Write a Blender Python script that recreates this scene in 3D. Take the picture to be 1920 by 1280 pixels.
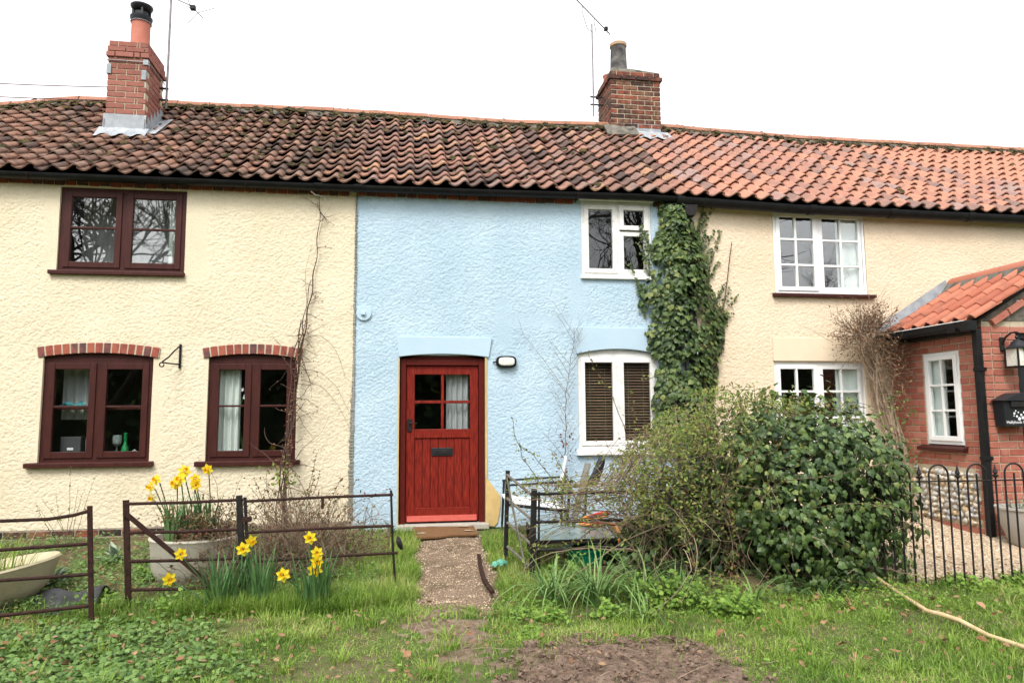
import bpy, math, random
import numpy as np
from mathutils import Vector, Matrix, Euler

random.seed(11)
RNG = np.random.default_rng(11)
for o in list(bpy.data.objects):
    bpy.data.objects.remove(o)
scene = bpy.context.scene
COL = scene.collection
R = math.radians

# ------------------------------------------------------------------ camera
cam_d = bpy.data.cameras.new('camera')
cam = bpy.data.objects.new('camera', cam_d)
COL.objects.link(cam)
cam_d.sensor_width = 36.0
cam_d.lens = 24.737
cam_d.clip_start = 0.05
cam_d.clip_end = 500
YAW, PIT, ROL = R(8.5826), R(5.9415), R(-0.3891)
fw = Vector((math.sin(YAW) * math.cos(PIT), math.cos(YAW) * math.cos(PIT), math.sin(PIT)))
rt = Vector((math.cos(YAW), -math.sin(YAW), 0))
up = rt.cross(fw)
rt2 = rt * math.cos(ROL) + up * math.sin(ROL)
up2 = up * math.cos(ROL) - rt * math.sin(ROL)
mw = Matrix((rt2, up2, -fw)).transposed().to_4x4()
CAMP = Vector((0, -8.0, 1.30))
mw.translation = CAMP
cam.matrix_world = mw
scene.camera = cam

# ------------------------------------------------------------------ sky (bright overcast) and sun
SUN_EL, SUN_AZ = 52, 205            # degrees; azimuth measured from +y clockwise
world = bpy.data.worlds.new('World')
scene.world = world
world.use_nodes = True
nt = world.node_tree
bg = nt.nodes['Background']
sky = nt.nodes.new('ShaderNodeTexSky')
sky.sky_type = 'NISHITA'
sky.sun_disc = False
sky.sun_elevation = R(SUN_EL)
sky.sun_rotation = R(SUN_AZ)
sky.dust_density = 6.0
sky.air_density = 1.0
hs = nt.nodes.new('ShaderNodeHueSaturation')          # cloud cover takes the blue out of the sky
hs.inputs['Saturation'].default_value = 0.12
hs.inputs['Value'].default_value = 1.0
nt.links.new(sky.outputs['Color'], hs.inputs['Color'])
mixc = nt.nodes.new('ShaderNodeMix')
mixc.data_type = 'RGBA'
mixc.inputs['Factor'].default_value = 0.55
mixc.inputs['B'].default_value = (7.5, 7.6, 7.8, 1)   # even cloud layer
nt.links.new(hs.outputs['Color'], mixc.inputs['A'])
nt.links.new(mixc.outputs['Result'], bg.inputs['Color'])
bg.inputs['Strength'].default_value = 0.15

sun_d = bpy.data.lights.new('sun', 'SUN')
sun_d.energy = 1.3
sun_d.angle = R(20)
sun_d.color = (1.0, 0.96, 0.9)
sun = bpy.data.objects.new('sun', sun_d)
COL.objects.link(sun)
az, el = R(SUN_AZ), R(SUN_EL)
sdir = Vector((math.sin(az) * math.cos(el), math.cos(az) * math.cos(el), math.sin(el)))
sun.rotation_euler = sdir.to_track_quat('Z', 'Y').to_euler()
sun.location = (0, -10, 20)

vs = scene.view_settings
vs.view_transform = 'Standard'
vs.look = 'None'
vs.gamma = 1.0
vs.use_curve_mapping = False
vs.exposure = 0.97

# ------------------------------------------------------------------ materials
MATS = {}


def M(name, stops, src='noise', scale=6.0, rough=0.7, bump=0.0, bscale=60.0, dirt=None, spec=0.3,
      metal=0.0, trans=0.0, stretch=None, detail=5.0, coat=0.0):
    m = bpy.data.materials.new(name)
    m.use_nodes = True
    n, l = m.node_tree.nodes, m.node_tree.links
    p = n['Principled BSDF']
    geo = n.new('ShaderNodeNewGeometry')
    pos = geo.outputs['Position']
    if stretch:
        mp = n.new('ShaderNodeMapping')
        mp.inputs['Scale'].default_value = stretch
        l.new(pos, mp.inputs['Vector'])
        pos = mp.outputs['Vector']
    if not isinstance(stops[0], (tuple, list)):
        stops = [stops]
    if len(stops) == 1:
        c = stops[0]
        stops = [tuple(v * 0.9 for v in c), tuple(min(1, v * 1.1) for v in c)]
    r = n.new('ShaderNodeValToRGB')
    e = r.color_ramp.elements
    lo, hi = (0.32, 0.68) if src == 'noise' else (0.0, 1.0)
    while len(e) < len(stops):
        e.new(0.5)
    for i, c in enumerate(stops):
        e[i].position = lo + (hi - lo) * i / (len(stops) - 1)
        e[i].color = (*c, 1)
    nz = n.new('ShaderNodeTexNoise')
    nz.inputs['Scale'].default_value = scale
    nz.inputs['Detail'].default_value = detail
    l.new(pos, nz.inputs['Vector'])
    if src == 'noise':
        l.new(nz.outputs['Fac'], r.inputs['Fac'])
    elif src == 'object':
        oi = n.new('ShaderNodeObjectInfo')
        ad = n.new('ShaderNodeMath')
        ad.operation = 'MULTIPLY_ADD'
        sb = n.new('ShaderNodeMath')
        sb.operation = 'SUBTRACT'
        sb.inputs[1].default_value = 0.5
        l.new(nz.outputs['Fac'], sb.inputs[0])
        l.new(sb.outputs[0], ad.inputs[0])
        ad.inputs[1].default_value = 0.6
        l.new(oi.outputs['Random'], ad.inputs[2])
        l.new(ad.outputs[0], r.inputs['Fac'])
    else:
        at = n.new('ShaderNodeAttribute')
        at.attribute_name = 'rnd'
        l.new(at.outputs['Fac'], r.inputs['Fac'])
    col = r.outputs['Color']
    if dirt:
        dc, amt, ds = dirt
        dn = n.new('ShaderNodeTexNoise')
        dn.inputs['Scale'].default_value = ds
        dn.inputs['Detail'].default_value = 8
        dn.inputs['Roughness'].default_value = 0.65
        l.new(geo.outputs['Position'], dn.inputs['Vector'])
        dr = n.new('ShaderNodeValToRGB')
        dr.color_ramp.elements[0].position = 0.5
        dr.color_ramp.elements[0].color = (0, 0, 0, 1)
        dr.color_ramp.elements[1].position = 0.68
        dr.color_ramp.elements[1].color = (amt, amt, amt, 1)
        l.new(dn.outputs['Fac'], dr.inputs['Fac'])
        mx = n.new('ShaderNodeMix')
        mx.data_type = 'RGBA'
        mx.inputs['B'].default_value = (*dc, 1)
        l.new(dr.outputs['Color'], mx.inputs['Factor'])
        l.new(col, mx.inputs['A'])
        col = mx.outputs['Result']
    l.new(col, p.inputs['Base Color'])
    p.inputs['Roughness'].default_value = rough
    p.inputs['Specular IOR Level'].default_value = spec
    p.inputs['Metallic'].default_value = metal
    p.inputs['Coat Weight'].default_value = coat
    if bump:
        bn = n.new('ShaderNodeTexNoise')
        bn.inputs['Scale'].default_value = bscale
        bn.inputs['Detail'].default_value = 5
        l.new(pos, bn.inputs['Vector'])
        b = n.new('ShaderNodeBump')
        b.inputs['Strength'].default_value = min(1.0, bump)
        b.inputs['Distance'].default_value = 0.01
        l.new(bn.outputs['Fac'], b.inputs['Height'])
        l.new(b.outputs['Normal'], p.inputs['Normal'])
    if trans:
        tr = n.new('ShaderNodeBsdfTranslucent')
        l.new(col, tr.inputs['Color'])
        ms = n.new('ShaderNodeMixShader')
        ms.inputs['Fac'].default_value = trans
        l.new(p.outputs['BSDF'], ms.inputs[1])
        l.new(tr.outputs['BSDF'], ms.inputs[2])
        l.new(ms.outputs[0], n['Material Output'].inputs['Surface'])
    MATS[name] = m
    return m


def glass_mat(name, r0=0.06, tint=(0.95, 0.97, 0.96)):
    m = bpy.data.materials.new(name)
    m.use_nodes = True
    n, l = m.node_tree.nodes, m.node_tree.links
    n.remove(n['Principled BSDF'])
    lw = n.new('ShaderNodeLayerWeight')
    pw_ = n.new('ShaderNodeMath')
    pw_.operation = 'POWER'
    pw_.inputs[1].default_value = 5.0
    l.new(lw.outputs['Facing'], pw_.inputs[0])
    fr = n.new('ShaderNodeMath')
    fr.operation = 'MULTIPLY_ADD'
    fr.inputs[1].default_value = 1.0 - r0
    fr.inputs[2].default_value = r0
    l.new(pw_.outputs[0], fr.inputs[0])
    gl = n.new('ShaderNodeBsdfGlossy')
    gl.inputs['Roughness'].default_value = 0.0
    geo = n.new('ShaderNodeNewGeometry')
    nz = n.new('ShaderNodeTexNoise')
    nz.inputs['Scale'].default_value = 2.2
    nz.inputs['Detail'].default_value = 1
    l.new(geo.outputs['Position'], nz.inputs['Vector'])
    b = n.new('ShaderNodeBump')
    b.inputs['Strength'].default_value = 0.05
    b.inputs['Distance'].default_value = 0.02
    l.new(nz.outputs['Fac'], b.inputs['Height'])
    l.new(b.outputs['Normal'], gl.inputs['Normal'])
    tr = n.new('ShaderNodeBsdfTransparent')
    tr.inputs['Color'].default_value = (*tint, 1)
    ms = n.new('ShaderNodeMixShader')
    l.new(fr.outputs[0], ms.inputs['Fac'])
    l.new(tr.outputs[0], ms.inputs[1])
    l.new(gl.outputs[0], ms.inputs[2])
    l.new(ms.outputs[0], n['Material Output'].inputs['Surface'])
    MATS[name] = m
    return m


M('cream_render', [(0.66, 0.575, 0.415), (0.73, 0.645, 0.485)], scale=1.6, rough=0.9, bump=0.6, bscale=75,
  dirt=((0.52, 0.43, 0.29), 0.42, 42.0), spec=0.1)
M('peach_render', [(0.68, 0.555, 0.40), (0.74, 0.615, 0.46)], scale=1.4, rough=0.9, bump=0.6, bscale=75,
  dirt=((0.54, 0.41, 0.28), 0.42, 42.0), spec=0.1)
M('blue_render', [(0.39, 0.515, 0.605), (0.425, 0.55, 0.64), (0.475, 0.60, 0.675)], scale=1.5, rough=0.9, bump=0.6, bscale=75,
  dirt=((0.31, 0.41, 0.50), 0.42, 42.0), spec=0.1)
M('blue_smooth', [(0.415, 0.545, 0.64), (0.445, 0.57, 0.66)], scale=3, rough=0.85, bump=0.15, bscale=30, spec=0.1)
M('cream_smooth', [(0.70, 0.61, 0.44), (0.74, 0.64, 0.47)], scale=3, rough=0.85, bump=0.15, bscale=30, spec=0.1)
M('peach_smooth', [(0.70, 0.575, 0.42), (0.745, 0.62, 0.46)], scale=3, rough=0.85, bump=0.15, bscale=30, spec=0.1)
M('yellow_render', [(0.52, 0.36, 0.14), (0.62, 0.45, 0.20)], scale=5, rough=0.9, bump=0.3, bscale=80,
  dirt=((0.35, 0.26, 0.16), 0.4, 9), spec=0.1)
M('tile_dark', [(0.065, 0.043, 0.035), (0.14, 0.08, 0.058), (0.19, 0.105, 0.074), (0.25, 0.13, 0.086), (0.18, 0.124, 0.10),
                (0.30, 0.145, 0.09)], src='object', scale=9, rough=0.85, bump=0.4, bscale=70,
  dirt=((0.035, 0.03, 0.022), 0.85, 6))
M('tile_mid', [(0.07, 0.046, 0.04), (0.135, 0.08, 0.064), (0.20, 0.108, 0.083), (0.25, 0.132, 0.095), (0.30, 0.15, 0.104),
               (0.19, 0.13, 0.114), (0.36, 0.195, 0.11)], src='object', scale=9, rough=0.85, bump=0.4, bscale=70,
  dirt=((0.06, 0.042, 0.035), 0.6, 6))
M('tile_red', [(0.20, 0.13, 0.11), (0.30, 0.155, 0.115), (0.38, 0.18, 0.12), (0.43, 0.205, 0.135), (0.34, 0.16, 0.115),
               (0.29, 0.20, 0.175)], src='object', scale=9, rough=0.85, bump=0.4, bscale=70,
  dirt=((0.17, 0.115, 0.095), 0.6, 6))
M('tile_new', [(0.30, 0.088, 0.05), (0.36, 0.12, 0.07), (0.41, 0.15, 0.09)], src='object', scale=9, rough=0.75, bump=0.2, bscale=60,
  dirt=((0.17, 0.075, 0.05), 0.6, 7))
M('ridge_clay', [(0.28, 0.125, 0.08), (0.34, 0.165, 0.105)], src='object', scale=9, rough=0.85, bump=0.3, bscale=70,
  dirt=((0.06, 0.055, 0.03), 0.6, 7))
M('ridge_new', [(0.34, 0.115, 0.07), (0.38, 0.14, 0.09)], src='object', scale=9, rough=0.7)
M('underlay', (0.02, 0.017, 0.015), rough=0.95)
M('moss', [(0.022, 0.022, 0.009), (0.05, 0.042, 0.016), (0.11, 0.07, 0.026)], scale=14, rough=1, bump=1, bscale=120)
M('lead', [(0.24, 0.26, 0.28), (0.34, 0.36, 0.38)], scale=8, rough=0.5, bump=0.2, bscale=20, dirt=((0.48, 0.48, 0.48), 0.5, 12))
M('mortar', [(0.40, 0.335, 0.235), (0.49, 0.42, 0.31)], scale=14, rough=0.95, bump=0.5, bscale=120)
M('mortar_dark', [(0.20, 0.165, 0.13), (0.34, 0.29, 0.22)], scale=9, rough=0.95, bump=0.5, bscale=120)
M('cement_grey', [(0.10, 0.09, 0.075), (0.19, 0.175, 0.145)], scale=7, rough=0.95, bump=0.6, bscale=60,
  dirt=((0.03, 0.028, 0.018), 0.85, 9))
M('brick_porch', [(0.30, 0.085, 0.058), (0.36, 0.12, 0.085), (0.42, 0.165, 0.115), (0.33, 0.10, 0.068)], src='object', scale=16,
  rough=0.85, bump=0.35, bscale=90, dirt=((0.42, 0.24, 0.17), 0.35, 14))
M('brick_stack', [(0.24, 0.085, 0.062), (0.30, 0.115, 0.085), (0.20, 0.07, 0.052)], src='object', scale=16, rough=0.85, bump=0.3,
  bscale=90, dirt=((0.30, 0.18, 0.14), 0.4, 12))
M('brick_old', [(0.02, 0.017, 0.016), (0.10, 0.04, 0.028), (0.26, 0.08, 0.042), (0.05, 0.03, 0.025), (0.20, 0.10, 0.06), (0.13, 0.045, 0.03),
                (0.025, 0.02, 0.018)], src='object', scale=14, rough=0.9, bump=0.5, bscale=80, dirt=((0.025, 0.022, 0.02), 0.7, 10))
M('brick_arch', [(0.25, 0.06, 0.04), (0.32, 0.085, 0.055), (0.085, 0.05, 0.055), (0.29, 0.075, 0.05), (0.34, 0.10, 0.06)], src='object',
  scale=16, rough=0.85, bump=0.35, bscale=90, dirt=((0.09, 0.05, 0.045), 0.5, 9))
M('brown_frame', [(0.040, 0.010, 0.008), (0.058, 0.015, 0.011)], scale=6, rough=0.5, spec=0.2, stretch=(4, 4, 1), bump=0.1, bscale=60)
M('white_frame', [(0.78, 0.78, 0.77), (0.84, 0.84, 0.83)], scale=3, rough=0.35, spec=0.45)
M('white_wood', [(0.70, 0.69, 0.66), (0.80, 0.79, 0.76)], scale=5, rough=0.55, dirt=((0.42, 0.40, 0.36), 0.45, 9), bump=0.15, bscale=60)
M('door_red', [(0.075, 0.006, 0.005), (0.175, 0.014, 0.008), (0.25, 0.026, 0.013)], scale=9, rough=0.5, stretch=(14, 14, 0.9), bump=0.2, bscale=25, spec=0.15)
M('door_frame_red', [(0.065, 0.007, 0.005), (0.11, 0.012, 0.008)], scale=10, spec=0.15, rough=0.5, stretch=(10, 10, 1.5), bump=0.15, bscale=25)
M('door_red_bar', [(0.36, 0.05, 0.03), (0.42, 0.065, 0.042)], scale=8, rough=0.5, stretch=(1.5, 8, 8), bump=0.15, bscale=25)
M('stone_step', [(0.36, 0.33, 0.28), (0.46, 0.43, 0.37)], scale=8, rough=0.9, bump=0.4, bscale=60, dirt=((0.2, 0.18, 0.13), 0.5, 8))
M('black_plastic', [(0.007, 0.007, 0.008), (0.012, 0.012, 0.013)], scale=5, rough=0.42, spec=0.18, dirt=((0.02, 0.02, 0.018), 0.5, 6))
M('black_iron', [(0.012, 0.011, 0.011), (0.022, 0.019, 0.018)], scale=20, rough=0.5, spec=0.2, bump=0.2, bscale=150)
M('rust_iron', [(0.016, 0.009, 0.008), (0.042, 0.019, 0.015), (0.026, 0.012, 0.010)], scale=22, spec=0.15, rough=0.75, bump=0.4, bscale=140)
M('grey_iron', [(0.10, 0.09, 0.075), (0.16, 0.145, 0.12)], scale=22, rough=0.8, bump=0.4, bscale=140, dirt=((0.2, 0.2, 0.12), 0.4, 20))
M('steel', [(0.20, 0.22, 0.23), (0.28, 0.30, 0.31)], scale=8, rough=0.5, metal=0.3)
M('mast_grey', [(0.16, 0.14, 0.14), (0.26, 0.24, 0.24)], scale=12, rough=0.5, metal=0.3)
M('charcoal', [(0.014, 0.016, 0.019), (0.02, 0.022, 0.026)], scale=4, rough=0.45, spec=0.25)
M('pot_clay', [(0.36, 0.115, 0.075), (0.42, 0.145, 0.10)], scale=5, rough=0.75)
M('pot_sooty', [(0.028, 0.026, 0.026), (0.09, 0.085, 0.08), (0.18, 0.17, 0.15)], scale=6, rough=0.9, bump=0.3, bscale=50)
M('pot_rim', [(0.45, 0.30, 0.19), (0.32, 0.25, 0.16)], scale=10, rough=0.9)
M('flint', [(0.44, 0.42, 0.38), (0.55, 0.50, 0.41), (0.30, 0.29, 0.29), (0.60, 0.56, 0.48), (0.50, 0.33, 0.15), (0.62, 0.58, 0.52),
            (0.24, 0.25, 0.28)], src='object', scale=20, rough=0.5, spec=0.4, bump=0.15, bscale=60)
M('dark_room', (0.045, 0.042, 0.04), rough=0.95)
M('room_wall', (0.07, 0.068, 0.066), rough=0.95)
M('curtain', [(0.66, 0.69, 0.66), (0.74, 0.77, 0.74)], scale=4, rough=0.95)
M('curtain_dark', [(0.40, 0.41, 0.42), (0.5, 0.51, 0.52)], scale=4, rough=0.95)
M('net_white', [(0.74, 0.80, 0.79), (0.80, 0.84, 0.83)], scale=4, rough=0.95)
M('slat', [(0.14, 0.085, 0.06), (0.23, 0.145, 0.10)], src='object', scale=6, rough=0.4, spec=0.4)
M('ivy', [(0.016, 0.034, 0.010), (0.034, 0.062, 0.017), (0.055, 0.092, 0.024), (0.08, 0.125, 0.034), (0.04, 0.074, 0.02),
          (0.105, 0.155, 0.042), (0.18, 0.20, 0.05)], src='attr', rough=0.42, spec=0.3, trans=0.15)
M('ivy_dark', [(0.014, 0.03, 0.010), (0.032, 0.062, 0.019), (0.055, 0.096, 0.028), (0.08, 0.132, 0.038), (0.11, 0.168, 0.05),
               (0.18, 0.22, 0.06)], src='attr', rough=0.42, spec=0.3, trans=0.12)
M('young_leaf', [(0.085, 0.13, 0.028), (0.14, 0.20, 0.038), (0.20, 0.26, 0.05), (0.26, 0.28, 0.07), (0.20, 0.12, 0.05)], src='attr', rough=0.55, trans=0.3)
M('red_leaf', [(0.10, 0.015, 0.014), (0.16, 0.03, 0.02), (0.08, 0.07, 0.025)], src='attr', rough=0.5, trans=0.2)
M('olive_leaf', [(0.10, 0.11, 0.03), (0.15, 0.11, 0.04), (0.17, 0.05, 0.03), (0.06, 0.08, 0.025)], src='attr', rough=0.6, trans=0.25)
M('dead_leaf', [(0.14, 0.07, 0.035), (0.22, 0.12, 0.06), (0.30, 0.19, 0.11), (0.20, 0.085, 0.04)], src='attr', rough=0.8, trans=0.1)
M('fallen', [(0.16, 0.075, 0.035), (0.28, 0.15, 0.08), (0.36, 0.23, 0.14), (0.22, 0.10, 0.045)], src='object', scale=30, rough=0.85)
M('twig', [(0.07, 0.045, 0.03), (0.17, 0.12, 0.08), (0.30, 0.225, 0.155)], src='attr', rough=0.9)
M('twig_dark', [(0.045, 0.028, 0.022), (0.09, 0.055, 0.042), (0.15, 0.10, 0.075)], src='attr', rough=0.9)
M('bark', [(0.03, 0.025, 0.02), (0.07, 0.06, 0.05)], scale=9, rough=0.95)
M('vine', [(0.22, 0.16, 0.11), (0.40, 0.31, 0.22)], scale=12, rough=0.9, bump=0.4, bscale=60)
M('grass', [(0.055, 0.12, 0.016), (0.11, 0.205, 0.026), (0.175, 0.295, 0.038), (0.24, 0.36, 0.055), (0.33, 0.39, 0.10), (0.46, 0.40, 0.21)],
  src='attr', rough=0.6, trans=0.3)
M('strap', [(0.07, 0.15, 0.04), (0.12, 0.22, 0.06), (0.17, 0.28, 0.08), (0.24, 0.35, 0.12)], src='attr', rough=0.5, trans=0.2)
M('daffodil_leaf', [(0.055, 0.13, 0.045), (0.095, 0.195, 0.062), (0.14, 0.26, 0.085)], src='attr', rough=0.5, trans=0.2)
M('weed', [(0.09, 0.17, 0.025), (0.14, 0.25, 0.035), (0.20, 0.33, 0.05), (0.26, 0.38, 0.07)], src='attr', rough=0.55, trans=0.3)
M('cover', [(0.05, 0.105, 0.022), (0.085, 0.16, 0.034), (0.12, 0.21, 0.05), (0.18, 0.28, 0.075)], src='attr', rough=0.5, trans=0.2)
M('grey_leaf', [(0.16, 0.22, 0.15), (0.24, 0.30, 0.21), (0.30, 0.36, 0.26)], src='attr', rough=0.8, trans=0.15)
M('petal', [(0.84, 0.64, 0.014), (0.90, 0.74, 0.05)], src='attr', rough=0.5, trans=0.3)
M('petal_pale', [(0.85, 0.78, 0.42), (0.88, 0.82, 0.55)], src='attr', rough=0.5, trans=0.3)
M('trumpet', [(0.86, 0.56, 0.008), (0.90, 0.62, 0.014)], scale=40, rough=0.5, trans=0.45)
M('soil', [(0.11, 0.07, 0.05), (0.175, 0.12, 0.086), (0.235, 0.17, 0.128)], scale=22, rough=1, bump=1, bscale=120)
M('bed_earth', [(0.05, 0.06, 0.018), (0.09, 0.075, 0.035), (0.13, 0.09, 0.055), (0.07, 0.09, 0.02)], scale=5, rough=1, bump=1, bscale=70,
  dirt=((0.06, 0.085, 0.02), 0.8, 4))
M('lawn', [(0.045, 0.075, 0.016), (0.075, 0.11, 0.024), (0.09, 0.095, 0.032), (0.12, 0.10, 0.055)], scale=2.2, rough=1, bump=1, bscale=60,
  dirt=((0.12, 0.085, 0.05), 0.8, 7))
M('gravel_path', [(0.10, 0.066, 0.04), (0.185, 0.125, 0.082), (0.30, 0.225, 0.16)], scale=70, rough=0.95, bump=1, bscale=110,
  dirt=((0.07, 0.05, 0.02), 0.85, 2.6))
M('shingle', [(0.35, 0.25, 0.16), (0.50, 0.38, 0.25), (0.60, 0.50, 0.37), (0.40, 0.29, 0.20), (0.66, 0.58, 0.47)], src='attr', rough=0.7)
M('shingle_bed', [(0.34, 0.26, 0.175), (0.46, 0.36, 0.25)], scale=40, rough=0.95, bump=1, bscale=90)
M('mat_brown', [(0.17, 0.085, 0.035), (0.24, 0.13, 0.06)], scale=60, rough=1, bump=1, bscale=300)
M('mat_print', [(0.42, 0.34, 0.24), (0.50, 0.42, 0.31)], scale=60, rough=1)
M('cream_pot', [(0.40, 0.34, 0.22), (0.48, 0.42, 0.29)], scale=4, rough=0.85, bump=0.4, bscale=40, dirt=((0.30, 0.27, 0.17), 0.4, 5))
M('pot_pale', [(0.40, 0.37, 0.29), (0.48, 0.45, 0.37)], scale=4, rough=0.85, bump=0.3, bscale=40, dirt=((0.33, 0.31, 0.22), 0.4, 5))
M('pot_stone', [(0.34, 0.31, 0.28), (0.40, 0.37, 0.34)], scale=4, rough=0.7)
M('membrane', [(0.028, 0.028, 0.03), (0.055, 0.055, 0.058)], scale=6, rough=0.75, bump=0.4, bscale=20)
M('bamboo', [(0.44, 0.31, 0.16), (0.56, 0.43, 0.25)], scale=14, rough=0.6, bump=0.2, bscale=30)
M('tub_green', [(0.0, 0.22, 0.13), (0.0, 0.27, 0.17)], scale=3, rough=0.4)
M('bag_green', [(0.06, 0.28, 0.22), (0.12, 0.38, 0.30)], scale=12, rough=0.3)
M('toy_red', [(0.62, 0.03, 0.015), (0.70, 0.05, 0.02)], scale=3, rough=0.4)
M('toy_orange', [(0.80, 0.28, 0.05), (0.85, 0.38, 0.10)], scale=3, rough=0.4)
M('seat_white', [(0.68, 0.70, 0.69), (0.75, 0.77, 0.76)], scale=3, rough=0.6)
M('table_glass', [(0.20, 0.28, 0.27), (0.27, 0.35, 0.34)], scale=5, rough=0.15, spec=0.6, dirt=((0.33, 0.38, 0.34), 0.5, 6))
M('grey_cloth', [(0.20, 0.20, 0.17), (0.28, 0.27, 0.23)], scale=5, rough=0.9)
M('lamp_glass', [(0.62, 0.60, 0.50), (0.78, 0.77, 0.70)], scale=50, rough=0.25, spec=0.5)
M('white_paint', (0.82, 0.82, 0.82), rough=0.5)
M('print_white', [(0.75, 0.78, 0.82), (0.85, 0.86, 0.9)], scale=60, rough=0.6)
M('teal', [(0.05, 0.24, 0.27), (0.09, 0.34, 0.36)], scale=20, rough=0.5)
M('bottle_green', (0.01, 0.22, 0.06), rough=0.08, spec=0.7)
M('clear_thing', [(0.24, 0.29, 0.28), (0.34, 0.38, 0.37)], scale=20, rough=0.1, spec=0.8)
M('box_grey', (0.07, 0.07, 0.075), rough=0.7)
M('wire_red', (0.16, 0.06, 0.06), rough=0.6)
M('wire_white', (0.7, 0.7, 0.68), rough=0.5)
M('hedge_far', [(0.012, 0.018, 0.008), (0.03, 0.04, 0.016)], scale=3, rough=1)
glass_mat('glass')
glass_mat('glass_bright', 0.16)


# ------------------------------------------------------------------ mesh helpers
WL = {}          # world position of every object's origin


def worldloc(o):
    return WL.get(o.name, Vector((0, 0, 0)))


def setup(o, parent, world_origin):
    COL.objects.link(o)
    if parent is not None:
        o.parent = parent
        o.location = Vector(world_origin) - worldloc(parent)
    else:
        o.location = Vector(world_origin)
    WL[o.name] = Vector(world_origin)
    return o


def tag(o, label=None, cat=None, group=None, kind=None):
    if label:
        o['label'] = label
    if cat:
        o['category'] = cat
    if group:
        o['group'] = group
    if kind:
        o['kind'] = kind
    return o


def thing(name, label, cat, loc=(0, 0, 0), group=None):
    o = bpy.data.objects.new(name, None)
    o.empty_display_size = 0.1
    setup(o, None, loc)
    return tag(o, label, cat, group)


def mesh_np(name, V, F, mat, parent=None, rnd=None, smooth=False, origin=None):
    """triangle (or quad) mesh from numpy arrays given in world coordinates"""
    V = np.asarray(V, dtype=np.float64)
    F = np.asarray(F, dtype=np.int32)
    if origin is None:
        lo, hi = V.min(0), V.max(0)
        origin = ((lo[0] + hi[0]) / 2, (lo[1] + hi[1]) / 2, lo[2])
    V = (V - np.array(origin)).astype(np.float32)
    k = F.shape[1]
    me = bpy.data.meshes.new(name)
    me.vertices.add(len(V))
    me.vertices.foreach_set('co', V.ravel())
    me.loops.add(F.size)
    me.loops.foreach_set('vertex_index', F.ravel())
    me.polygons.add(len(F))
    me.polygons.foreach_set('loop_start', np.arange(0, F.size, k, dtype=np.int32))
    me.polygons.foreach_set('use_smooth', np.full(len(F), smooth))
    me.update(calc_edges=True)
    me.validate()
    if rnd is not None:
        a = me.attributes.new('rnd', 'FLOAT', 'POINT')
        a.data.foreach_set('value', np.asarray(rnd, dtype=np.float32))
    me.materials.append(MATS[mat])
    o = bpy.data.objects.new(name, me)
    return setup(o, parent, origin)


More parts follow.
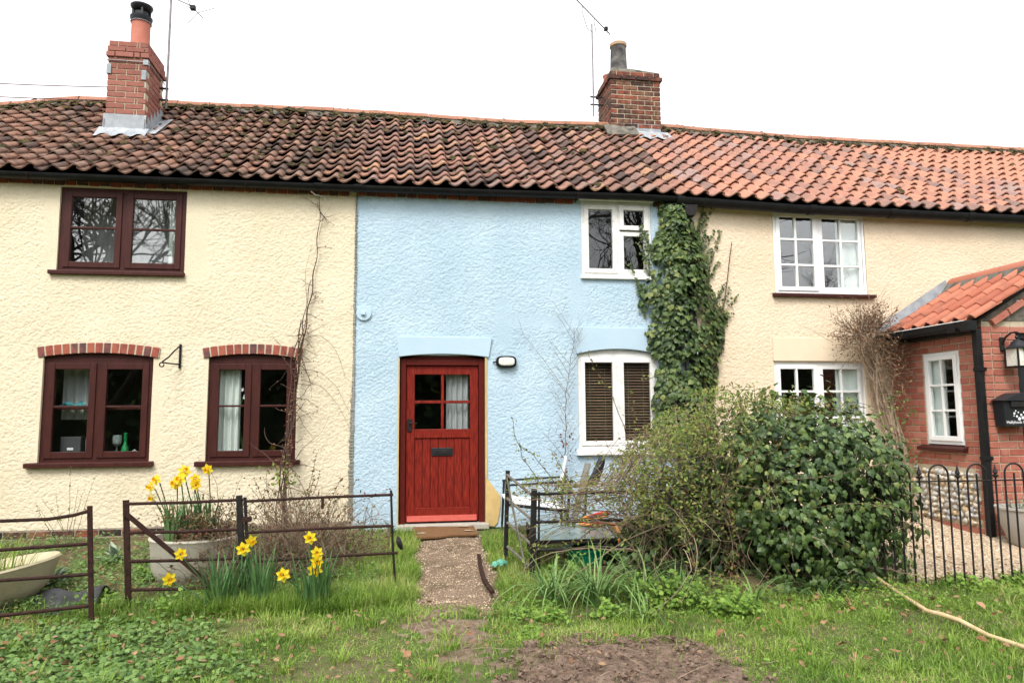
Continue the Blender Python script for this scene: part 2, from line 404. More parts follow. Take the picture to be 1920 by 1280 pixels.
class B:
    """collects faces (world coordinates) and links them as one mesh object"""

    def __init__(self):
        self.v, self.f = [], []

    def add(self, vs_, fs):
        b = len(self.v)
        self.v += [tuple(p) for p in vs_]
        self.f += [tuple(b + i for i in q) for q in fs]
        return self

    def box(self, x0, x1, y0, y1, z0, z1):
        return self.add([(x0, y0, z0), (x1, y0, z0), (x1, y1, z0), (x0, y1, z0), (x0, y0, z1), (x1, y0, z1), (x1, y1, z1), (x0, y1, z1)],
                        [(0, 3, 2, 1), (4, 5, 6, 7), (0, 1, 5, 4), (1, 2, 6, 5), (2, 3, 7, 6), (3, 0, 4, 7)])

    def bar(self, a, b, w, d, upv=(0, 0, 1)):
        """square bar from a to b, width w (sideways) and depth d"""
        a, b = Vector(a), Vector(b)
        t = (b - a).normalized()
        u = Vector(upv)
        if abs(t.dot(u)) > 0.97:
            u = Vector((0, 1, 0))
        s = t.cross(u).normalized()
        u = s.cross(t)
        q = []
        for p in (a, b):
            for i, j in ((-1, -1), (1, -1), (1, 1), (-1, 1)):
                q.append(p + s * (i * w / 2) + u * (j * d / 2))
        return self.add(q, [(3, 2, 1, 0), (4, 5, 6, 7), (0, 1, 5, 4), (1, 2, 6, 5), (2, 3, 7, 6), (3, 0, 4, 7)])

    def tube(self, pts, r, n=6, cap=True):
        pts = [Vector(p) for p in pts]
        rs = r if isinstance(r, (list, tuple)) else [r] * len(pts)
        ref = Vector((0.31, 0.17, 0.93)).normalized()
        rings = []
        for i, p in enumerate(pts):
            t = (pts[min(i + 1, len(pts) - 1)] - pts[max(i - 1, 0)])
            if t.length < 1e-9:
                t = Vector((0, 0, 1))
            t.normalize()
            s = t.cross(ref)
            if s.length < 0.1:
                s = t.cross(Vector((1, 0, 0)))
            s.normalize()
            u = s.cross(t)
            rings.append([p + (s * math.cos(2 * math.pi * k / n) + u * math.sin(2 * math.pi * k / n)) * rs[i] for k in range(n)])
        vv = [q for g in rings for q in g]
        ff = []
        for i in range(len(pts) - 1):
            for k in range(n):
                a, b = i * n + k, i * n + (k + 1) % n
                ff.append((a, b, b + n, a + n))
        if cap:
            ff.append(tuple(range(n - 1, -1, -1)))
            ff.append(tuple((len(pts) - 1) * n + k for k in range(n)))
        return self.add(vv, ff)

    def lathe(self, prof, c, n=20, sx=1.0, sy=1.0):
        vv, ff = [], []
        for r_, z in prof:
            for k in range(n):
                a = 2 * math.pi * k / n
                vv.append((c[0] + r_ * sx * math.cos(a), c[1] + r_ * sy * math.sin(a), c[2] + z))
        for i in range(len(prof) - 1):
            for k in range(n):
                a, b = i * n + k, i * n + (k + 1) % n
                ff.append((a, b, b + n, a + n))
        return self.add(vv, ff)

    def prism(self, poly, y0, y1, axis='y'):
        """extrude a polygon given in (x,z) along y, (y,z) along x or (x,y) along z"""
        n = len(poly)

        def P(p, t):
            if axis == 'y':
                return (p[0], t, p[1])
            if axis == 'x':
                return (t, p[0], p[1])
            return (p[0], p[1], t)
        vv = [P(p, y0) for p in poly] + [P(p, y1) for p in poly]
        ff = [tuple(range(n - 1, -1, -1)), tuple(range(n, 2 * n))]
        for i in range(n):
            j = (i + 1) % n
            ff.append((i, j, j + n, i + n))
        return self.add(vv, ff)

    def rot(self, ang, axis, c):
        m = Matrix.Translation(c) @ Matrix.Rotation(ang, 4, axis) @ Matrix.Translation(-Vector(c))
        self.v = [tuple(m @ Vector(p)) for p in self.v]
        return self

    def build(self, name, mat, parent=None, bevel=0.0, smooth=False, origin=None, solid=0.0, sharp=35):
        V = np.array(self.v)
        if origin is None:
            lo, hi = V.min(0), V.max(0)
            origin = ((lo[0] + hi[0]) / 2, (lo[1] + hi[1]) / 2, lo[2])
        og = Vector(origin)
        me = bpy.data.meshes.new(name)
        me.from_pydata([tuple(Vector(p) - og) for p in self.v], [], self.f)
        import bmesh
        bm = bmesh.new()
        bm.from_mesh(me)
        bmesh.ops.recalc_face_normals(bm, faces=bm.faces)
        bm.to_mesh(me)
        bm.free()
        if smooth:
            me.polygons.foreach_set('use_smooth', np.full(len(me.polygons), True))
            me.set_sharp_from_angle(angle=R(sharp))
        me.materials.append(MATS[mat])
        o = bpy.data.objects.new(name, me)
        if solid:
            sm = o.modifiers.new('solid', 'SOLIDIFY')
            sm.thickness = solid
            sm.offset = 0
        if bevel:
            bv = o.modifiers.new('bevel', 'BEVEL')
            bv.width = bevel
            bv.segments = 2
            bv.limit_method = 'ANGLE'
        return setup(o, parent, origin)


def inst(mesh, name, parent, loc, rot=None, scale=None):
    """one more object that shares a mesh; loc in world coordinates"""
    o = bpy.data.objects.new(name, mesh)
    setup(o, parent, loc)
    if rot is not None:
        o.rotation_euler = rot
    if scale is not None:
        o.scale = scale
    return o


def vnoise(x, z, sx, sz, seed):
    r_ = np.random.default_rng(seed)
    T = r_.random((257, 257))
    u, w = x / sx, z / sz
    i, j = np.floor(u).astype(int), np.floor(w).astype(int)
    fu, fw_ = u - i, w - j
    fu, fw_ = fu * fu * (3 - 2 * fu), fw_ * fw_ * (3 - 2 * fw_)
    i, j = i % 256, j % 256
    return (T[i, j] * (1 - fu) * (1 - fw_) + T[i + 1, j] * fu * (1 - fw_) + T[i, j + 1] * (1 - fu) * fw_ + T[i + 1, j + 1] * fu * fw_)


def blur(a, s, ax):
    k = np.arange(-int(4 * s) - 1, int(4 * s) + 2)
    w = np.exp(-0.5 * (k / s) ** 2)
    w /= w.sum()
    out = np.zeros_like(a)
    for kk, ww in zip(k, w):
        out += ww * np.roll(a, kk, ax)
    return out


def grain(shape, sx, sz, seed):
    """isotropic random relief, zero mean and unit deviation"""
    g = blur(blur(np.random.default_rng(seed).normal(0, 1, shape), sx, 0), sz, 1)
    return g / g.std()


def ground_z(x, y):
    x, y = np.asarray(x, float), np.asarray(y, float)
    b = 0.05 * (vnoise(x + 50, y + 50, 0.55, 0.5, 3) - 0.5) + 0.025 * (vnoise(x + 50, y + 50, 0.17, 0.16, 4) - 0.5)
    return 0.035 + 0.043 * np.clip(y, -9, 0) + b * np.clip(-y * 2, 0, 1)


def gz(x, y):
    return float(ground_z(np.array([x]), np.array([y]))[0])


# ------------------------------------------------------------------ leaf helpers
IVY = (np.array([(0, 0.35, 0.07), (0, 0.03, 0), (0.26, -0.07, -0.03), (0.42, 0.12, -0.06), (0.38, 0.30, -0.03), (0.43, 0.50, -0.07),
                 (0.23, 0.66, -0.02), (0, 1.0, -0.12), (-0.23, 0.66, -0.02), (-0.43, 0.50, -0.07), (-0.38, 0.30, -0.03), (-0.42, 0.12, -0.06),
                 (-0.26, -0.07, -0.03)]),
       np.array([(0, i, i + 1) for i in range(1, 12)] + [(0, 12, 1)]))
OVAL = (np.array([(0, 0, 0), (0.22, 0.3, 0.05), (0.24, 0.6, 0.04), (0, 1, -0.06), (-0.24, 0.6, 0.04), (-0.22, 0.3, 0.05), (0, 0.45, -0.02)]),
        np.array([(6, 0, 1), (6, 1, 2), (6, 2, 3), (6, 3, 4), (6, 4, 5), (6, 5, 0)]))
TRI3 = (np.array([(0, 0, 0), (0.3, 0.45, 0.06), (0, 1, -0.05), (-0.3, 0.45, 0.06)]), np.array([(0, 1, 2), (0, 2, 3)]))
JAG = (np.array([(0, 0.4, 0.03), (0, 0, 0), (0.28, 0.08, 0), (0.25, 0.28, 0), (0.5, 0.4, -0.04), (0.3, 0.55, 0), (0.36, 0.8, -0.03), (0.13, 0.78, 0),
                 (0, 1.05, -0.05), (-0.13, 0.78, 0), (-0.36, 0.8, -0.03), (-0.3, 0.55, 0), (-0.5, 0.4, -0.04), (-0.25, 0.28, 0), (-0.28, 0.08, 0)]),
       np.array([(0, i, i + 1) for i in range(1, 14)] + [(0, 14, 1)]))


def leaf_batch(pos, nrm, tip, size, tmpl=IVY, rnd=None):
    pos, nrm, tip = (np.asarray(a, float) for a in (pos, nrm, tip))
    N = len(pos)
    z = nrm / (np.linalg.norm(nrm, axis=1, keepdims=True) + 1e-9)
    y = tip - (tip * z).sum(1, keepdims=True) * z
    y /= (np.linalg.norm(y, axis=1, keepdims=True) + 1e-9)
    x = np.cross(y, z)
    T, F = tmpl
    s = np.broadcast_to(np.asarray(size, float).reshape(-1, 1, 1), (N, 1, 1))
    V = pos[:, None, :] + s * (T[None, :, 0:1] * x[:, None, :] + T[None, :, 1:2] * y[:, None, :] + T[None, :, 2:3] * z[:, None, :])
    k = len(T)
    FF = (F[None] + (np.arange(N) * k)[:, None, None]).reshape(-1, 3)
    if rnd is None:
        rnd = RNG.random(N)
    return V.reshape(-1, 3), FF, np.repeat(rnd, k)


def blades(base, direc, length, width, bend, rnd, segs=3):
    """tapered bent strips; base (N,3), direc (N,3) lean direction (horizontal), bend amount"""
    N = len(base)
    side = np.cross(direc, np.array([0, 0, 1.0]))
    side /= (np.linalg.norm(side, axis=1, keepdims=True) + 1e-9)
    length, width, bend = (np.asarray(a, float).reshape(-1, 1) * np.ones((N, 1)) for a in (length, width, bend))
    vs_ = []
    for i in range(segs + 1):
        t = i / segs
        ang = bend * t * 1.3
        c = base + np.array([0, 0, 1.0]) * (length * t * np.cos(ang * 0.75)) + direc * (length * t * np.sin(ang * 0.75))
        w = width * (1 - t) ** 0.6 * 0.5
        if i < segs:
            vs_ += [c - side * w, c + side * w]
        else:
            vs_ += [c]
    V = np.stack(vs_, 1)
    k = V.shape[1]
    F = []
    for i in range(segs - 1):
        a = 2 * i
        F += [(a, a + 1, a + 3), (a, a + 3, a + 2)]
    a = 2 * (segs - 1)
    F.append((a, a + 1, a + 2))
    F = np.array(F)
    FF = (F[None] + (np.arange(N) * k)[:, None, None]).reshape(-1, 3)
    return V.reshape(-1, 3), FF, np.repeat(rnd, k)


def join_np(parts):
    V, F, Q, b = [], [], [], 0
    for v, f, q in parts:
        V.append(v)
        F.append(f + b)
        Q.append(q)
        b += len(v)
    return np.concatenate(V), np.concatenate(F), np.concatenate(Q)


def twig_np(lines, n=3):
    """many thin tapering tubes as triangles; lines = [(pts, r0, r1, rnd)]"""
    V, F, Q, b = [], [], [], 0
    for pts, r0, r1, q in lines:
        P = np.asarray(pts, float)
        m = len(P)
        T = np.gradient(P, axis=0)
        T /= (np.linalg.norm(T, axis=1, keepdims=True) + 1e-9)
        ref = np.array([0.31, 0.17, 0.93])
        S = np.cross(T, ref)
        S /= (np.linalg.norm(S, axis=1, keepdims=True) + 1e-6)
        U = np.cross(S, T)
        rr = np.linspace(r0, r1, m)[:, None]
        ring = [P + rr * (S * math.cos(2 * math.pi * k / n) + U * math.sin(2 * math.pi * k / n)) for k in range(n)]
        A = np.stack(ring, 1).reshape(-1, 3)
        i = np.arange(m - 1)[:, None] * n
        k = np.arange(n)[None, :]
        a, c = (i + k), (i + (k + 1) % n)
        f = np.concatenate([np.stack([a, c, c + n], -1).reshape(-1, 3), np.stack([a, c + n, a + n], -1).reshape(-1, 3)])
        V.append(A)
        F.append(f + b)
        Q.append(np.full(len(A), q))
        b += len(A)
    return np.concatenate(V), np.concatenate(F), np.concatenate(Q)


def wander(p, d, length, seg=8, wob=0.25, grav=0.0, pull=None):
    """a wandering polyline from p along d"""
    p = np.array(p, float)
    d = np.array(d, float)
    d /= np.linalg.norm(d)
    pts = [p.copy()]
    for i in range(seg):
        d = d + RNG.normal(0, wob, 3) * 0.5 + np.array([0, 0, -grav])
        if pull is not None:
            d = d + np.array(pull) * 0.1
        d /= np.linalg.norm(d)
        p = p + d * length / seg
        pts.append(p.copy())
    return np.array(pts)


print('helpers ok')

# ================================================================== GROUND
def grid_axis(lo, hi, flo, fhi, fine, coarse):
    a = np.arange(lo, flo, coarse)
    b = np.arange(flo, fhi, fine)
    c = np.arange(fhi, hi + coarse, coarse)
    return np.concatenate([a, b, c])


gx = grid_axis(-80, 80, -5, 8, 0.06, 2.5)
gy = grid_axis(-80, 60, -6, 0.6, 0.06, 2.5)
GX, GY = np.meshgrid(gx, gy, indexing='ij')
GZ = ground_z(GX, GY)
nx, ny = GX.shape
ii = (np.arange(nx - 1)[:, None] * ny + np.arange(ny - 1)[None, :]).ravel()
ground = mesh_np('ground', np.stack([GX, GY, GZ], -1).reshape(-1, 3), np.stack([ii, ii + ny, ii + ny + 1, ii + 1], -1), 'lawn', smooth=True,
                 origin=(0, 0, 0))
tag(ground, kind='structure')


def sheet(name, poly_fn, x0, x1, y0, y1, step, lift, mat, amp=0.0, seed=9, amp_s=0.08):
    """a piece of ground that follows the terrain `lift` above it, sinking below it outside poly_fn > 0"""
    xs, ys = np.arange(x0, x1, step), np.arange(y0, y1, step)
    X, Y = np.meshgrid(xs, ys, indexing='ij')
    k = np.clip(poly_fn(X, Y), -1, 1)
    Z = ground_z(X, Y) + np.where(k > 0, lift * np.minimum(1, k * 6), k * 0.08)
    Z += amp * np.clip(k * 2, 0, 1) * (vnoise(X + 30, Y + 30, amp_s, amp_s, seed) * 0.6 + vnoise(X + 30, Y + 30, amp_s / 2.4, amp_s / 2.4, seed + 1) * 0.4)
    a, b = X.shape
    i = (np.arange(a - 1)[:, None] * b + np.arange(b - 1)[None, :])
    ok = np.maximum.reduce([k[:-1, :-1], k[1:, :-1], k[:-1, 1:], k[1:, 1:]]) > -0.45
    i = i[ok]
    return mesh_np(name, np.stack([X, Y, Z], -1).reshape(-1, 3), np.stack([i, i + b, i + b + 1, i + 1], -1), mat, smooth=True, origin=(0, 0, 0))


def path_mask(X, Y):
    w = 0.345 + 0.05 * (vnoise(X + 9, Y + 9, 0.3, 0.25, 21) - 0.5) * 2 + 0.04 * (vnoise(X + 9, Y + 9, 0.09, 0.08, 23) - 0.5) * 2 - 0.05 * np.clip((-Y - 1.6) / 1.2, 0, 1)
    cx = 0.44 - 0.035 * np.clip(-Y / 2.8, 0, 1)
    return np.minimum(np.minimum((w - np.abs(X - cx)) * 4, (Y + 2.85 + 0.5 * (vnoise(X + 9, Y + 9, 0.16, 0.2, 22) - 0.5)) * 3), (0.05 - Y) * 20)


path = sheet('path', path_mask, -0.2, 1.0, -3.2, 0.04, 0.03, 0.022, 'gravel_path', amp=0.012, amp_s=0.05)
tag(path, kind='structure')


def soil_mask(X, Y):
    d = ((X - 1.18) / 0.80) ** 2 + ((Y + 4.08) / 0.56) ** 2
    return (1 - d + 0.9 * (vnoise(X + 9, Y + 9, 0.26, 0.2, 31) - 0.5) + 1.1 * (vnoise(X + 9, Y + 9, 0.08, 0.07, 32) - 0.5)) * 0.4


soil = sheet('soil_patch', soil_mask, 0.1, 2.5, -5.0, -3.2, 0.013, 0.008, 'soil', amp=0.013, amp_s=0.026)
tag(soil, kind='structure')


def worn_mask(X, Y):
    a = 1 - ((X - 0.33 + 0.10 * (Y + 3.3)) / 0.26) ** 2 - ((Y + 3.25) / 0.62) ** 2
    return (a + 1.8 * (vnoise(X + 9, Y + 9, 0.16, 0.13, 35) - 0.62) + 1.6 * (vnoise(X + 9, Y + 9, 0.05, 0.045, 36) - 0.5)) * 0.35


worn = sheet('worn_earth', worn_mask, -0.8, 0.9, -4.1, -2.6, 0.02, 0.006, 'soil', amp=0.008, amp_s=0.05)
tag(worn, kind='structure')


def bed_mask(X, Y):   # bare earth of the front beds
    left = np.minimum((-0.05 - X) * 3, (Y + 2.32 + 0.4 * (vnoise(X + 9, Y + 9, 0.4, 0.3, 41) - 0.5)) * 3)
    right = np.minimum(np.minimum((X - 1.2) * 3, (3.9 - X) * 3), (Y + 2.75) * 3)
    return np.minimum(np.maximum(left, right), (0.03 - Y) * 20)


bed = sheet('earth_bed', bed_mask, -5, 4.2, -3.0, 0.02, 0.04, 0.012, 'bed_earth', amp=0.03, amp_s=0.12)
tag(bed, kind='structure')


def shingle_mask(X, Y):
    return np.minimum(np.minimum((X - 3.85) * 3, (Y + 2.72) * 3), (0.03 - Y) * 20)


shb = sheet('gravel_bed', shingle_mask, 3.6, 8.5, -3.0, 0.02, 0.05, 0.03, 'shingle_bed', amp=0.01)
tag(shb, kind='structure')

# ================================================================== COTTAGES
L = thing('cottage', 'cream roughcast cottage with dark brown windows and red brick chimney stack', 'house', (-2.6, 0, 0), 'cottages of the terrace')
BL = thing('cottage', 'pale blue roughcast cottage with red plank door, in the middle of the terrace', 'house', (1.4, 0, 0), 'cottages of the terrace')
RC = thing('cottage', 'peach roughcast cottage with white barred windows behind the brick porch', 'house', (6.2, 0, 0), 'cottages of the terrace')


def rough_wall(parent, x0, x1, z0, z1, openings, mat, h=0.0090, amp=0.0040, seed=1, smooth_zones=()):
    def axis(lo, hi, cuts):
        pts = sorted({lo, hi, *[c for c in cuts if lo < c < hi]})
        out = []
        for a, b in zip(pts[:-1], pts[1:]):
            n = max(1, int(round((b - a) / (h if a < 8.35 and b > -4.5 else 0.04))))
            out += list(np.linspace(a, b, n, endpoint=False))
        return np.array(out + [hi])
    xs = axis(x0, x1, [c for o in openings for c in o[:2]] + [-4.55, 8.4])
    zs = axis(z0, z1, [c for o in openings for c in o[2:4]])
    X, Z = np.meshgrid(xs, zs, indexing='ij')
    n3 = vnoise(X + 40, Z + 40, 0.6, 0.5, seed + 2)
    g1_, g2_ = grain(X.shape, 0.85, 0.62, seed), grain(X.shape, 0.45, 0.4, seed + 1)
    e = np.clip((g1_ * 0.75 + g2_ * 0.35 + 1.1) / 1.7, 0, 1)
    d = amp * (e * e * (3 - 2 * e) + 0.22 * g2_)
    mask = np.ones_like(X)
    for o in openings:
        dx = np.maximum(np.maximum(o[0] - X, X - o[1]), 0)
        dz = np.maximum(np.maximum(o[2] - Z, Z - o[3]), 0)
        mask = np.minimum(mask, np.clip((np.hypot(dx, dz) - 0.012) / 0.035, 0, 1))
    for o in smooth_zones:
        dx = np.maximum(np.maximum(o[0] - X, X - o[1]), 0)
        dz = np.maximum(np.maximum(o[2] - Z, Z - o[3]), 0)
        mask = np.minimum(mask, 0.12 + 0.88 * np.clip(np.hypot(dx, dz) / 0.06, 0, 1))
    Y = -d * mask - 0.012 * (n3 - 0.5)
    a, b = X.shape
    i = (np.arange(a - 1)[:, None] * b + np.arange(b - 1)[None, :])
    xc, zc = (X[:-1, :-1] + X[1:, 1:]) / 2, (Z[:-1, :-1] + Z[1:, 1:]) / 2
    keep = np.ones_like(xc, bool)
    for o in openings:
        keep &= ~((xc > o[0]) & (xc < o[1]) & (zc > o[2]) & (zc < o[3]))
    i = i[keep]
    w = mesh_np('wall', np.stack([X, Y, Z], -1).reshape(-1, 3), np.stack([i, i + b, i + b + 1, i + 1], -1), mat, parent, smooth=True)
    return w


def reveal(parent, o, mat, depth=0.16):
    x0, x1, z0, z1 = o
    m = B()
    m.add([(x0, 0.0, z0), (x0, depth, z0), (x0, depth, z1), (x0, 0.0, z1)], [(0, 1, 2, 3)])
    m.add([(x1, 0.0, z0), (x1, depth, z0), (x1, depth, z1), (x1, 0.0, z1)], [(0, 1, 2, 3)])
    m.add([(x0, 0.0, z1), (x1, 0.0, z1), (x1, depth, z1), (x0, depth, z1)], [(0, 1, 2, 3)])
    m.add([(x0, 0.0, z0), (x1, 0.0, z0), (x1, depth, z0), (x0, depth, z0)], [(0, 1, 2, 3)])
    return m.build('window_reveal', mat, parent)


OUL = (-3.69, -2.405, 2.855, 3.775)
OL1 = (-3.76, -2.675, 0.835, 1.985)
OL2 = (-2.115, -1.185, 0.825, 1.985)
OD = (-0.072, 0.893, 0.06, 1.975)
OBU = (2.05, 2.92, 2.93, 3.84)
OBL = (1.98, 2.965, 0.885, 2.06)
ORU = (4.505, 5.745, 2.765, 3.835)
ORL = (4.44, 5.655, 0.90, 1.93)
rough_wall(L, -6.2, -0.58, 0.16, 3.84, [OUL, OL1, OL2], 'cream_render', seed=51,
           smooth_zones=[(-3.80, -3.66, 2.8, 3.84), (-2.43, -2.2, 2.8, 3.84), (-2.68, -2.6, 0.8, 1.9)])
rough_wall(BL, -0.575, 3.46, 0.05, 3.845, [OD, OBU, OBL], 'blue_render', seed=61,
           smooth_zones=[(1.93, 2.05, 2.4, 3.0), (2.0, 2.95, 2.86, 2.93), (1.05, 1.15, 2.1, 2.6), (1.1, 1.9, 2.35, 2.42)])
rough_wall(RC, 3.465, 11.0, 0.0, 3.86, [ORU, ORL], 'peach_render', seed=71, smooth_zones=[])
for par, o, mt in ((L, OUL, 'cream_smooth'), (L, OL1, 'cream_smooth'), (L, OL2, 'cream_smooth'), (BL, OD, 'yellow_render'), (BL, OBU, 'blue_smooth'),
                   (BL, OBL, 'blue_smooth'), (RC, ORU, 'peach_smooth'), (RC, ORL, 'peach_smooth')):
    reveal(par, o, mt)
# the ragged edge where the cream render stops against the blue
m = B()
zz = 0.2
while zz < 3.78:
    hh = random.uniform(0.012, 0.03)
    xx = -0.578 - 0.035 * (1 - zz / 3.8) * random.uniform(0.6, 1.2) * (1 if zz < 1.5 else 0.3)
    m.box(xx - random.uniform(0.004, 0.012), -0.567 + random.uniform(0, 0.008), -0.016 - random.uniform(0, 0.008), 0.0, zz, zz + hh)
    zz += hh + random.uniform(0.0, 0.012)
m.build('render_edge', 'grey_cloth', L, bevel=0.003)

# ---------------------------------------------------------------- chamfered bricks
BRK = {}


def brick_mesh(l, d, h, mat, ch=0.004):
    key = (round(l / 0.004), round(d / 0.004), round(h / 0.002), mat)
    if key in BRK:
        return BRK[key]
    import bmesh
    bm = bmesh.new()
    bmesh.ops.create_cube(bm, size=1.0)
    for v in bm.verts:
        v.co = Vector((v.co.x * l, v.co.y * d, v.co.z * h))
    bmesh.ops.bevel(bm, geom=list(bm.edges), offset=ch, segments=1, affect='EDGES')
    me = bpy.data.meshes.new('brick')
    bm.to_mesh(me)
    bm.free()
    me.materials.append(MATS[mat])
    BRK[key] = me
    return me


def brick_run(parent, p0, ax, length, z, h, depth, mat, start=0.0, lb=0.215, joint=0.011, cuts=(), nrm=(0, -1, 0), proud=0.0, name='brick'):
    """one course along direction ax from p0; depth goes inwards (against nrm)"""
    ax, nrm = Vector(ax), Vector(nrm)
    rz = math.atan2(ax.y, ax.x)
    s = -start
    while s < length - 0.012:
        a, b = max(s, 0), min(s + lb, length)
        s += lb + joint
        segs = [(a, b)]
        for c0, c1 in cuts:
            new = []
            for u, v in segs:
                if v <= c0 or u >= c1:
                    new.append((u, v))
                else:
                    if u < c0:
                        new.append((u, c0))
                    if v > c1:
                        new.append((c1, v))
            segs = new
        for u, v in segs:
            if v - u < 0.02:
                continue
            pr = proud + random.uniform(-0.0015, 0.0025)
            c = Vector(p0) + ax * ((u + v) / 2) - nrm * (depth / 2 - pr) + Vector((0, 0, z + h / 2 + random.uniform(-0.001, 0.001)))
            inst(brick_mesh(v - u, depth, h, mat), name, parent, c, (0, 0, rz + random.uniform(-0.006, 0.006)))


# brick plinth and the course under the eaves
pl = B().box(-6.2, -0.6, 0.0, 0.10, -0.05, 0.17).build('plinth', 'mortar_dark', L)
for k in range(2):
    brick_run(pl, (-4.6, 0, 0), (1, 0, 0), 3.95, -0.0 + k * 0.078, 0.066, 0.1, 'brick_old', start=0.11 * k, proud=0.004)
for par, xa, xb, zc_ in ((L, -6.2, -0.6, 3.79), (BL, -0.57, 2.0, 3.795), (BL, 2.95, 3.44, 3.80)):
    bc = B().box(xa, xb, 0.012, 0.11, zc_ - 0.006, 3.92).build('brick_course', 'mortar_dark', par)
    x = xa
    while x < xb - 0.05:
        if x > -4.9:
            w = min(random.uniform(0.095, 0.112), xb - x - 0.01)
            inst(brick_mesh(w, 0.1, 0.072, 'brick_arch'), 'brick', bc, (x + w / 2, 0.028 + random.uniform(-0.006, 0.004), zc_ + 0.036 + random.uniform(-0.004, 0.006)),
                 (0, 0, random.uniform(-0.04, 0.04)))
            x += w + 0.011
        else:
            x += 0.12

# ---------------------------------------------------------------- windows
def window(parent, o, mat, y=0.035, label=None, fw_=0.055, mull=None, cas=0.05, bars=(), sill=None, sill_mat=None, glass='glass', arch=0.0,
           ftop=None, casements=None, bar_w=0.022, bevel=0.004, fd=0.07):
    """o = opening (x0,x1,z0,z1). casements: list of (x0,x1,z0,z1,[vertical bars],[horizontal bars], opening)"""
    x0, x1, z0, z1 = o
    zt = ftop if ftop else z1
    m = B()
    m.box(x0 + 0.002, x0 + fw_, y, y + fd, z0 + 0.002, zt)
    m.box(x1 - fw_, x1 - 0.002, y, y + fd, z0 + 0.002, zt)
    m.box(x0 + fw_, x1 - fw_, y + 0.001, y + fd, zt - fw_, zt)
    m.box(x0 + fw_, x1 - fw_, y + 0.001, y + fd, z0 + 0.002, z0 + fw_)
    if mull is not None:
        m.box(mull - fw_ / 2, mull + fw_ / 2, y + 0.0015, y + fd, z0 + fw_, zt - fw_)
    win = m.build('window', mat, parent, bevel=bevel)
    if label:
        win['label'] = label
    if ftop and z1 > ftop:      # arched head board above the frame
        n = 12
        poly = [(x0 + 0.003, zt), (x1 - 0.003, zt)]
        for k in range(n + 1):
            t = 1 - k / n
            poly.append((x0 + 0.003 + (x1 - x0 - 0.006) * t, zt + (z1 - zt - arch) + arch * (1 - (2 * t - 1) ** 2)))
        B().prism(poly, y + 0.006, y + fd).build('head_board', mat, win)
    for (a, b, c, d, vb, hb, proud) in casements:
        yy = y - proud
        m = B()
        m.box(a, a + cas, yy, yy + 0.05, c, d)
        m.box(b - cas, b, yy, yy + 0.05, c, d)
        m.box(a + cas, b - cas, yy + 0.001, yy + 0.05, d - cas, d)
        m.box(a + cas, b - cas, yy + 0.001, yy + 0.05, c, c + cas)
        m.build('casement', mat, win, bevel=bevel)
        xs = [a + cas] + list(vb) + [b - cas]
        zs = [c + cas] + list(hb) + [d - cas]
        for v in vb:
            B().box(v - bar_w / 2, v + bar_w / 2, yy + 0.004, yy + 0.045, c + cas, d - cas).build('glazing_bar', mat, win, bevel=0.003)
        for h_ in hb:
            B().box(a + cas, b - cas, yy + 0.006, yy + 0.043, h_ - bar_w / 2, h_ + bar_w / 2).build('glazing_bar', mat, win, bevel=0.003)
        for i in range(len(xs) - 1):
            for j in range(len(zs) - 1):
                B().box(xs[i] - 0.004, xs[i + 1] + 0.004, yy + 0.022, yy + 0.026, zs[j] - 0.004, zs[j + 1] + 0.004).build('pane', glass, win)
    if sill:
        sx0, sx1, sz0, sz1, sy = sill
        B().prism([(sy, sz0), (y + 0.02, sz0), (y + 0.02, sz1 + 0.008), (sy, sz1)], sx0, sx1, axis='x').build('sill', sill_mat or mat, win, bevel=0.006)
    return win


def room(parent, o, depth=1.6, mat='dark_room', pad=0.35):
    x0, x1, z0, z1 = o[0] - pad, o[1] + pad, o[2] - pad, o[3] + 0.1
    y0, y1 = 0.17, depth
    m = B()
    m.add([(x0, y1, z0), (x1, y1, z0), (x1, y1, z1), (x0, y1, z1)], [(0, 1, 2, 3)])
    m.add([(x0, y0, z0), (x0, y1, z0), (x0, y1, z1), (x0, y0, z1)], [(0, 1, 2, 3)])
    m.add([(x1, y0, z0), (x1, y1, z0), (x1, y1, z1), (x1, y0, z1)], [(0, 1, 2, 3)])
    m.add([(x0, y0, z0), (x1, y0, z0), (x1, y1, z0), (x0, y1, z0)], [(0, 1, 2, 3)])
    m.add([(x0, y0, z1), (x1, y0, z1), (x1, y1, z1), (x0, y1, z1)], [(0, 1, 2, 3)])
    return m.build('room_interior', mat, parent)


br = 'brown_frame'
window(L, OUL, br, y=0.02, fw_=0.055, mull=-3.045, cas=0.062,
       casements=[(-3.64, -3.07, 2.90, 3.735, [], [3.335], 0.012), (-3.02, -2.455, 2.90, 3.735, [], [3.335], 0.012)],
       sill=(-3.755, -2.395, 2.815, 2.857, -0.05), label='upper brown window with two casements', glass='glass_bright')
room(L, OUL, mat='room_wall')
window(L, OL1, br, y=0.03, fw_=0.05, mull=-3.225, cas=0.066, ftop=1.925, arch=0.04,
       casements=[(-3.715, -3.245, 0.88, 1.875, [], [1.415], 0.012), (-3.205, -2.72, 0.88, 1.875, [], [1.415], 0.012)],
       sill=(-3.865, -2.625, 0.788, 0.837, -0.06), label='lower brown window with shelves of trinkets inside')
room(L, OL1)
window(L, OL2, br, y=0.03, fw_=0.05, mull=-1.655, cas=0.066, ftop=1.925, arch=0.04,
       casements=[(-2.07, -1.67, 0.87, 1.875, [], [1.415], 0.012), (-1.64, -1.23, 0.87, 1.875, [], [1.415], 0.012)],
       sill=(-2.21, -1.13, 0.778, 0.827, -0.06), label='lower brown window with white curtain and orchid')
room(L, OL2)


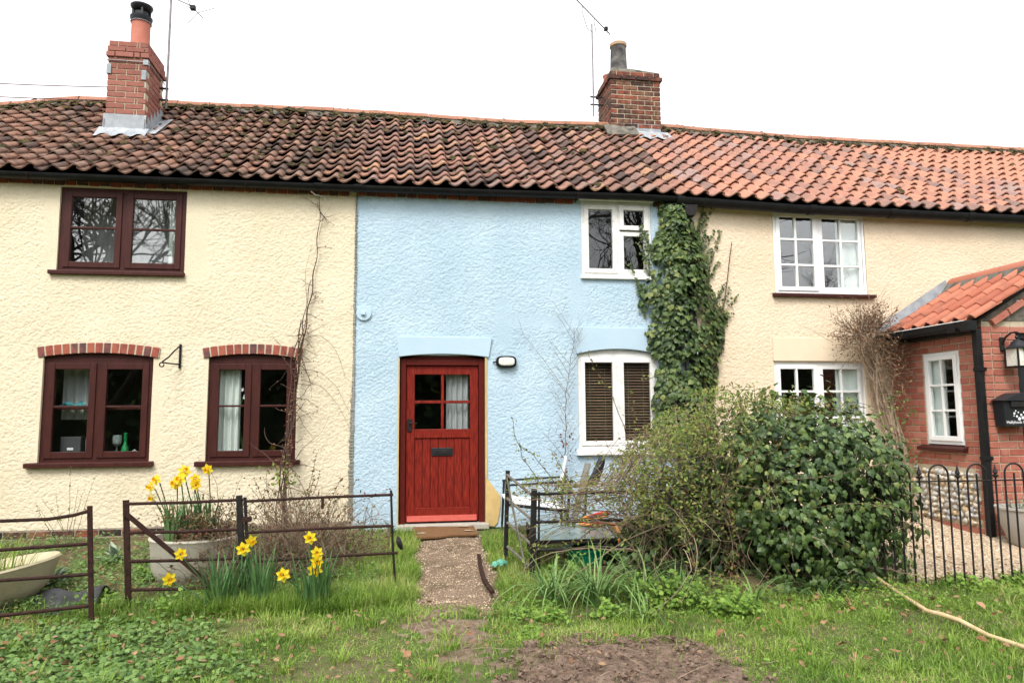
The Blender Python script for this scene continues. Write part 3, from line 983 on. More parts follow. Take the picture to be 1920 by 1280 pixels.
def arch(parent, x0, x1, zb, rise, hb, n, mat, mort, y=-0.022, depth=0.1):
    """segmental arch of upright bricks"""
    mid = (x0 + x1) / 2
    half = (x1 - x0) / 2
    Rr = (half * half + rise * rise) / (2 * rise)
    cz = zb + rise - Rr
    a0 = math.asin(half / Rr)
    poly = []
    for k in range(17):
        a = -a0 + 2 * a0 * k / 16
        poly.append((mid + (Rr + 0.002) * math.sin(a), cz + (Rr + 0.002) * math.cos(a)))
    for k in range(17):
        a = a0 - 2 * a0 * k / 16
        poly.append((mid + (Rr + hb - 0.003) * math.sin(a), cz + (Rr + hb - 0.003) * math.cos(a)))
    ar = B().prism(poly, y + 0.008, y + depth).build('brick_arch', mort, parent)
    w = 2 * a0 * (Rr + hb / 2) / n - 0.012
    for k in range(n):
        a = -a0 + 2 * a0 * (k + 0.5) / n
        c = (mid + (Rr + hb / 2) * math.sin(a), y + depth / 2 + random.uniform(-0.003, 0.002), cz + (Rr + hb / 2) * math.cos(a))
        inst(brick_mesh(w, depth - 0.012, hb, mat), 'brick', ar, c, (0, a + random.uniform(-0.02, 0.02), 0))


arch(L, -3.81, -2.625, 1.93, 0.05, 0.108, 15, 'brick_arch', 'mortar')
arch(L, -2.165, -1.14, 1.93, 0.05, 0.108, 13, 'brick_arch', 'mortar')

wh = 'white_wood'
window(BL, OBU, wh, y=0.0, fw_=0.045, mull=2.505, cas=0.055,
       casements=[(2.085, 2.49, 2.968, 3.80, [], [], 0.012), (2.52, 2.885, 3.50, 3.80, [], [], 0.022), (2.52, 2.885, 2.968, 3.485, [], [], 0.0)],
       sill=(2.035, 2.96, 2.895, 2.932, -0.035), label='white upper window of three lights reflecting bare trees')
room(BL, OBU)
B().box(2.02, 2.95, -0.05, 0.06, 3.845, 3.875).build('head_board', wh, BL, bevel=0.004)
window(BL, OBL, wh, y=0.02, fw_=0.05, mull=2.475, cas=0.05, ftop=2.0, arch=0.055,
       casements=[(2.02, 2.455, 0.94, 1.955, [], [], 0.014), (2.495, 2.92, 0.94, 1.955, [], [], 0.002)],
       sill=(1.95, 3.0, 0.83, 0.888, -0.06), label='white lower window with dark blinds drawn')
room(BL, OBL)
wr = 'white_frame'
window(RC, ORU, wr, y=0.0, fw_=0.05, mull=5.10, cas=0.05, bar_w=0.026,
       casements=[(4.54, 5.085, 2.805, 3.79, [4.80], [3.13, 3.455], 0.014), (5.12, 5.71, 2.805, 3.79, [5.42], [3.13, 3.455], 0.0)],
       sill=(4.46, 5.83, 2.725, 2.765, -0.06), sill_mat='brown_frame', label='white upper window with glazing bars', glass='glass_bright')
B().box(4.62, 5.02, -0.022, -0.006, 3.80, 3.825).build('window_vent', wr, RC, bevel=0.003)
room(RC, ORU, mat='room_wall')
window(RC, ORL, wr, y=0.02, fw_=0.05, mull=5.03, cas=0.05, bar_w=0.026,
       casements=[(4.475, 5.015, 0.94, 1.885, [4.74], [1.56, 1.24], 0.014), (5.045, 5.62, 0.94, 1.885, [5.34], [1.56, 1.24], 0.0)],
       sill=(4.40, 5.70, 0.86, 0.90, -0.05), sill_mat='brown_frame', label='white lower window half hidden by the ivy bush')
room(RC, ORL)
# smooth rendered lintels
n = 14
poly = [(-0.11, 2.185), (-0.085, 1.955)] + [(-0.085 + 1.02 * k / n, 1.955 + 0.035 * (1 - (2 * k / n - 1) ** 2)) for k in range(1, n)] + [(0.935, 1.955), (0.975, 2.185)]
B().prism(poly[::-1], -0.026, -0.002).build('lintel', 'blue_smooth', BL, bevel=0.006)
poly = [(1.93, 2.32), (1.965, 2.0)] + [(1.965 + 1.01 * k / n, 2.0 + 0.062 * (1 - (2 * k / n - 1) ** 2)) for k in range(1, n)] + [(2.975, 2.0), (3.02, 2.31)]
B().prism(poly[::-1], -0.026, -0.002).build('lintel', 'blue_smooth', BL, bevel=0.006)
B().prism([(4.43, 2.22), (4.43, 1.93), (5.69, 1.93), (5.69, 2.22)], -0.02, -0.002).build('lintel', 'peach_smooth', RC, bevel=0.006)

# ---------------------------------------------------------------- red front door
fr = B()
fr.box(-0.062, 0.0, 0.03, 0.13, 0.10, 1.94).box(0.825, 0.888, 0.03, 0.13, 0.10, 1.94).box(0.0, 0.825, 0.031, 0.13, 1.865, 1.935)
poly = [(-0.062, 1.94), (0.888, 1.94)] + [(-0.062 + 0.95 * (1 - k / n), 1.94 + 0.035 * (1 - (2 * k / n - 1) ** 2)) for k in range(n + 1)]
fr.prism(poly, 0.04, 0.13)
dfr = fr.build('door_frame', 'door_frame_red', BL, bevel=0.006)
B().box(-0.085, 0.925, -0.09, 0.14, 0.045, 0.105).build('doorstep', 'stone_step', BL, bevel=0.008)
door = B()
DX0, DX1, DZ0, DZ1 = 0.004, 0.821, 0.125, 1.862
door.box(DX0, DX0 + 0.095, 0.062, 0.105, DZ0, DZ1).box(DX1 - 0.095, DX1, 0.062, 0.105, DZ0, DZ1)
door.box(DX0 + 0.095, DX1 - 0.095, 0.063, 0.105, DZ1 - 0.10, DZ1).box(DX0 + 0.095, DX1 - 0.095, 0.063, 0.105, 1.045, 1.145)
door.box(DX0 + 0.095, DX1 - 0.095, 0.063, 0.105, DZ0, DZ0 + 0.15)
dr = door.build('door', 'door_red', BL, bevel=0.005)
px0, px1 = DX0 + 0.095, DX1 - 0.095
NP = 7
for k in range(NP):
    a = px0 + (px1 - px0) * k / NP
    B().box(a + 0.003, a + (px1 - px0) / NP - 0.003, 0.078, 0.1, DZ0 + 0.15, 1.045).build('plank', 'door_red', dr, bevel=0.004)
B().box(px0, px1, 0.088, 0.1, DZ0 + 0.15, 1.045).build('backing_board', 'door_frame_red', dr)
xm = (px0 + px1) / 2
B().box(xm - 0.016, xm + 0.016, 0.068, 0.1, 1.145, DZ1 - 0.10).build('glazing_bar', 'door_red', dr, bevel=0.004)
B().box(px0, px1, 0.069, 0.099, 1.435, 1.467).build('glazing_bar', 'door_red', dr, bevel=0.004)
for a, b in ((px0, xm - 0.016), (xm + 0.016, px1)):
    for c, d in ((1.145, 1.435), (1.467, DZ1 - 0.10)):
        B().box(a - 0.003, b + 0.003, 0.08, 0.084, c - 0.003, d + 0.003).build('pane', 'glass', dr)
B().prism([(0.03, 0.128), (0.075, 0.128), (0.075, 0.19), (0.055, 0.19)], 0.02, 0.80, axis='x').build('weather_bar', 'door_red_bar', dr, bevel=0.004)
lb_ = B().box(0.29, 0.53, 0.066, 0.082, 0.845, 0.935).build('letterbox', 'charcoal', dr, bevel=0.006)
hd = B().box(0.02, 0.066, 0.05, 0.064, 1.12, 1.262)
hd.tube([(0.043, 0.06, 1.21), (0.043, 0.02, 1.213)], 0.009, 8)
hd.tube([(0.043, 0.02, 1.213), (0.075, 0.017, 1.218), (0.105, 0.018, 1.211), (0.125, 0.02, 1.215)], [0.008, 0.007, 0.006, 0.007], 8)
hd.build('door_handle', 'black_iron', dr, bevel=0.002, smooth=True)
B().box(0.32, 0.50, 0.06, 0.069, 0.868, 0.912).build('letterbox_flap', 'black_iron', dr, bevel=0.004)
room(BL, OD, depth=2.0)
# bare yellow render beside the door
m = B()
poly = [(0.897, 0.07), (0.897, 0.60), (0.93, 0.575), (0.965, 0.52), (1.01, 0.46), (1.06, 0.40), (1.065, 0.30), (1.05, 0.2), (1.03, 0.10), (0.99, 0.06)]
m.prism(poly, -0.0185, -0.002).build('worn_patch', 'yellow_render', BL, bevel=0.003)
B().box(0.893, 0.912, -0.0165, -0.002, 0.6, 1.95).build('worn_edge', 'yellow_render', BL)
B().box(-0.086, -0.073, -0.0165, -0.002, 0.08, 1.94).build('worn_edge', 'yellow_render', BL)

# ---------------------------------------------------------------- roof
EAVE_Y, RIDGE_Y = -0.14, 2.5


def ridge_z(x):
    return 5.84 + np.interp(x, [-7, -5.7, -4.7, -3.4, -1.3, 0.3, 1.5, 2.8, 4.1, 6.5, 8, 11], [-0.34, -0.19, -0.03, -0.02, 0.01, 0.0, -0.02, 0.02, 0.05, -0.01, -0.01, 0.0]) - 0.06


def eave_z(x):
    return 3.882 + np.interp(x, [-7, -4.2, -1, 0.8, 2.7, 3.4, 4.8, 8, 11], [-0.01, 0, 0, 0.01, 0.035, 0.02, -0.02, -0.04, -0.05])


def roof_pt(x, t):
    x = float(x)
    sag = -0.035 * math.sin(math.pi * min(max(t, 0), 1)) * (1 + 0.7 * math.sin(x * 0.9 + 0.5))
    return Vector((x, EAVE_Y + (RIDGE_Y - EAVE_Y) * t, float(eave_z(x) + (ridge_z(x) - eave_z(x)) * t) + sag))


def tile_profile(s):
    """height of a pantile across its width, s from 0 to 1.14"""
    if s < 0.66:
        return 0.010 - 0.034 * math.sin(math.pi * s / 0.66) ** 1.0
    u = (s - 0.66) / 0.48
    return 0.010 + 0.034 * math.sin(math.pi * min(u, 1.0)) + 0.0


def tile_mesh(name, w, ln, th, mat, n=12, seed=0, amp=1.0):
    """tail (lower end) at local y=0, head at y=ln, width along x, normal z"""
    r_ = random.Random(seed)
    ss = [1.14 * k / n for k in range(n + 1)]
    j = [r_.uniform(-0.0015, 0.0015) for _ in ss]
    chip = [r_.uniform(0, 0.006) for _ in ss]
    vv, ff, sm = [], [], []
    for y in (0.0, ln):
        for k, s in enumerate(ss):
            vv.append((s * w, y + (chip[k] if y == 0 else 0), tile_profile(s) * amp * (0.88 if y == 0 else 1.1) + j[k]))
    for y in (0.0, ln):
        for k, s in enumerate(ss):
            vv.append((s * w, y + (chip[k] if y == 0 else 0), tile_profile(s) * amp * (0.88 if y == 0 else 1.1) + j[k] - th))
    m1 = n + 1
    for k in range(n):
        ff.append((k, k + 1, m1 + k + 1, m1 + k))
        sm.append(True)
        ff.append((2 * m1 + k, 3 * m1 + k, 3 * m1 + k + 1, 2 * m1 + k + 1))
        sm.append(True)
    b = len(vv)
    for k in range(m1):      # own vertices for the tail so the edge stays crisp
        vv.append(vv[k])
        vv.append(vv[2 * m1 + k])
    for k in range(n):
        ff.append((b + 2 * k, b + 2 * k + 1, b + 2 * k + 3, b + 2 * k + 2))
        sm.append(False)
    ff.append((0, m1, 3 * m1, 2 * m1))
    sm.append(False)
    ff.append((n, 2 * m1 + n, 3 * m1 + n, m1 + n))
    sm.append(False)
    me = bpy.data.meshes.new(name)
    me.from_pydata(vv, [], ff)
    me.polygons.foreach_set('use_smooth', sm)
    me.materials.append(MATS[mat])
    return me


TW, GAUGE_N, TL = 0.2075, 12, 0.36
MOSS = {}


def frame_at(x, t):
    p = roof_pt(x, t)
    u = (roof_pt(x, t + 0.02) - roof_pt(x, t - 0.02)).normalized()
    xd = (roof_pt(x + 0.05, t) - roof_pt(x - 0.05, t)).normalized()
    nn = xd.cross(u).normalized()
    xd = u.cross(nn)
    return p, Matrix((xd, u, nn)).transposed()


def lay_roof(parent, x0, ncol, mat, seed, holes=()):
    rr = random.Random(seed)
    xe = x0 + ncol * TW
    slab = B()
    for back in (0, 1):
        for i in range(ncol):
            a, b = x0 + i * TW, x0 + (i + 1) * TW
            for k in range(6):
                if back:
                    q = []
                    for xx, tt in ((a, k / 6), (b, k / 6), (b, (k + 1) / 6), (a, (k + 1) / 6)):
                        p = roof_pt(xx, tt)
                        q.append((p.x, 2 * RIDGE_Y - p.y, p.z - 0.04))
                else:
                    q = [roof_pt(xx, tt) - Vector((0, -0.02, 0.075)) for xx, tt in ((a, k / 6), (b, k / 6), (b, (k + 1) / 6), (a, (k + 1) / 6))]
                slab.add(q, [(0, 1, 2, 3)])
    roof = slab.build('roof', 'underlay', parent, smooth=True)
    meshes = [tile_mesh('roof_tile', TW, TL, 0.016, mat, seed=seed + i) for i in range(5)]
    spots = []
    for c in range(ncol):
        for r_ in range(GAUGE_N):
            x = x0 + c * TW
            t = r_ / GAUGE_N
            p, mtx = frame_at(x, t + 0.04)
            p = roof_pt(x, t)
            xc, yc = p.x + TW / 2, p.y + 0.13
            if any(h[0] < xc < h[1] and h[2] < yc < h[3] for h in holes):
                continue
            lift = 0.056 + rr.uniform(-0.005, 0.008)
            mm = mtx @ Matrix.Rotation(-0.16 + rr.uniform(-0.015, 0.015), 3, 'X') @ Matrix.Rotation(rr.gauss(0, 0.012), 3, 'Z') @ Matrix.Rotation(rr.gauss(0, 0.012), 3, 'Y')
            pos = p + mtx @ Vector((rr.uniform(-0.004, 0.004), rr.uniform(-0.008, 0.008), lift))
            spots.append(((pos - CAMP).length, pos, mm, rr.choice(meshes)))
    # nearest 300 tiles are objects; anything beyond is one joined part
    spots.sort(key=lambda s: s[0])
    for d_, pos, mm, me in spots[:300]:
        inst(me, 'roof_tile', roof, pos, mm.to_euler())
    if len(spots) > 300:
        m = B()
        for d_, pos, mm, me in spots[300:]:
            m.add([mm @ v.co + pos for v in me.vertices], [tuple(p.vertices) for p in me.polygons])
        o = m.build('roof_tiles', mat, roof)
        tag(o, kind='stuff')
    return roof


def ridge_tiles(roof, x0, x1, mat, parent_mort):
    x = x0
    L_ = 0.44
    me = {}
    while x < x1 - 0.02:
        ln = min(L_, x1 - x)
        key = round(ln, 2)
        if key not in me:
            vv, ff = [], []
            nn = 10
            for xx in (0, ln - 0.006):
                for rr_ in (0.115, 0.098):
                    for k in range(nn + 1):
                        a = math.pi * (0.06 + 0.88 * k / nn)
                        vv.append((xx, -rr_ * math.cos(a) * 1.12, rr_ * math.sin(a) - 0.02))
            q = nn + 1
            for k in range(nn):
                ff += [(k, k + 1, 2 * q + k + 1, 2 * q + k), (q + k, 3 * q + k, 3 * q + k + 1, q + k + 1), (k, q + k, q + k + 1, k + 1),
                       (2 * q + k, 2 * q + k + 1, 3 * q + k + 1, 3 * q + k)]
            ff += [(0, 2 * q, 3 * q, q), (nn, q + nn, 3 * q + nn, 2 * q + nn)]
            mm = bpy.data.meshes.new('ridge_tile')
            mm.from_pydata(vv, [], ff)
            mm.polygons.foreach_set('use_smooth', [True] * len(ff))
            mm.set_sharp_from_angle(angle=R(40))
            mm.materials.append(MATS[mat])
            me[key] = mm
        za, zb = float(ridge_z(x)), float(ridge_z(x + ln))
        inst(me[key], 'ridge_tile', roof, (x, RIDGE_Y, za + 0.035 + random.uniform(-0.006, 0.006)), (0, -math.atan2(zb - za, ln) + random.uniform(-0.01, 0.01), random.uniform(-0.012, 0.012)))
        x += ln
    mm_ = {-1: B(), 1: B()}
    xx = x0
    while xx < x1:          # bedding mortar below the ridge tiles
        b = min(xx + 0.2, x1)
        for sgn in (-1, 1):
            mm_[sgn].add([(xx, RIDGE_Y + sgn * 0.15, ridge_z(xx) - 0.055 + random.uniform(-0.01, 0.015)), (b, RIDGE_Y + sgn * 0.15, ridge_z(b) - 0.055 + random.uniform(-0.01, 0.015)),
                   (b, RIDGE_Y + sgn * 0.11, ridge_z(b) + 0.03), (xx, RIDGE_Y + sgn * 0.11, ridge_z(xx) + 0.03)], [(0, 1, 2, 3)])
        xx = b
    for sgn in (-1, 1):
        mm_[sgn].build('ridge_mortar', 'cement_grey', roof)


HL = (-3.80, -3.33, 1.24, 1.86)      # chimney footprints x0,x1,y0,y1
HR = (3.15, 3.97, 2.28, 3.0)
roofL = lay_roof(L, -0.575 - 28 * TW, 28, 'tile_dark', 100, [(HL[0] - 0.02, HL[1] + 0.02, HL[2] - 0.02, HL[3] + 0.02)])
roofB = lay_roof(BL, -0.575, 19, 'tile_mid', 200, [(3.1, 4.0, 2.3, 3)])
RX0 = -0.575 + 19 * TW
roofR = lay_roof(RC, RX0, 37, 'tile_red', 300, [(3.1, 4.0, 2.3, 3)])
ridge_tiles(roofL, -0.575 - 28 * TW, -0.575, 'ridge_clay', L)
ridge_tiles(roofB, -0.575, HR[0], 'ridge_clay', BL)
ridge_tiles(roofR, HR[1], RX0 + 37 * TW, 'ridge_clay', RC)


def moss_on(roof, x0, x1, cnt, seed, ridge_only=0.5):
    rr = random.Random(seed)
    V, F, b = [], [], 0
    for i in range(cnt):
        x = rr.uniform(x0, x1)
        ong = rr.random() < ridge_only
        t = rr.uniform(0.93, 1.0) if ong else rr.random() ** 0.8 * 0.95
        c = roof_pt(x, t) + Vector((0, -0.02, 0.06 if not ong else 0.05 + rr.uniform(0, 0.075)))
        if HL[0] - 0.1 < c.x < HL[1] + 0.1 and HL[2] - 0.25 < c.y < HL[3] + 0.1:
            continue
        s = rr.uniform(0.018, 0.045) if ong else rr.uniform(0.02, 0.06) * rr.uniform(0.5, 1)
        n_, k_ = 8, 4
        for a in range(k_):
            ph = math.pi / 2 * a / (k_ - 1)
            for q in range(n_):
                th = 2 * math.pi * q / n_
                w = s * rr.uniform(0.75, 1.25)
                V.append((c.x + 1.3 * w * math.cos(ph) * math.cos(th), c.y + w * math.cos(ph) * math.sin(th), c.z + 0.75 * w * math.sin(ph) + 0.6 * w * math.cos(ph) * math.sin(th) - 0.01))
        for a in range(k_ - 1):
            for q in range(n_):
                i0, i1 = b + a * n_ + q, b + a * n_ + (q + 1) % n_
                F.append((i0, i1, i1 + n_, i0 + n_))
        b += n_ * k_
    o = mesh_np('moss', np.array(V), np.array(F), 'moss', roof, smooth=True)
    tag(o, kind='stuff')


moss_on(roofL, -6.0, -0.6, 620, 5, 0.72)
moss_on(roofB, -0.6, 3.2, 330, 6, 0.8)
moss_on(roofR, 4.0, 10.8, 420, 7, 0.95)

# ---------------------------------------------------------------- gutters
def gutter(parent, x0, x1, r_, y, drop, mat='black_plastic', deep=1.0, joints=(), brackets=()):
    m = B()
    xs = np.linspace(x0, x1, 40)
    prof = []
    for k in range(13):
        a = math.pi * (1 + k / 12)
        prof.append((math.cos(a) * r_, math.sin(a) * r_ * deep))
    rings = []
    for x in xs:
        z = eave_z(x) - drop
        rings.append([(x, y + a, z + b) for a, b in prof] + [(x, y + a * 0.93, z + b * 0.93) for a, b in prof[::-1]])
    n_ = len(rings[0])
    vv = [p for g in rings for p in g]
    ff = []
    for i in range(len(xs) - 1):
        for k in range(n_):
            a, b = i * n_ + k, i * n_ + (k + 1) % n_
            ff.append((a, b, b + n_, a + n_))
    ff += [tuple(range(n_)), tuple((len(xs) - 1) * n_ + k for k in range(n_))]
    m.add(vv, ff)
    g = m.build('gutter', mat, parent, smooth=True)
    for x in joints:
        z = eave_z(x) - drop
        jm = B()
        rr_ = r_ * 1.09
        vv = []
        for xx in (x - 0.045, x + 0.045):
            vv += [(xx, y + math.cos(math.pi * (1 + k / 12)) * rr_, z + math.sin(math.pi * (1 + k / 12)) * rr_ * deep) for k in range(13)] + [(xx, y + rr_ * 0.8, z + 0.004), (xx, y - rr_, z + 0.006)]
        q = 15
        ff = [(k, (k + 1) % q, q + (k + 1) % q, q + k) for k in range(q)] + [tuple(range(q)), tuple(range(q, 2 * q))]
        jm.add(vv, ff).build('gutter_joint', mat, g, smooth=True)
    for x in brackets:
        z = eave_z(x) - drop
        pts = [(x, y + math.cos(math.pi * (1 + k / 8)) * r_ * 1.05, z + math.sin(math.pi * (1 + k / 8)) * r_ * 1.05 * deep) for k in range(9)]
        B().tube([(x, 0.0, z - r_ - 0.02), (x, -0.02, z - r_ * 0.9)] + pts[::-1][2:], 0.0055, 6).build('gutter_bracket', 'rust_iron', g)
    return g


gutter(L, -6.2, -0.6, 0.06, -0.125, 0.018, joints=(-0.98, -4.75), brackets=(-3.95, -2.64, -1.75, -5.2))
gutter(BL, -0.6, 3.26, 0.06, -0.125, 0.018, joints=(-0.55,), brackets=(0.05, 0.93, 1.98))
gutter(RC, 3.20, 11.0, 0.068, -0.128, 0.022, deep=1.35, joints=(3.24, 4.95, 6.05, 7.15, 8.2))
B().box(3.45, 11.0, -0.02, 0.05, 3.83, 3.93).build('fascia', 'black_plastic', RC)
B().box(-6.2, 3.45, 0.03, 0.1, 3.865, 3.95).build('wall_plate', 'underlay', L)
# hopper and downpipe end behind the ivy
h_ = B().prism([(3.28, 3.80), (3.46, 3.80), (3.44, 3.72), (3.415, 3.66), (3.325, 3.66), (3.30, 3.72)], -0.17, -0.02)
h_.build('hopper', 'black_iron', BL, bevel=0.008)
B().tube([(3.37, -0.09, 3.68), (3.37, -0.09, 2.3), (3.37, -0.09, 0.05)], 0.036, 10).build('downpipe', 'black_iron', BL, smooth=True)

# ---------------------------------------------------------------- chimney stacks
def stack(parent, f, z0, courses, ch, mat, mort, band=None, label=None):
    x0, x1, y0, y1 = f
    z1 = z0 + courses * ch
    core = B().box(x0 + 0.008, x1 - 0.008, y0 + 0.008, y1 - 0.008, z0 - 0.35, z1 - 0.01)
    st = core.build('chimney', mort, parent)
    if label:
        st['label'] = label
    for k in range(courses):
        e = band(k) if band else 0.0
        a0, a1, b0, b1 = x0 - e, x1 + e, y0 - e, y1 + e
        z = z0 + k * ch
        bh = ch - (0.016 if mat == 'brick_old' else 0.011)
        if k % 2 == 0:
            brick_run(st, (a0, b0, 0), (1, 0, 0), a1 - a0, z, bh, 0.1, mat, start=0.0)
            brick_run(st, (a0, b1, 0), (1, 0, 0), a1 - a0, z, bh, 0.1, mat, start=0.0, nrm=(0, 1, 0))
            brick_run(st, (a1, b0 + 0.111, 0), (0, 1, 0), b1 - b0 - 0.222, z, bh, 0.1, mat, nrm=(1, 0, 0))
            brick_run(st, (a0, b0 + 0.111, 0), (0, 1, 0), b1 - b0 - 0.222, z, bh, 0.1, mat, nrm=(-1, 0, 0))
        else:
            brick_run(st, (a0 + 0.111, b0, 0), (1, 0, 0), a1 - a0 - 0.222, z, bh, 0.1, mat)
            brick_run(st, (a0 + 0.111, b1, 0), (1, 0, 0), a1 - a0 - 0.222, z, bh, 0.1, mat, nrm=(0, 1, 0))
            brick_run(st, (a1, b0, 0), (0, 1, 0), b1 - b0, z, bh, 0.1, mat, nrm=(1, 0, 0))
            brick_run(st, (a0, b0, 0), (0, 1, 0), b1 - b0, z, bh, 0.1, mat, nrm=(-1, 0, 0))
    return st, z1


stL, zL = stack(L, HL, 5.06, 14, 0.0755, 'brick_stack', 'mortar', band=lambda k: 0.022 if k == 11 else (0.012 if k in (12,) else 0.0), label='clean red brick chimney stack')
# cement flaunching, clay pot and black cowl
cx_, cy_ = (HL[0] + HL[1]) / 2 + 0.04, 1.50
B().add([(HL[0] + .02, HL[2] + .02, zL - 0.004), (HL[1] - .02, HL[2] + .02, zL - 0.004), (HL[1] - .02, HL[3] - .02, zL - 0.004), (HL[0] + .02, HL[3] - .02, zL - 0.004),
         (cx_ - .12, cy_ - .12, zL + 0.05), (cx_ + .12, cy_ - .12, zL + 0.05), (cx_ + .12, cy_ + .12, zL + 0.05), (cx_ - .12, cy_ + .12, zL + 0.05)],
        [(0, 1, 5, 4), (1, 2, 6, 5), (2, 3, 7, 6), (3, 0, 4, 7), (4, 5, 6, 7)]).build('flaunching', 'cement_grey', stL)
B().lathe([(0.122, 0), (0.122, 0.03), (0.116, 0.04), (0.113, 0.38), (0.12, 0.385), (0.12, 0.42), (0.095, 0.42), (0.09, 0.1)], (cx_, cy_, zL + 0.03), 24).build('chimney_pot', 'pot_clay', stL, smooth=True)
cw = B().lathe([(0.118, 0.36), (0.135, 0.405), (0.138, 0.43), (0.10, 0.42), (0.085, 0.42), (0.085, 0.5)], (cx_, cy_, zL + 0.03), 24)
cw.lathe([(0.0, 0.60), (0.10, 0.595), (0.138, 0.588), (0.138, 0.575), (0.115, 0.535), (0.08, 0.515), (0.0, 0.515)], (cx_, cy_, zL + 0.03), 24)
for k in range(4):
    a = k * math.pi / 2 + 0.4
    cw.box(cx_ + 0.1 * math.cos(a) - 0.012, cx_ + 0.1 * math.cos(a) + 0.012, cy_ + 0.1 * math.sin(a) - 0.012, cy_ + 0.1 * math.sin(a) + 0.012, zL + 0.44, zL + 0.6)
cw.build('cowl', 'charcoal', stL, smooth=True)
B().tube([(cx_ + 0.125 * math.cos(2 * math.pi * k / 16), cy_ + 0.125 * math.sin(2 * math.pi * k / 16), zL + 0.385) for k in range(17)], 0.006, 6).build('clamp_band', 'steel', stL)
for (bx0, bz) in ((HL[1] - 0.05, 5.60), (HL[0] + 0.0, 5.66)):
    B().box(bx0 - 0.012, bx0 + 0.045, HL[2] - 0.014, HL[2] + 0.05, bz, bz + 0.13).build('corner_plate', 'steel', stL, bevel=0.003)
B().box(HL[1] - 0.05, HL[1] + 0.014, HL[2] - 0.014, HL[2] + 0.04, 5.80, 5.87).build('corner_plate', 'steel', stL, bevel=0.003)
B().tube([(HL[0] - 0.015, HL[2] - 0.012, 5.84), (HL[1] + 0.015, HL[2] - 0.012, 5.84), (HL[1] + 0.015, HL[3] + 0.012, 5.84)], 0.006, 6).build('lashing_wire', 'steel', stL)


def flashing(parent, f, zf, skirt=0.16):
    """lead apron round the foot of a stack, stepped along the sides"""
    x0, x1, y0, y1 = f[0] - 0.004, f[1] + 0.004, f[2] - 0.006, f[3]
    m = B()
    nn = 14
    for i in range(nn):      # front apron, pressed over the tiles
        a, b = x0 - 0.06 + (x1 - x0 + 0.12) * i / nn, x0 - 0.06 + (x1 - x0 + 0.12) * (i + 1) / nn
        q = []
        for xx in (a, b):
            t = (y0 - skirt - EAVE_Y) / (RIDGE_Y - EAVE_Y)
            zr = roof_pt(xx, t).z + 0.075 + 0.02 * math.sin((xx - f[0]) / TW * 2 * math.pi)
            q.append(((xx, y0 - skirt, zr), (xx, y0 - 0.002, zf - 0.04), (xx, y0 - 0.002, zf + 0.14)))
        m.add([q[0][0], q[1][0], q[1][1], q[0][1]], [(0, 1, 2, 3)])
        if x0 <= (a + b) / 2 <= x1:
            m.add([q[0][1], q[1][1], q[1][2], q[0][2]], [(0, 1, 2, 3)])
    for xs_, sg in ((x1 + 0.002, 1), (x0 - 0.002, -1)):
        y = y0 - 0.02
        while y < min(y1, RIDGE_Y - 0.1):
            yb = min(y + 0.105, y1)
            ta, tb = (y - EAVE_Y) / (RIDGE_Y - EAVE_Y), (yb - EAVE_Y) / (RIDGE_Y - EAVE_Y)
            za, zb = roof_pt(xs_, ta).z + 0.05, roof_pt(xs_, tb).z + 0.05
            m.add([(xs_, y, za - 0.05), (xs_, yb, zb - 0.05), (xs_, yb, zb + 0.09), (xs_, y, zb + 0.13)], [(0, 1, 2, 3)])
            m.add([(xs_, y, za - 0.0), (xs_, yb, zb - 0.0), (xs_ + sg * 0.14, yb, zb + 0.012), (xs_ + sg * 0.14, y, za + 0.012)], [(0, 1, 2, 3)])
            y = yb
    return m.build('flashing', 'lead', parent, solid=0.003)


flashing(stL, HL, 4.99)
stR, zR = stack(BL, HR, 5.78, 12, 0.0785, 'brick_old', 'mortar', band=lambda k: 0.03 if k == 10 else (0.0 if k != 0 else 0.012), label='sooty weathered brick chimney stack')
pc = (HR[0] + 0.20, HR[2] + 0.18)
B().add([(HR[0] + .01, HR[2] + .01, zR - 0.004), (HR[1] - .01, HR[2] + .01, zR - 0.004), (HR[1] - .01, HR[3] - .01, zR - 0.004), (HR[0] + .01, HR[3] - .01, zR - 0.004),
         (pc[0] - .15, pc[1] - .13, zR + 0.06), (pc[0] + .15, pc[1] - .13, zR + 0.06), (HR[1] - .2, HR[3] - .2, zR + 0.05), (pc[0] - .15, HR[3] - .2, zR + 0.06)],
        [(0, 1, 5, 4), (1, 2, 6, 5), (2, 3, 7, 6), (3, 0, 4, 7), (4, 5, 6, 7)]).build('flaunching', 'cement_grey', stR)
B().lathe([(0.14, 0.0), (0.136, 0.06), (0.122, 0.42), (0.12, 0.44), (0.11, 0.44), (0.105, 0.2)], (pc[0], pc[1], zR + 0.03), 24).build('chimney_pot', 'pot_sooty', stR, smooth=True)
B().lathe([(0.121, 0.435), (0.136, 0.445), (0.138, 0.49), (0.125, 0.50), (0.105, 0.495), (0.10, 0.43)], (pc[0], pc[1], zR + 0.03), 24).build('pot_rim', 'pot_rim', stR, smooth=True)
B().lathe([(0.11, 0.0), (0.10, 0.10), (0.115, 0.14), (0.09, 0.14), (0.085, 0.05)], (HR[0] + 0.16, HR[3] - 0.16, zR + 0.03), 20).build('chimney_pot', 'pot_clay', stR, smooth=True)
m = B()
for i in range(8):
    a, b = HR[0] - 0.12 + 0.5 * i / 8, HR[0] - 0.12 + 0.5 * (i + 1) / 8
    m.add([(a, 2.05, roof_pt(a, 0.83).z + 0.085), (b, 2.05, roof_pt(b, 0.83).z + 0.085), (b, 2.29, 5.80 + 0.01 * math.sin(i)), (a, 2.29, 5.80 + 0.01 * math.sin(i))], [(0, 1, 2, 3)])
m.build('cement_fillet', 'cement_grey', stR, solid=0.03)
m = B()
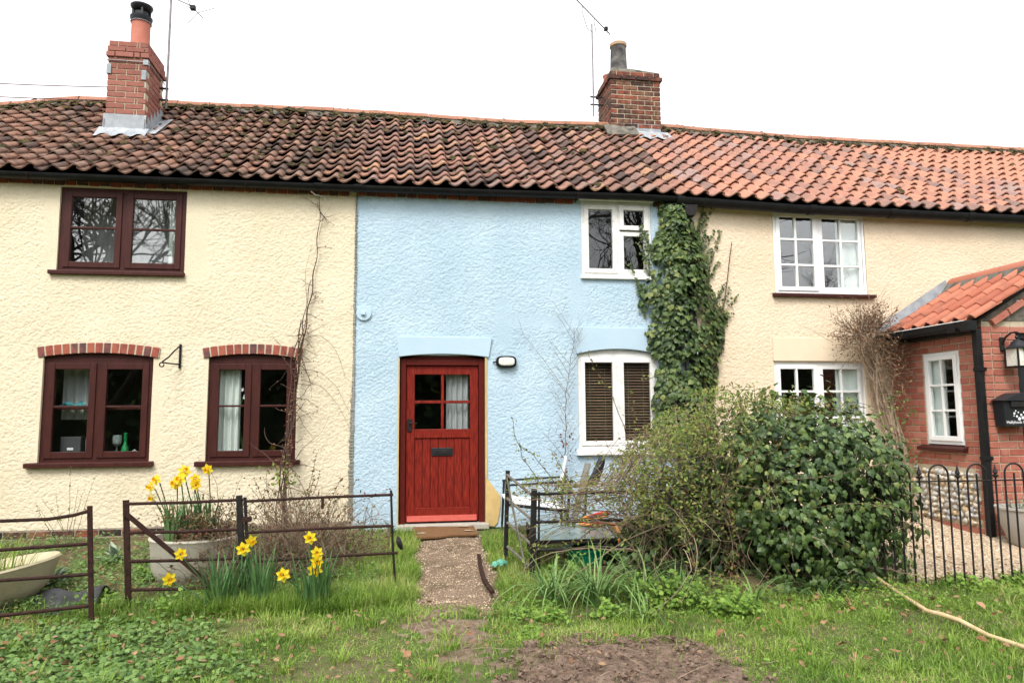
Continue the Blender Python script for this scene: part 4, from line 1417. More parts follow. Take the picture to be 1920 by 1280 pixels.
for i in range(10):
    a, b = HR[0] + 0.36 + 0.56 * i / 10, HR[0] + 0.36 + 0.56 * (i + 1) / 10
    za, zb = roof_pt(a, 0.80).z + 0.085 + 0.02 * math.sin(a / TW * 6.28), roof_pt(b, 0.80).z + 0.085 + 0.02 * math.sin(b / TW * 6.28)
    m.add([(a, 1.98, za), (b, 1.98, zb), (b, 2.27, 5.73), (a, 2.27, 5.73)], [(0, 1, 2, 3)])
    if b < HR[1] + 0.03:
        m.add([(a, 2.273, 5.73), (b, 2.273, 5.73), (b, 2.273, 5.85), (a, 2.273, 5.85)], [(0, 1, 2, 3)])
m.build('flashing', 'lead', stR, solid=0.003)

# ---------------------------------------------------------------- aerials
# right stack: long yagi almost end-on, seen from below
tR = thing('tv_aerial', 'long thin yagi aerial on mast beside the sooty chimney', 'aerial', (3.0, 2.75, 6.15), 'television aerials on the stacks')
mx, my = 2.99, 2.72
B().tube([(mx, my, 6.13), (mx + 0.004, my, 7.0), (mx, my, 7.72)], 0.012, 8).build('mast', 'mast_grey', tR, smooth=True)
for bz in (6.33, 6.46):
    B().bar((mx - 0.05, my, bz), (3.16, my, bz), 0.02, 0.02).build('bracket', 'black_iron', tR)
ba, bb = Vector((2.36, 1.90, 7.77)), Vector((3.39, 3.02, 7.74))
B().tube([ba, bb], 0.009, 6).build('boom', 'mast_grey', tR)
s_ = (bb - ba).normalized().cross(Vector((0, 0, 1)))
for k in range(20):
    c = ba + (bb - ba) * (0.02 + 0.96 * k / 19)
    hl = 0.018 if k < 18 else 0.09
    B().tube([c + Vector((0, 0, -hl)), c + Vector((0, 0, hl))], 0.004, 5).build('element', 'mast_grey', tR)
c = ba + (bb - ba) * 0.9
B().box(c.x - 0.03, c.x + 0.03, c.y - 0.03, c.y + 0.03, c.z - 0.01, c.z + 0.05).build('dipole_box', 'black_plastic', tR, bevel=0.006)
c1, c2 = ba + (bb - ba) * 0.35, ba + (bb - ba) * 0.62
B().tube([c1, c1 + Vector((0, 0, -0.12)), (mx - 0.08, my, 7.64), (mx, my, 7.58), (mx + 0.07, my, 7.58), c2 + Vector((0, 0, -0.1)), c2], 0.006, 6).build('cradle_arm', 'mast_grey', tR)
tL = thing('tv_aerial', 'aerial mast with broken twiggy antenna beside the red chimney', 'aerial', (-3.27, 1.7, 5.5), 'television aerials on the stacks')
ax_, ay_ = -3.24, 1.72
B().tube([(ax_, ay_, 5.44), (ax_ + 0.002, ay_, 6.2), (ax_, ay_, 7.35)], 0.015, 8).build('mast', 'mast_grey', tL, smooth=True)
for bz in (5.56, 5.72):
    B().bar((HL[1] - 0.02, ay_, bz), (ax_ + 0.02, ay_, bz), 0.022, 0.022).build('bracket', 'black_iron', tL)
B().tube([(ax_, ay_, 7.04), (-3.0, ay_ - 0.05, 6.92), (-2.91, ay_ - 0.1, 6.84), (-2.77, ay_ - 0.15, 6.68)], 0.008, 6).build('boom', 'mast_grey', tL)
for q in (((-2.95, ay_ - 0.1, 6.84), (-2.97, ay_ - 0.3, 6.98)), ((-2.85, ay_ - 0.13, 6.76), (-2.95, ay_ - 0.2, 6.56)), ((-2.85, ay_ - 0.13, 6.76), (-2.67, ay_, 6.92)),
          ((-3.01, ay_ - 0.08, 6.88), (-2.91, ay_ + 0.1, 6.9))):
    B().tube(list(q), 0.005, 5).build('element', 'mast_grey', tL)
B().box(-2.95, -2.88, ay_ - 0.14, ay_ - 0.08, 6.81, 6.87).build('dipole_box', 'black_plastic', tL, bevel=0.006)

for zz_, z2, lab in ((5.60, 5.66, 'upper of two overhead wires running to the red chimney'), (5.42, 5.50, 'lower of two overhead wires running to the red chimney')):
    p0, p1 = Vector((HL[0], 1.5, zz_)), Vector((-9.5, 1.2, z2 + 0.15))
    pts = [p0.lerp(p1, k / 12) - Vector((0, 0, 0.18 * math.sin(math.pi * k / 12))) for k in range(13)]
    o = B().tube(pts, 0.006, 6).build('overhead_wire', 'wire_red')
    tag(o, lab, 'wire', 'overhead wires')

# ================================================================== BRICK PORCH
PX, PY = 6.0, -1.45               # outer left corner of the porch
PXR = 7.94
PO = thing('porch', 'red brick porch with orange pantile roof and flint panel', 'porch', (6.9, -0.7, 0))
FB = -0.08                        # foot of the walls
BC = 0.0755
WIN = (-1.105, -0.555, 0.905, 1.975)      # y0,y1,z0,z1 in the side wall
FLN = (-1.29, -0.30, 0.10, 0.70)          # flint panel
DRX = (6.395, 7.45)
core = B()
# side wall core with the window opening left free
core.box(PX + 0.006, PX + 0.11, PY + 0.01, WIN[0], FB, 2.25).box(PX + 0.006, PX + 0.11, WIN[1], -0.03, FB, 2.25)
core.box(PX + 0.006, PX + 0.11, WIN[0], WIN[1], FB, WIN[2]).box(PX + 0.006, PX + 0.11, WIN[0], WIN[1], WIN[3], 2.25)
sw = core.build('side_wall', 'mortar', PO)
core = B().box(PX + 0.112, DRX[0], PY + 0.006, PY + 0.11, FB, 2.28).box(DRX[1], PXR - 0.006, PY + 0.006, PY + 0.11, FB, 2.28).box(DRX[0], DRX[1], PY + 0.006, PY + 0.11, 2.15, 2.28)
fwl = core.build('front_wall', 'mortar', PO)
for k in range(30):
    z = FB + 0.02 + k * BC
    off = 0.0 if k % 2 == 0 else 0.112
    zc = z + 0.032
    cuts = []
    L_ = -0.03 - PY
    if WIN[2] - 0.02 < zc < WIN[3] + 0.03:
        cuts.append((WIN[0] - PY - 0.004, WIN[1] - PY + 0.004))
    if FLN[2] < zc < FLN[3]:
        tooth = 0.0 if (k // 3) % 2 == 0 else 0.06
        cuts.append((FLN[0] - PY + tooth, 9))
    brick_run(sw, (PX, PY, 0), (0, 1, 0), L_, z, 0.0645, 0.1, 'brick_porch', start=off, cuts=cuts, nrm=(-1, 0, 0), proud=0.002)
    cuts = []
    if zc < 2.15:
        cuts.append((DRX[0] - PX, DRX[1] - PX))
    st_ = 0.112 if k % 2 == 0 else 0.0
    brick_run(fwl, (PX + 0.112 if k % 2 == 0 else PX + 0.106, PY, 0), (1, 0, 0), PXR - PX - 0.11, z, 0.0645, 0.1, 'brick_porch', start=st_, cuts=[(a - 0.11, b - 0.11) for a, b in cuts], proud=0.002)
# flint cobble panel
fp = B().box(PX + 0.0, PX + 0.008, FLN[0] + 0.01, FLN[1], FLN[2], FLN[3]).build('flint_panel', 'mortar', PO)


def cobble(seed):
    r_ = random.Random(seed)
    import bmesh
    bm = bmesh.new()
    bmesh.ops.create_icosphere(bm, subdivisions=2, radius=1.0)
    k = [r_.uniform(0.8, 1.2) for _ in range(6)]
    for v in bm.verts:
        n_ = v.co.normalized()
        f = 1 + 0.13 * math.sin(n_.x * 3 * k[0] + seed) + 0.12 * math.sin(n_.y * 3.3 * k[1] + 2 * seed) + 0.10 * math.sin(n_.z * 4 * k[2] + seed)
        v.co = n_ * f
    me = bpy.data.meshes.new('flint')
    bm.to_mesh(me)
    bm.free()
    me.polygons.foreach_set('use_smooth', [True] * len(me.polygons))
    me.materials.append(MATS['flint'])
    return me


COB = [cobble(i) for i in range(6)]
zf = FLN[2] + 0.035
row = 0
rr = random.Random(4)
while zf < FLN[3] - 0.02:
    yf = FLN[0] + 0.04 + (0.03 if row % 2 else 0)
    while yf < FLN[1] - 0.02:
        s = rr.uniform(0.018, 0.040)
        inst(rr.choice(COB), 'flint', fp, (PX - 0.006 + rr.uniform(-0.004, 0.006), yf + rr.uniform(-0.008, 0.008), zf + rr.uniform(-0.01, 0.01)), (rr.uniform(-1.5, 1.5), 0, 0), (0.03, s * rr.uniform(0.9, 1.3), min(0.034, s * rr.uniform(0.8, 1.1))))
        yf += s * 2.2 + rr.uniform(0.0, 0.012)
    zf += 0.062
    row += 1
# window in the side wall
def side_window():
    y0, y1, z0, z1 = WIN
    x = PX + 0.012
    m = B()
    f = 0.055
    m.box(x, x + 0.07, y0 + 0.002, y0 + f, z0 + 0.03, z1 - 0.002).box(x, x + 0.07, y1 - f, y1 - 0.002, z0 + 0.03, z1 - 0.002)
    m.box(x + 0.001, x + 0.07, y0 + f, y1 - f, z1 - f, z1 - 0.002).box(x + 0.001, x + 0.07, y0 + f, y1 - f, z0 + 0.03, z0 + 0.03 + f)
    w = m.build('window', 'white_frame', PO, bevel=0.004)
    a, b, c, d = y0 + 0.035, y1 - 0.035, z0 + 0.07, z1 - 0.035
    m = B()
    cs = 0.055
    xx = x - 0.016
    m.box(xx, xx + 0.05, a, a + cs, c, d).box(xx, xx + 0.05, b - cs, b, c, d).box(xx + 0.001, xx + 0.05, a + cs, b - cs, d - cs, d).box(xx + 0.001, xx + 0.05, a + cs, b - cs, c, c + cs)
    m.build('casement', 'white_frame', w, bevel=0.005)
    ym = (a + b) / 2
    hs_ = [c + cs + (d - c - 2 * cs) / 3, c + cs + (d - c - 2 * cs) * 2 / 3]
    B().box(xx + 0.004, xx + 0.045, ym - 0.012, ym + 0.012, c + cs, d - cs).build('glazing_bar', 'white_frame', w, bevel=0.003)
    for h in hs_:
        B().box(xx + 0.006, xx + 0.043, a + cs, b - cs, h - 0.012, h + 0.012).build('glazing_bar', 'white_frame', w, bevel=0.003)
    zs_ = [c + cs] + hs_ + [d - cs]
    for i in range(3):
        for u, v in ((a + cs, ym), (ym, b - cs)):
            B().box(xx + 0.022, xx + 0.026, u - 0.003, v + 0.003, zs_[i] - 0.003, zs_[i + 1] + 0.003).build('pane', 'glass', w)
    B().prism([(PX - 0.07, 0.865), (PX + 0.05, 0.865), (PX + 0.05, 0.935), (PX - 0.07, 0.90)], y0 - 0.05, y1 + 0.1, axis='y').build('sill', 'brown_frame', w, bevel=0.006)
    return w


side_window()
B().box(PX + 0.35, PX + 0.352, -1.3, -0.3, 0.7, 2.1).box(PX + 0.36, PX + 1.6, -1.3, -1.29, 0.0, 2.2).build('porch_interior', 'dark_room', PO)
# roof of the porch: left slope laid with tiles, right slope plain slab behind
EX, EZ, RX_, RZ = 5.855, 2.225, 6.97, 2.885
slope = math.atan2(RZ - EZ, RX_ - EX)
u_ = Vector((math.cos(slope), 0, math.sin(slope)))
n_v = Vector((-math.sin(slope), 0, math.cos(slope)))
x_v = u_.cross(n_v)
mtx = Matrix((x_v, u_, n_v)).transposed()
SL = (RX_ - EX) / math.cos(slope)
sb = B()
for s in (0, 1):
    q = []
    for (a, b_) in ((0, 0), (0, 1), (1, 1), (1, 0)):
        xx = EX + 0.03 + (RX_ - EX - 0.03) * b_
        if s:
            xx = 2 * RX_ - xx
        q.append((xx, -0.005 - 1.46 * a, EZ - 0.01 + (RZ - EZ - 0.03) * b_))
    sb.add(q, [(0, 1, 2, 3)])
prf = sb.build('roof', 'underlay', PO, solid=0.02)
tm = [tile_mesh('roof_tile', TW, 0.385, 0.014, 'tile_new', seed=900 + i, amp=1.25) for i in range(3)]
NR, NC = 4, 7
for c in range(NC):
    for r_ in range(NR):
        base = Vector((EX, -0.075 - c * TW, EZ)) + u_ * (SL * 0.985 * r_ / NR) + n_v * (0.045 + random.uniform(-0.002, 0.002))
        inst(random.choice(tm), 'roof_tile', prf, base, (mtx @ Matrix.Rotation(-0.062, 3, 'X')).to_euler())
yy = -0.02
while yy > -1.52:
    vv, ff = [], []
    ln = min(0.40, 1.56 + yy)
    nn = 10
    me = B()
    for y_ in (yy, yy - ln + 0.006):
        for rr_ in (0.125, 0.108):
            for k in range(nn + 1):
                a = math.pi * (0.05 + 0.9 * k / nn)
                vv.append((RX_ - rr_ * math.cos(a), y_, RZ + rr_ * math.sin(a) - 0.0))
    q = nn + 1
    for k in range(nn):
        ff += [(k, k + 1, 2 * q + k + 1, 2 * q + k), (q + k, 3 * q + k, 3 * q + k + 1, q + k + 1), (k, q + k, q + k + 1, k + 1), (2 * q + k, 2 * q + k + 1, 3 * q + k + 1, 3 * q + k)]
    me.add(vv, ff).build('ridge_tile', 'ridge_new', prf, smooth=True)
    yy -= ln
    if ln < 0.05:
        break
m = B()
for i in range(14):
    a, b_ = -0.03 - 1.46 * i / 14, -0.03 - 1.46 * (i + 1) / 14
    m.add([(RX_ - 0.20, a, RZ - 0.075), (RX_ - 0.20, b_, RZ - 0.075), (RX_ - 0.115, b_, RZ + 0.035), (RX_ - 0.115, a, RZ + 0.035)], [(0, 1, 2, 3)])
m.build('ridge_mortar', 'cement_grey', prf, solid=0.012)
# lead soaker against the house wall
q = [(EX - 0.02, -0.022, EZ + 0.02), (RX_ - 0.1, -0.022, RZ - 0.03), (RX_ - 0.13, -0.022, RZ + 0.10), (EX - 0.02, -0.022, EZ + 0.14)]
fl = B().add(q, [(0, 1, 2, 3)])
fl.add([q[0], q[1], (RX_ - 0.1, -0.15, RZ - 0.0), (EX - 0.02, -0.15, EZ + 0.055)], [(0, 1, 2, 3)])
fl.build('flashing', 'lead', PO, solid=0.004)
# front gable: mortar face, sloping brick course, small flints
gy_ = PY + 0.03
B().prism([(PX - 0.03, 2.255), (2 * RX_ - PX + 0.03, 2.255), (RX_, RZ + 0.02)], gy_ - 0.03, gy_ + 0.08).build('gable', 'cement_grey', PO)
gb = PO
for k in range(4):
    s = 0.22 + k * 0.235
    c = Vector((PX, PY - 0.012, 2.20)) + u_ * s + n_v * -0.03
    inst(brick_mesh(0.222, 0.06, 0.066, 'brick_porch'), 'brick', fwl, c, (0, -slope, 0))
    c2 = Vector((2 * RX_ - c.x, c.y, c.z))
    inst(brick_mesh(0.222, 0.06, 0.066, 'brick_porch'), 'brick', fwl, c2, (0, slope, 0))
for k in range(26):
    x = rr.uniform(6.42, 7.5)
    zt = 2.29 + (RZ - 2.42) * (1 - abs(x - RX_) / (RX_ - PX)) - 0.02
    if zt < 2.31:
        continue
    s = rr.uniform(0.022, 0.032)
    inst(rr.choice(COB), 'flint', fp, (x, PY - 0.006, rr.uniform(2.30, zt)), (0, rr.uniform(0, 3), 0), (s * 1.2, 0.026, s))
# gutter, downpipe
gm = B()
gxc = EX - 0.035
prof = [(-0.055, 0.03), (-0.055, -0.03), (-0.035, -0.06), (0.04, -0.06), (0.05, -0.03), (0.05, 0.03), (0.042, 0.03), (0.04, -0.05), (-0.03, -0.05), (-0.047, -0.028), (-0.047, 0.03)]
gm.prism([(gxc + a, EZ - 0.01 + b_) for a, b_ in prof], -1.50, -0.06, axis='y')
pg = gm.build('gutter', 'black_plastic', PO)
B().box(gxc - 0.062, gxc + 0.055, -1.36, -1.24, EZ - 0.08, EZ + 0.022).build('gutter_joint', 'black_plastic', pg, bevel=0.01)
B().box(gxc - 0.06, gxc + 0.055, -1.53, -1.42, EZ - 0.09, EZ + 0.024).build('gutter_outlet', 'black_plastic', pg, bevel=0.01)
B().box(gxc - 0.06, gxc - 0.054, -1.48, -0.06, EZ + 0.02, EZ + 0.028).build('gutter_rim', 'white_frame', pg)
B().box(PX - 0.10, PX - 0.002, PY + 0.01, -0.06, EZ - 0.10, EZ - 0.07).build('soffit', 'black_plastic', PO)
dp = B().box(5.905, 5.97, -1.475, -1.41, -0.075, 2.16).build('downpipe', 'black_plastic', PO, bevel=0.006)
for zb in (1.72, 0.80):
    B().box(5.90, 5.995, -1.485, -1.405, zb, zb + 0.04).build('pipe_clip', 'black_plastic', dp, bevel=0.004)
# dark door at the right edge
pdr = B().box(DRX[0] + 0.002, DRX[0] + 0.075, PY + 0.03, PY + 0.11, FB, 2.145).box(DRX[1] - 0.075, DRX[1] - 0.002, PY + 0.03, PY + 0.11, FB, 2.145).box(DRX[0] + 0.075, DRX[1] - 0.075, PY + 0.031, PY + 0.11, 2.07, 2.145)
pdr.build('door_frame', 'charcoal', PO, bevel=0.005)
pd = B().box(DRX[0] + 0.077, DRX[0] + 0.19, PY + 0.05, PY + 0.1, 0.0, 2.065).box(DRX[1] - 0.19, DRX[1] - 0.077, PY + 0.05, PY + 0.1, 0.0, 2.065).box(DRX[0] + 0.19, DRX[1] - 0.19, PY + 0.051, PY + 0.1, 0.0, 1.0).box(DRX[0] + 0.19, DRX[1] - 0.19, PY + 0.051, PY + 0.1, 1.95, 2.065)
pdo = pd.build('door', 'charcoal', PO, bevel=0.005)
B().box(DRX[0] + 0.187, DRX[1] - 0.187, PY + 0.07, PY + 0.075, 1.0, 1.95).build('pane', 'glass', pdo)
B().box(PX + 0.0, PXR, PY + 0.0, PY + 0.1, FB - 0.1, FB + 0.018).build('footing', 'cement_grey', PO)

# ---------------------------------------------------------------- wall lantern
LX, LY, LZ = 6.275, PY - 0.14, 1.76
la = thing('wall_lantern', 'black coach lantern with pale glass on the porch brickwork', 'lamp', (LX, LY, LZ))
B().box(LX - 0.085, LX - 0.03, PY - 0.02, PY - 0.002, 1.93, 2.08).build('back_plate', 'black_iron', la, bevel=0.012)
pts = [(LX - 0.058, PY - 0.012, 2.0), (LX - 0.052, PY - 0.05, 2.07), (LX - 0.03, PY - 0.10, 2.115), (LX, LY, 2.12), (LX + 0.024, LY - 0.02, 2.10), (LX + 0.02, LY - 0.02, 2.08), (LX + 0.004, LY - 0.01, 2.085)]
B().tube(pts, [0.012, 0.011, 0.010, 0.009, 0.008, 0.007, 0.008], 8).build('bracket_arm', 'black_iron', la, smooth=True)
B().lathe([(0.0, 0.30), (0.014, 0.30), (0.02, 0.285), (0.01, 0.27), (0.03, 0.255), (0.045, 0.245), (0.07, 0.21), (0.085, 0.19), (0.112, 0.178), (0.112, 0.168), (0.0, 0.168)], (LX, LY, LZ + 0.02), 24).build('lamp_roof', 'charcoal', la, smooth=True)
fm = B()
for i, j in ((-1, -1), (1, -1), (1, 1), (-1, 1)):
    fm.box(LX + i * 0.078 - 0.007, LX + i * 0.078 + 0.007, LY + j * 0.078 - 0.007, LY + j * 0.078 + 0.007, LZ + 0.004, LZ + 0.19)
fm.box(LX - 0.007, LX + 0.007, LY - 0.09, LY - 0.078, LZ + 0.004, LZ + 0.19)
fm.box(LX - 0.088, LX + 0.088, LY - 0.088, LY + 0.088, LZ - 0.006, LZ + 0.006)
fm.build('lamp_frame', 'black_iron', la)
for i, j in ((0, -1), (0, 1), (-1, 0), (1, 0)):
    B().box(LX + i * 0.074 - (0.002 if i else 0.07), LX + i * 0.074 + (0.002 if i else 0.07), LY + j * 0.074 - (0.002 if j else 0.07), LY + j * 0.074 + (0.002 if j else 0.07), LZ + 0.008, LZ + 0.186).build('lamp_glass', 'lamp_glass', la)
# ---------------------------------------------------------------- mailbox
MX0, MX1, MY0, MY1, MZ0, MZ1 = 6.045, 6.40, PY - 0.16, PY - 0.012, 1.145, 1.42
mb = thing('mailbox', 'black metal mailbox with painted white flowers and house name', 'mailbox', ((MX0 + MX1) / 2, MY0, MZ0))
m = B().add([(MX0 + 0.02, MY0 + 0.025, MZ0), (MX1 - 0.02, MY0 + 0.025, MZ0), (MX1 - 0.02, MY1, MZ0), (MX0 + 0.02, MY1, MZ0), (MX0, MY0, MZ1), (MX1, MY0, MZ1), (MX1, MY1, MZ1), (MX0, MY1, MZ1)],
            [(0, 3, 2, 1), (4, 5, 6, 7), (0, 1, 5, 4), (1, 2, 6, 5), (2, 3, 7, 6), (3, 0, 4, 7)])
m.build('box', 'charcoal', mb, bevel=0.008)
pol = []
for k in range(21):
    t = k / 20
    pol.append((MX0 - 0.03 + (MX1 - MX0 + 0.06) * t, MZ1 - 0.005 + 0.075 * (0.5 - 0.5 * math.cos(2 * math.pi * t)) ** 0.8))
B().prism(pol + [(MX1 + 0.02, MZ1 - 0.012), (MX0 - 0.02, MZ1 - 0.012)], MY0 - 0.025, MY1).build('lid', 'charcoal', mb, bevel=0.004)
B().box(MX0 + 0.07, MX1 - 0.05, MY0 - 0.014, MY0 + 0.01, MZ1 - 0.075, MZ1 - 0.015).build('letter_flap', 'black_iron', mb, bevel=0.004)
fy = lambda z: MY0 + 0.025 * (MZ1 - z) / (MZ1 - MZ0) - 0.0025
r5 = random.Random(8)
pm = B()


def disc(m_, x, z, r_, dy=0.0):
    k_ = 10
    m_.add([(x + r_ * math.cos(2 * math.pi * k / k_), fy(z) - dy, z + r_ * math.sin(2 * math.pi * k / k_)) for k in range(k_)], [tuple(range(k_))])


for i, (fx, fz, fr_) in enumerate([(0.135, 0.085, 0.017), (0.175, 0.095, 0.016), (0.21, 0.115, 0.013), (0.105, 0.11, 0.012), (0.155, 0.125, 0.012), (0.245, 0.085, 0.012), (0.075, 0.14, 0.012),
                                   (0.09, 0.165, 0.008), (0.185, 0.15, 0.01), (0.235, 0.155, 0.010), (0.26, 0.165, 0.007), (0.12, 0.15, 0.008), (0.28, 0.13, 0.008), (0.07, 0.115, 0.007)]):
    for k in range(5):
        a = 2 * math.pi * k / 5 + i
        disc(pm, MX0 + 0.045 + fx + fr_ * 0.6 * math.cos(a), MZ0 + fz - 0.005 + fr_ * 0.6 * math.sin(a), fr_ * 0.5, 0.0002 * (k + 5 * i) / 10)
pm.build('flower_print', 'print_white', mb)
cu = bpy.data.curves.new('t', 'FONT')
cu.body = 'Hollyhock Cottage'
cu.size = 0.043
cu.align_x = 'CENTER'
to = bpy.data.objects.new('t', cu)
COL.objects.link(to)
bpy.context.view_layer.update()
tme = bpy.data.meshes.new_from_object(to.evaluated_get(bpy.context.evaluated_depsgraph_get()))
bpy.data.objects.remove(to)
tme.name = 'lettering'
tme.materials.clear()
tme.materials.append(MATS['white_paint'])
inst(tme, 'lettering', mb, (MX0 + 0.195, fy(MZ0 + 0.035) - 0.003, MZ0 + 0.032), (R(90) - 0.09, 0, 0))

# ---------------------------------------------------------------- planter with grey plant by the porch
def lathe_pot(name, label, c, prof, mat, n_=28, sx=1.0, sy=1.0, cat='planter', soil_r=None, soil_z=None, group=None):
    t = thing(name, label, cat, c, group)
    B().lathe(prof, c, n_, sx, sy).build('pot', mat, t, smooth=True)
    if soil_r:
        B().lathe([(0.0, soil_z + 0.02), (soil_r * 0.5, soil_z + 0.015), (soil_r, soil_z)], c, n_, sx, sy).build('compost', 'soil', t, smooth=True)
    return t


pp = lathe_pot('planter', 'grey stone-coloured bowl planter beside the porch downpipe', (6.02, -1.80, gz(6.0, -1.8) + 0.02), [(0, 0), (0.13, 0), (0.17, 0.06), (0.235, 0.24), (0.25, 0.36), (0.265, 0.365), (0.265, 0.385), (0.235, 0.385), (0.22, 0.3)], 'pot_stone', soil_r=0.228, soil_z=0.33)
lines, P_, N_, T_ = [], [], [], []
for i in range(70):
    a = RNG.uniform(0, 6.28)
    rr0 = RNG.uniform(0, 0.2)
    p0 = np.array([6.02 + rr0 * math.cos(a), -1.80 + rr0 * math.sin(a), gz(6, -1.8) + 0.34])
    pts = wander(p0, (0.5 * math.cos(a), 0.5 * math.sin(a), 0.8), RNG.uniform(0.08, 0.2), 5, 0.3)
    lines.append((pts, 0.0025, 0.0012, RNG.random()))
    for k in range(1, 6):
        P_.append(pts[k]); N_.append(RNG.normal(0, 1, 3) + np.array([0, 0, 1])); T_.append(RNG.normal(0, 1, 3))
mesh_np('stems', *twig_np(lines)[:2], 'twig', pp, rnd=twig_np(lines)[2])
v, f, q = leaf_batch(P_, N_, T_, RNG.uniform(0.015, 0.035, len(P_)), TRI3)
mesh_np('foliage', v, f, 'grey_leaf', pp, q)

# ================================================================== SMALL THINGS ON THE WALLS
sl = thing('bulkhead_light', 'oval black bulkhead light with ribbed glass beside the red door', 'lamp', (1.135, -0.03, 1.83))
ov = [(1.135 + 0.118 * math.copysign(abs(math.cos(a)) ** 0.6, math.cos(a)), 1.905 + 0.068 * math.copysign(abs(math.sin(a)) ** 0.6, math.sin(a))) for a in [2 * math.pi * k / 28 for k in range(28)]]
B().prism(ov[::-1], -0.05, -0.004).build('base', 'black_plastic', sl, bevel=0.008)
B().prism([(1.135 + (x - 1.135) * 0.78, 1.905 + (z - 1.905) * 0.70) for x, z in ov][::-1], -0.085, -0.048).build('lens', 'lamp_glass', sl, bevel=0.016)
for dx in (-0.06, -0.03, 0.0, 0.03, 0.06):
    B().tube([(1.135 + dx, -0.083, 1.868), (1.135 + dx, -0.089, 1.905), (1.135 + dx, -0.083, 1.942)], 0.0035, 6).build('lens_rib', 'white_paint', sl)
B().tube([(1.025, -0.03, 1.905), (1.0, -0.02, 1.9), (0.985, -0.008, 1.9)], 0.007, 8).build('cable_entry', 'black_plastic', sl)
dk = thing('wall_disc', 'round pale blue plaster disc with small box on it, left of the blue wall', 'wall fitting', (-0.475, -0.01, 2.36))
B().prism([(-0.475 + 0.085 * math.cos(2 * math.pi * k / 24), 2.445 + 0.085 * math.sin(2 * math.pi * k / 24)) for k in range(24)][::-1], -0.028, -0.002).build('disc', 'blue_smooth', dk, bevel=0.006)
B().box(-0.505, -0.455, -0.055, -0.028, 2.42, 2.46).build('box', 'blue_smooth', dk, bevel=0.006)
bk = thing('hanging_bracket', 'black wrought iron basket bracket between the lower brown windows', 'bracket', (-2.40, -0.03, 1.82))
B().bar((-2.405, -0.012, 1.82), (-2.405, -0.012, 2.08), 0.022, 0.012, (0, 1, 0)).build('back_bar', 'black_iron', bk)
B().tube([(-2.405, -0.02, 1.862), (-2.46, -0.13, 1.862), (-2.515, -0.235, 1.865)], 0.008, 8).build('arm', 'black_iron', bk)
B().tube([(-2.405, -0.02, 2.06), (-2.44, -0.09, 2.0), (-2.475, -0.15, 1.93), (-2.51, -0.23, 1.875)], 0.008, 8).build('brace', 'black_iron', bk)
B().tube([(-2.515 + 0.022 * math.cos(t), -0.235, 1.843 + 0.022 * math.sin(t)) for t in np.linspace(0.5, 6.5, 14)], 0.007, 6).build('hook', 'black_iron', bk)
wc = B().tube([(-1.07, -0.10, 3.80), (-1.03, -0.06, 3.775), (-0.97, -0.03, 3.77), (-0.93, -0.025, 3.765), (-0.915, -0.02, 3.73)], 0.008, 6).build('white_cable', 'wire_white')
tag(wc, 'short white cable end hanging under the black gutter', 'cable')

# ---------------------------------------------------------------- things seen behind the panes
def curtain(x0, x1, z0, z1, y, mat, label, waves=5, amp=0.025, cat='curtain', group=None, flare=0.0):
    n_ = waves * 10
    V = []
    for j in range(9):
        t = j / 8
        for k in range(n_ + 1):
            s = k / n_
            xx = x0 + (x1 - x0) * s * (1 + flare * (1 - t))
            V.append((xx, y + amp * math.sin(2 * math.pi * waves * s + 0.6 * math.sin(3 * t)) * (0.6 + 0.4 * (1 - t)), z0 + (z1 - z0) * t))
    F = [(j * (n_ + 1) + k, j * (n_ + 1) + k + 1, (j + 1) * (n_ + 1) + k + 1, (j + 1) * (n_ + 1) + k) for j in range(8) for k in range(n_)]
    o = mesh_np('curtain', np.array(V), np.array(F), mat, smooth=True)
    return tag(o, label, cat, group)


curtain(-3.68, -3.32, 1.28, 1.95, 0.28, 'curtain_dark', 'grey curtain at the top left of the trinket window', 4)
curtain(-2.07, -1.80, 0.80, 1.92, 0.135, 'curtain', 'white curtain in the window with the orchid', 4)
curtain(-2.63, -2.42, 2.75, 3.85, 0.16, 'curtain', 'pale curtain at the right of the upper brown window', 3)
curtain(-3.63, -2.64, 2.70, 3.86, 0.42, 'curtain_dark', 'pale net curtain across the upper brown window', 9, 0.015)
curtain(0.46, 0.72, 0.9, 1.9, 0.17, 'curtain_dark', 'grey curtain behind the panes of the red door', 4)
curtain(5.40, 5.70, 2.7, 3.82, 0.075, 'net_white', 'white net curtain in the upper barred window', 2, 0.012)
curtain(5.30, 5.60, 0.93, 1.88, 0.085, 'net_white', 'pale curtain in the lower barred window', 2, 0.015)
o = B().box(PX + 0.075, PX + 0.085, -0.81, -0.57, 0.95, 1.92)
curtain(6.16, 6.17, 0.9, 1.5, -0.7, 'curtain', 'pale folded cloth behind the porch window', 1) if False else tag(o.build('curtain', 'net_white'), 'pale blind panel behind the porch side window', 'curtain')
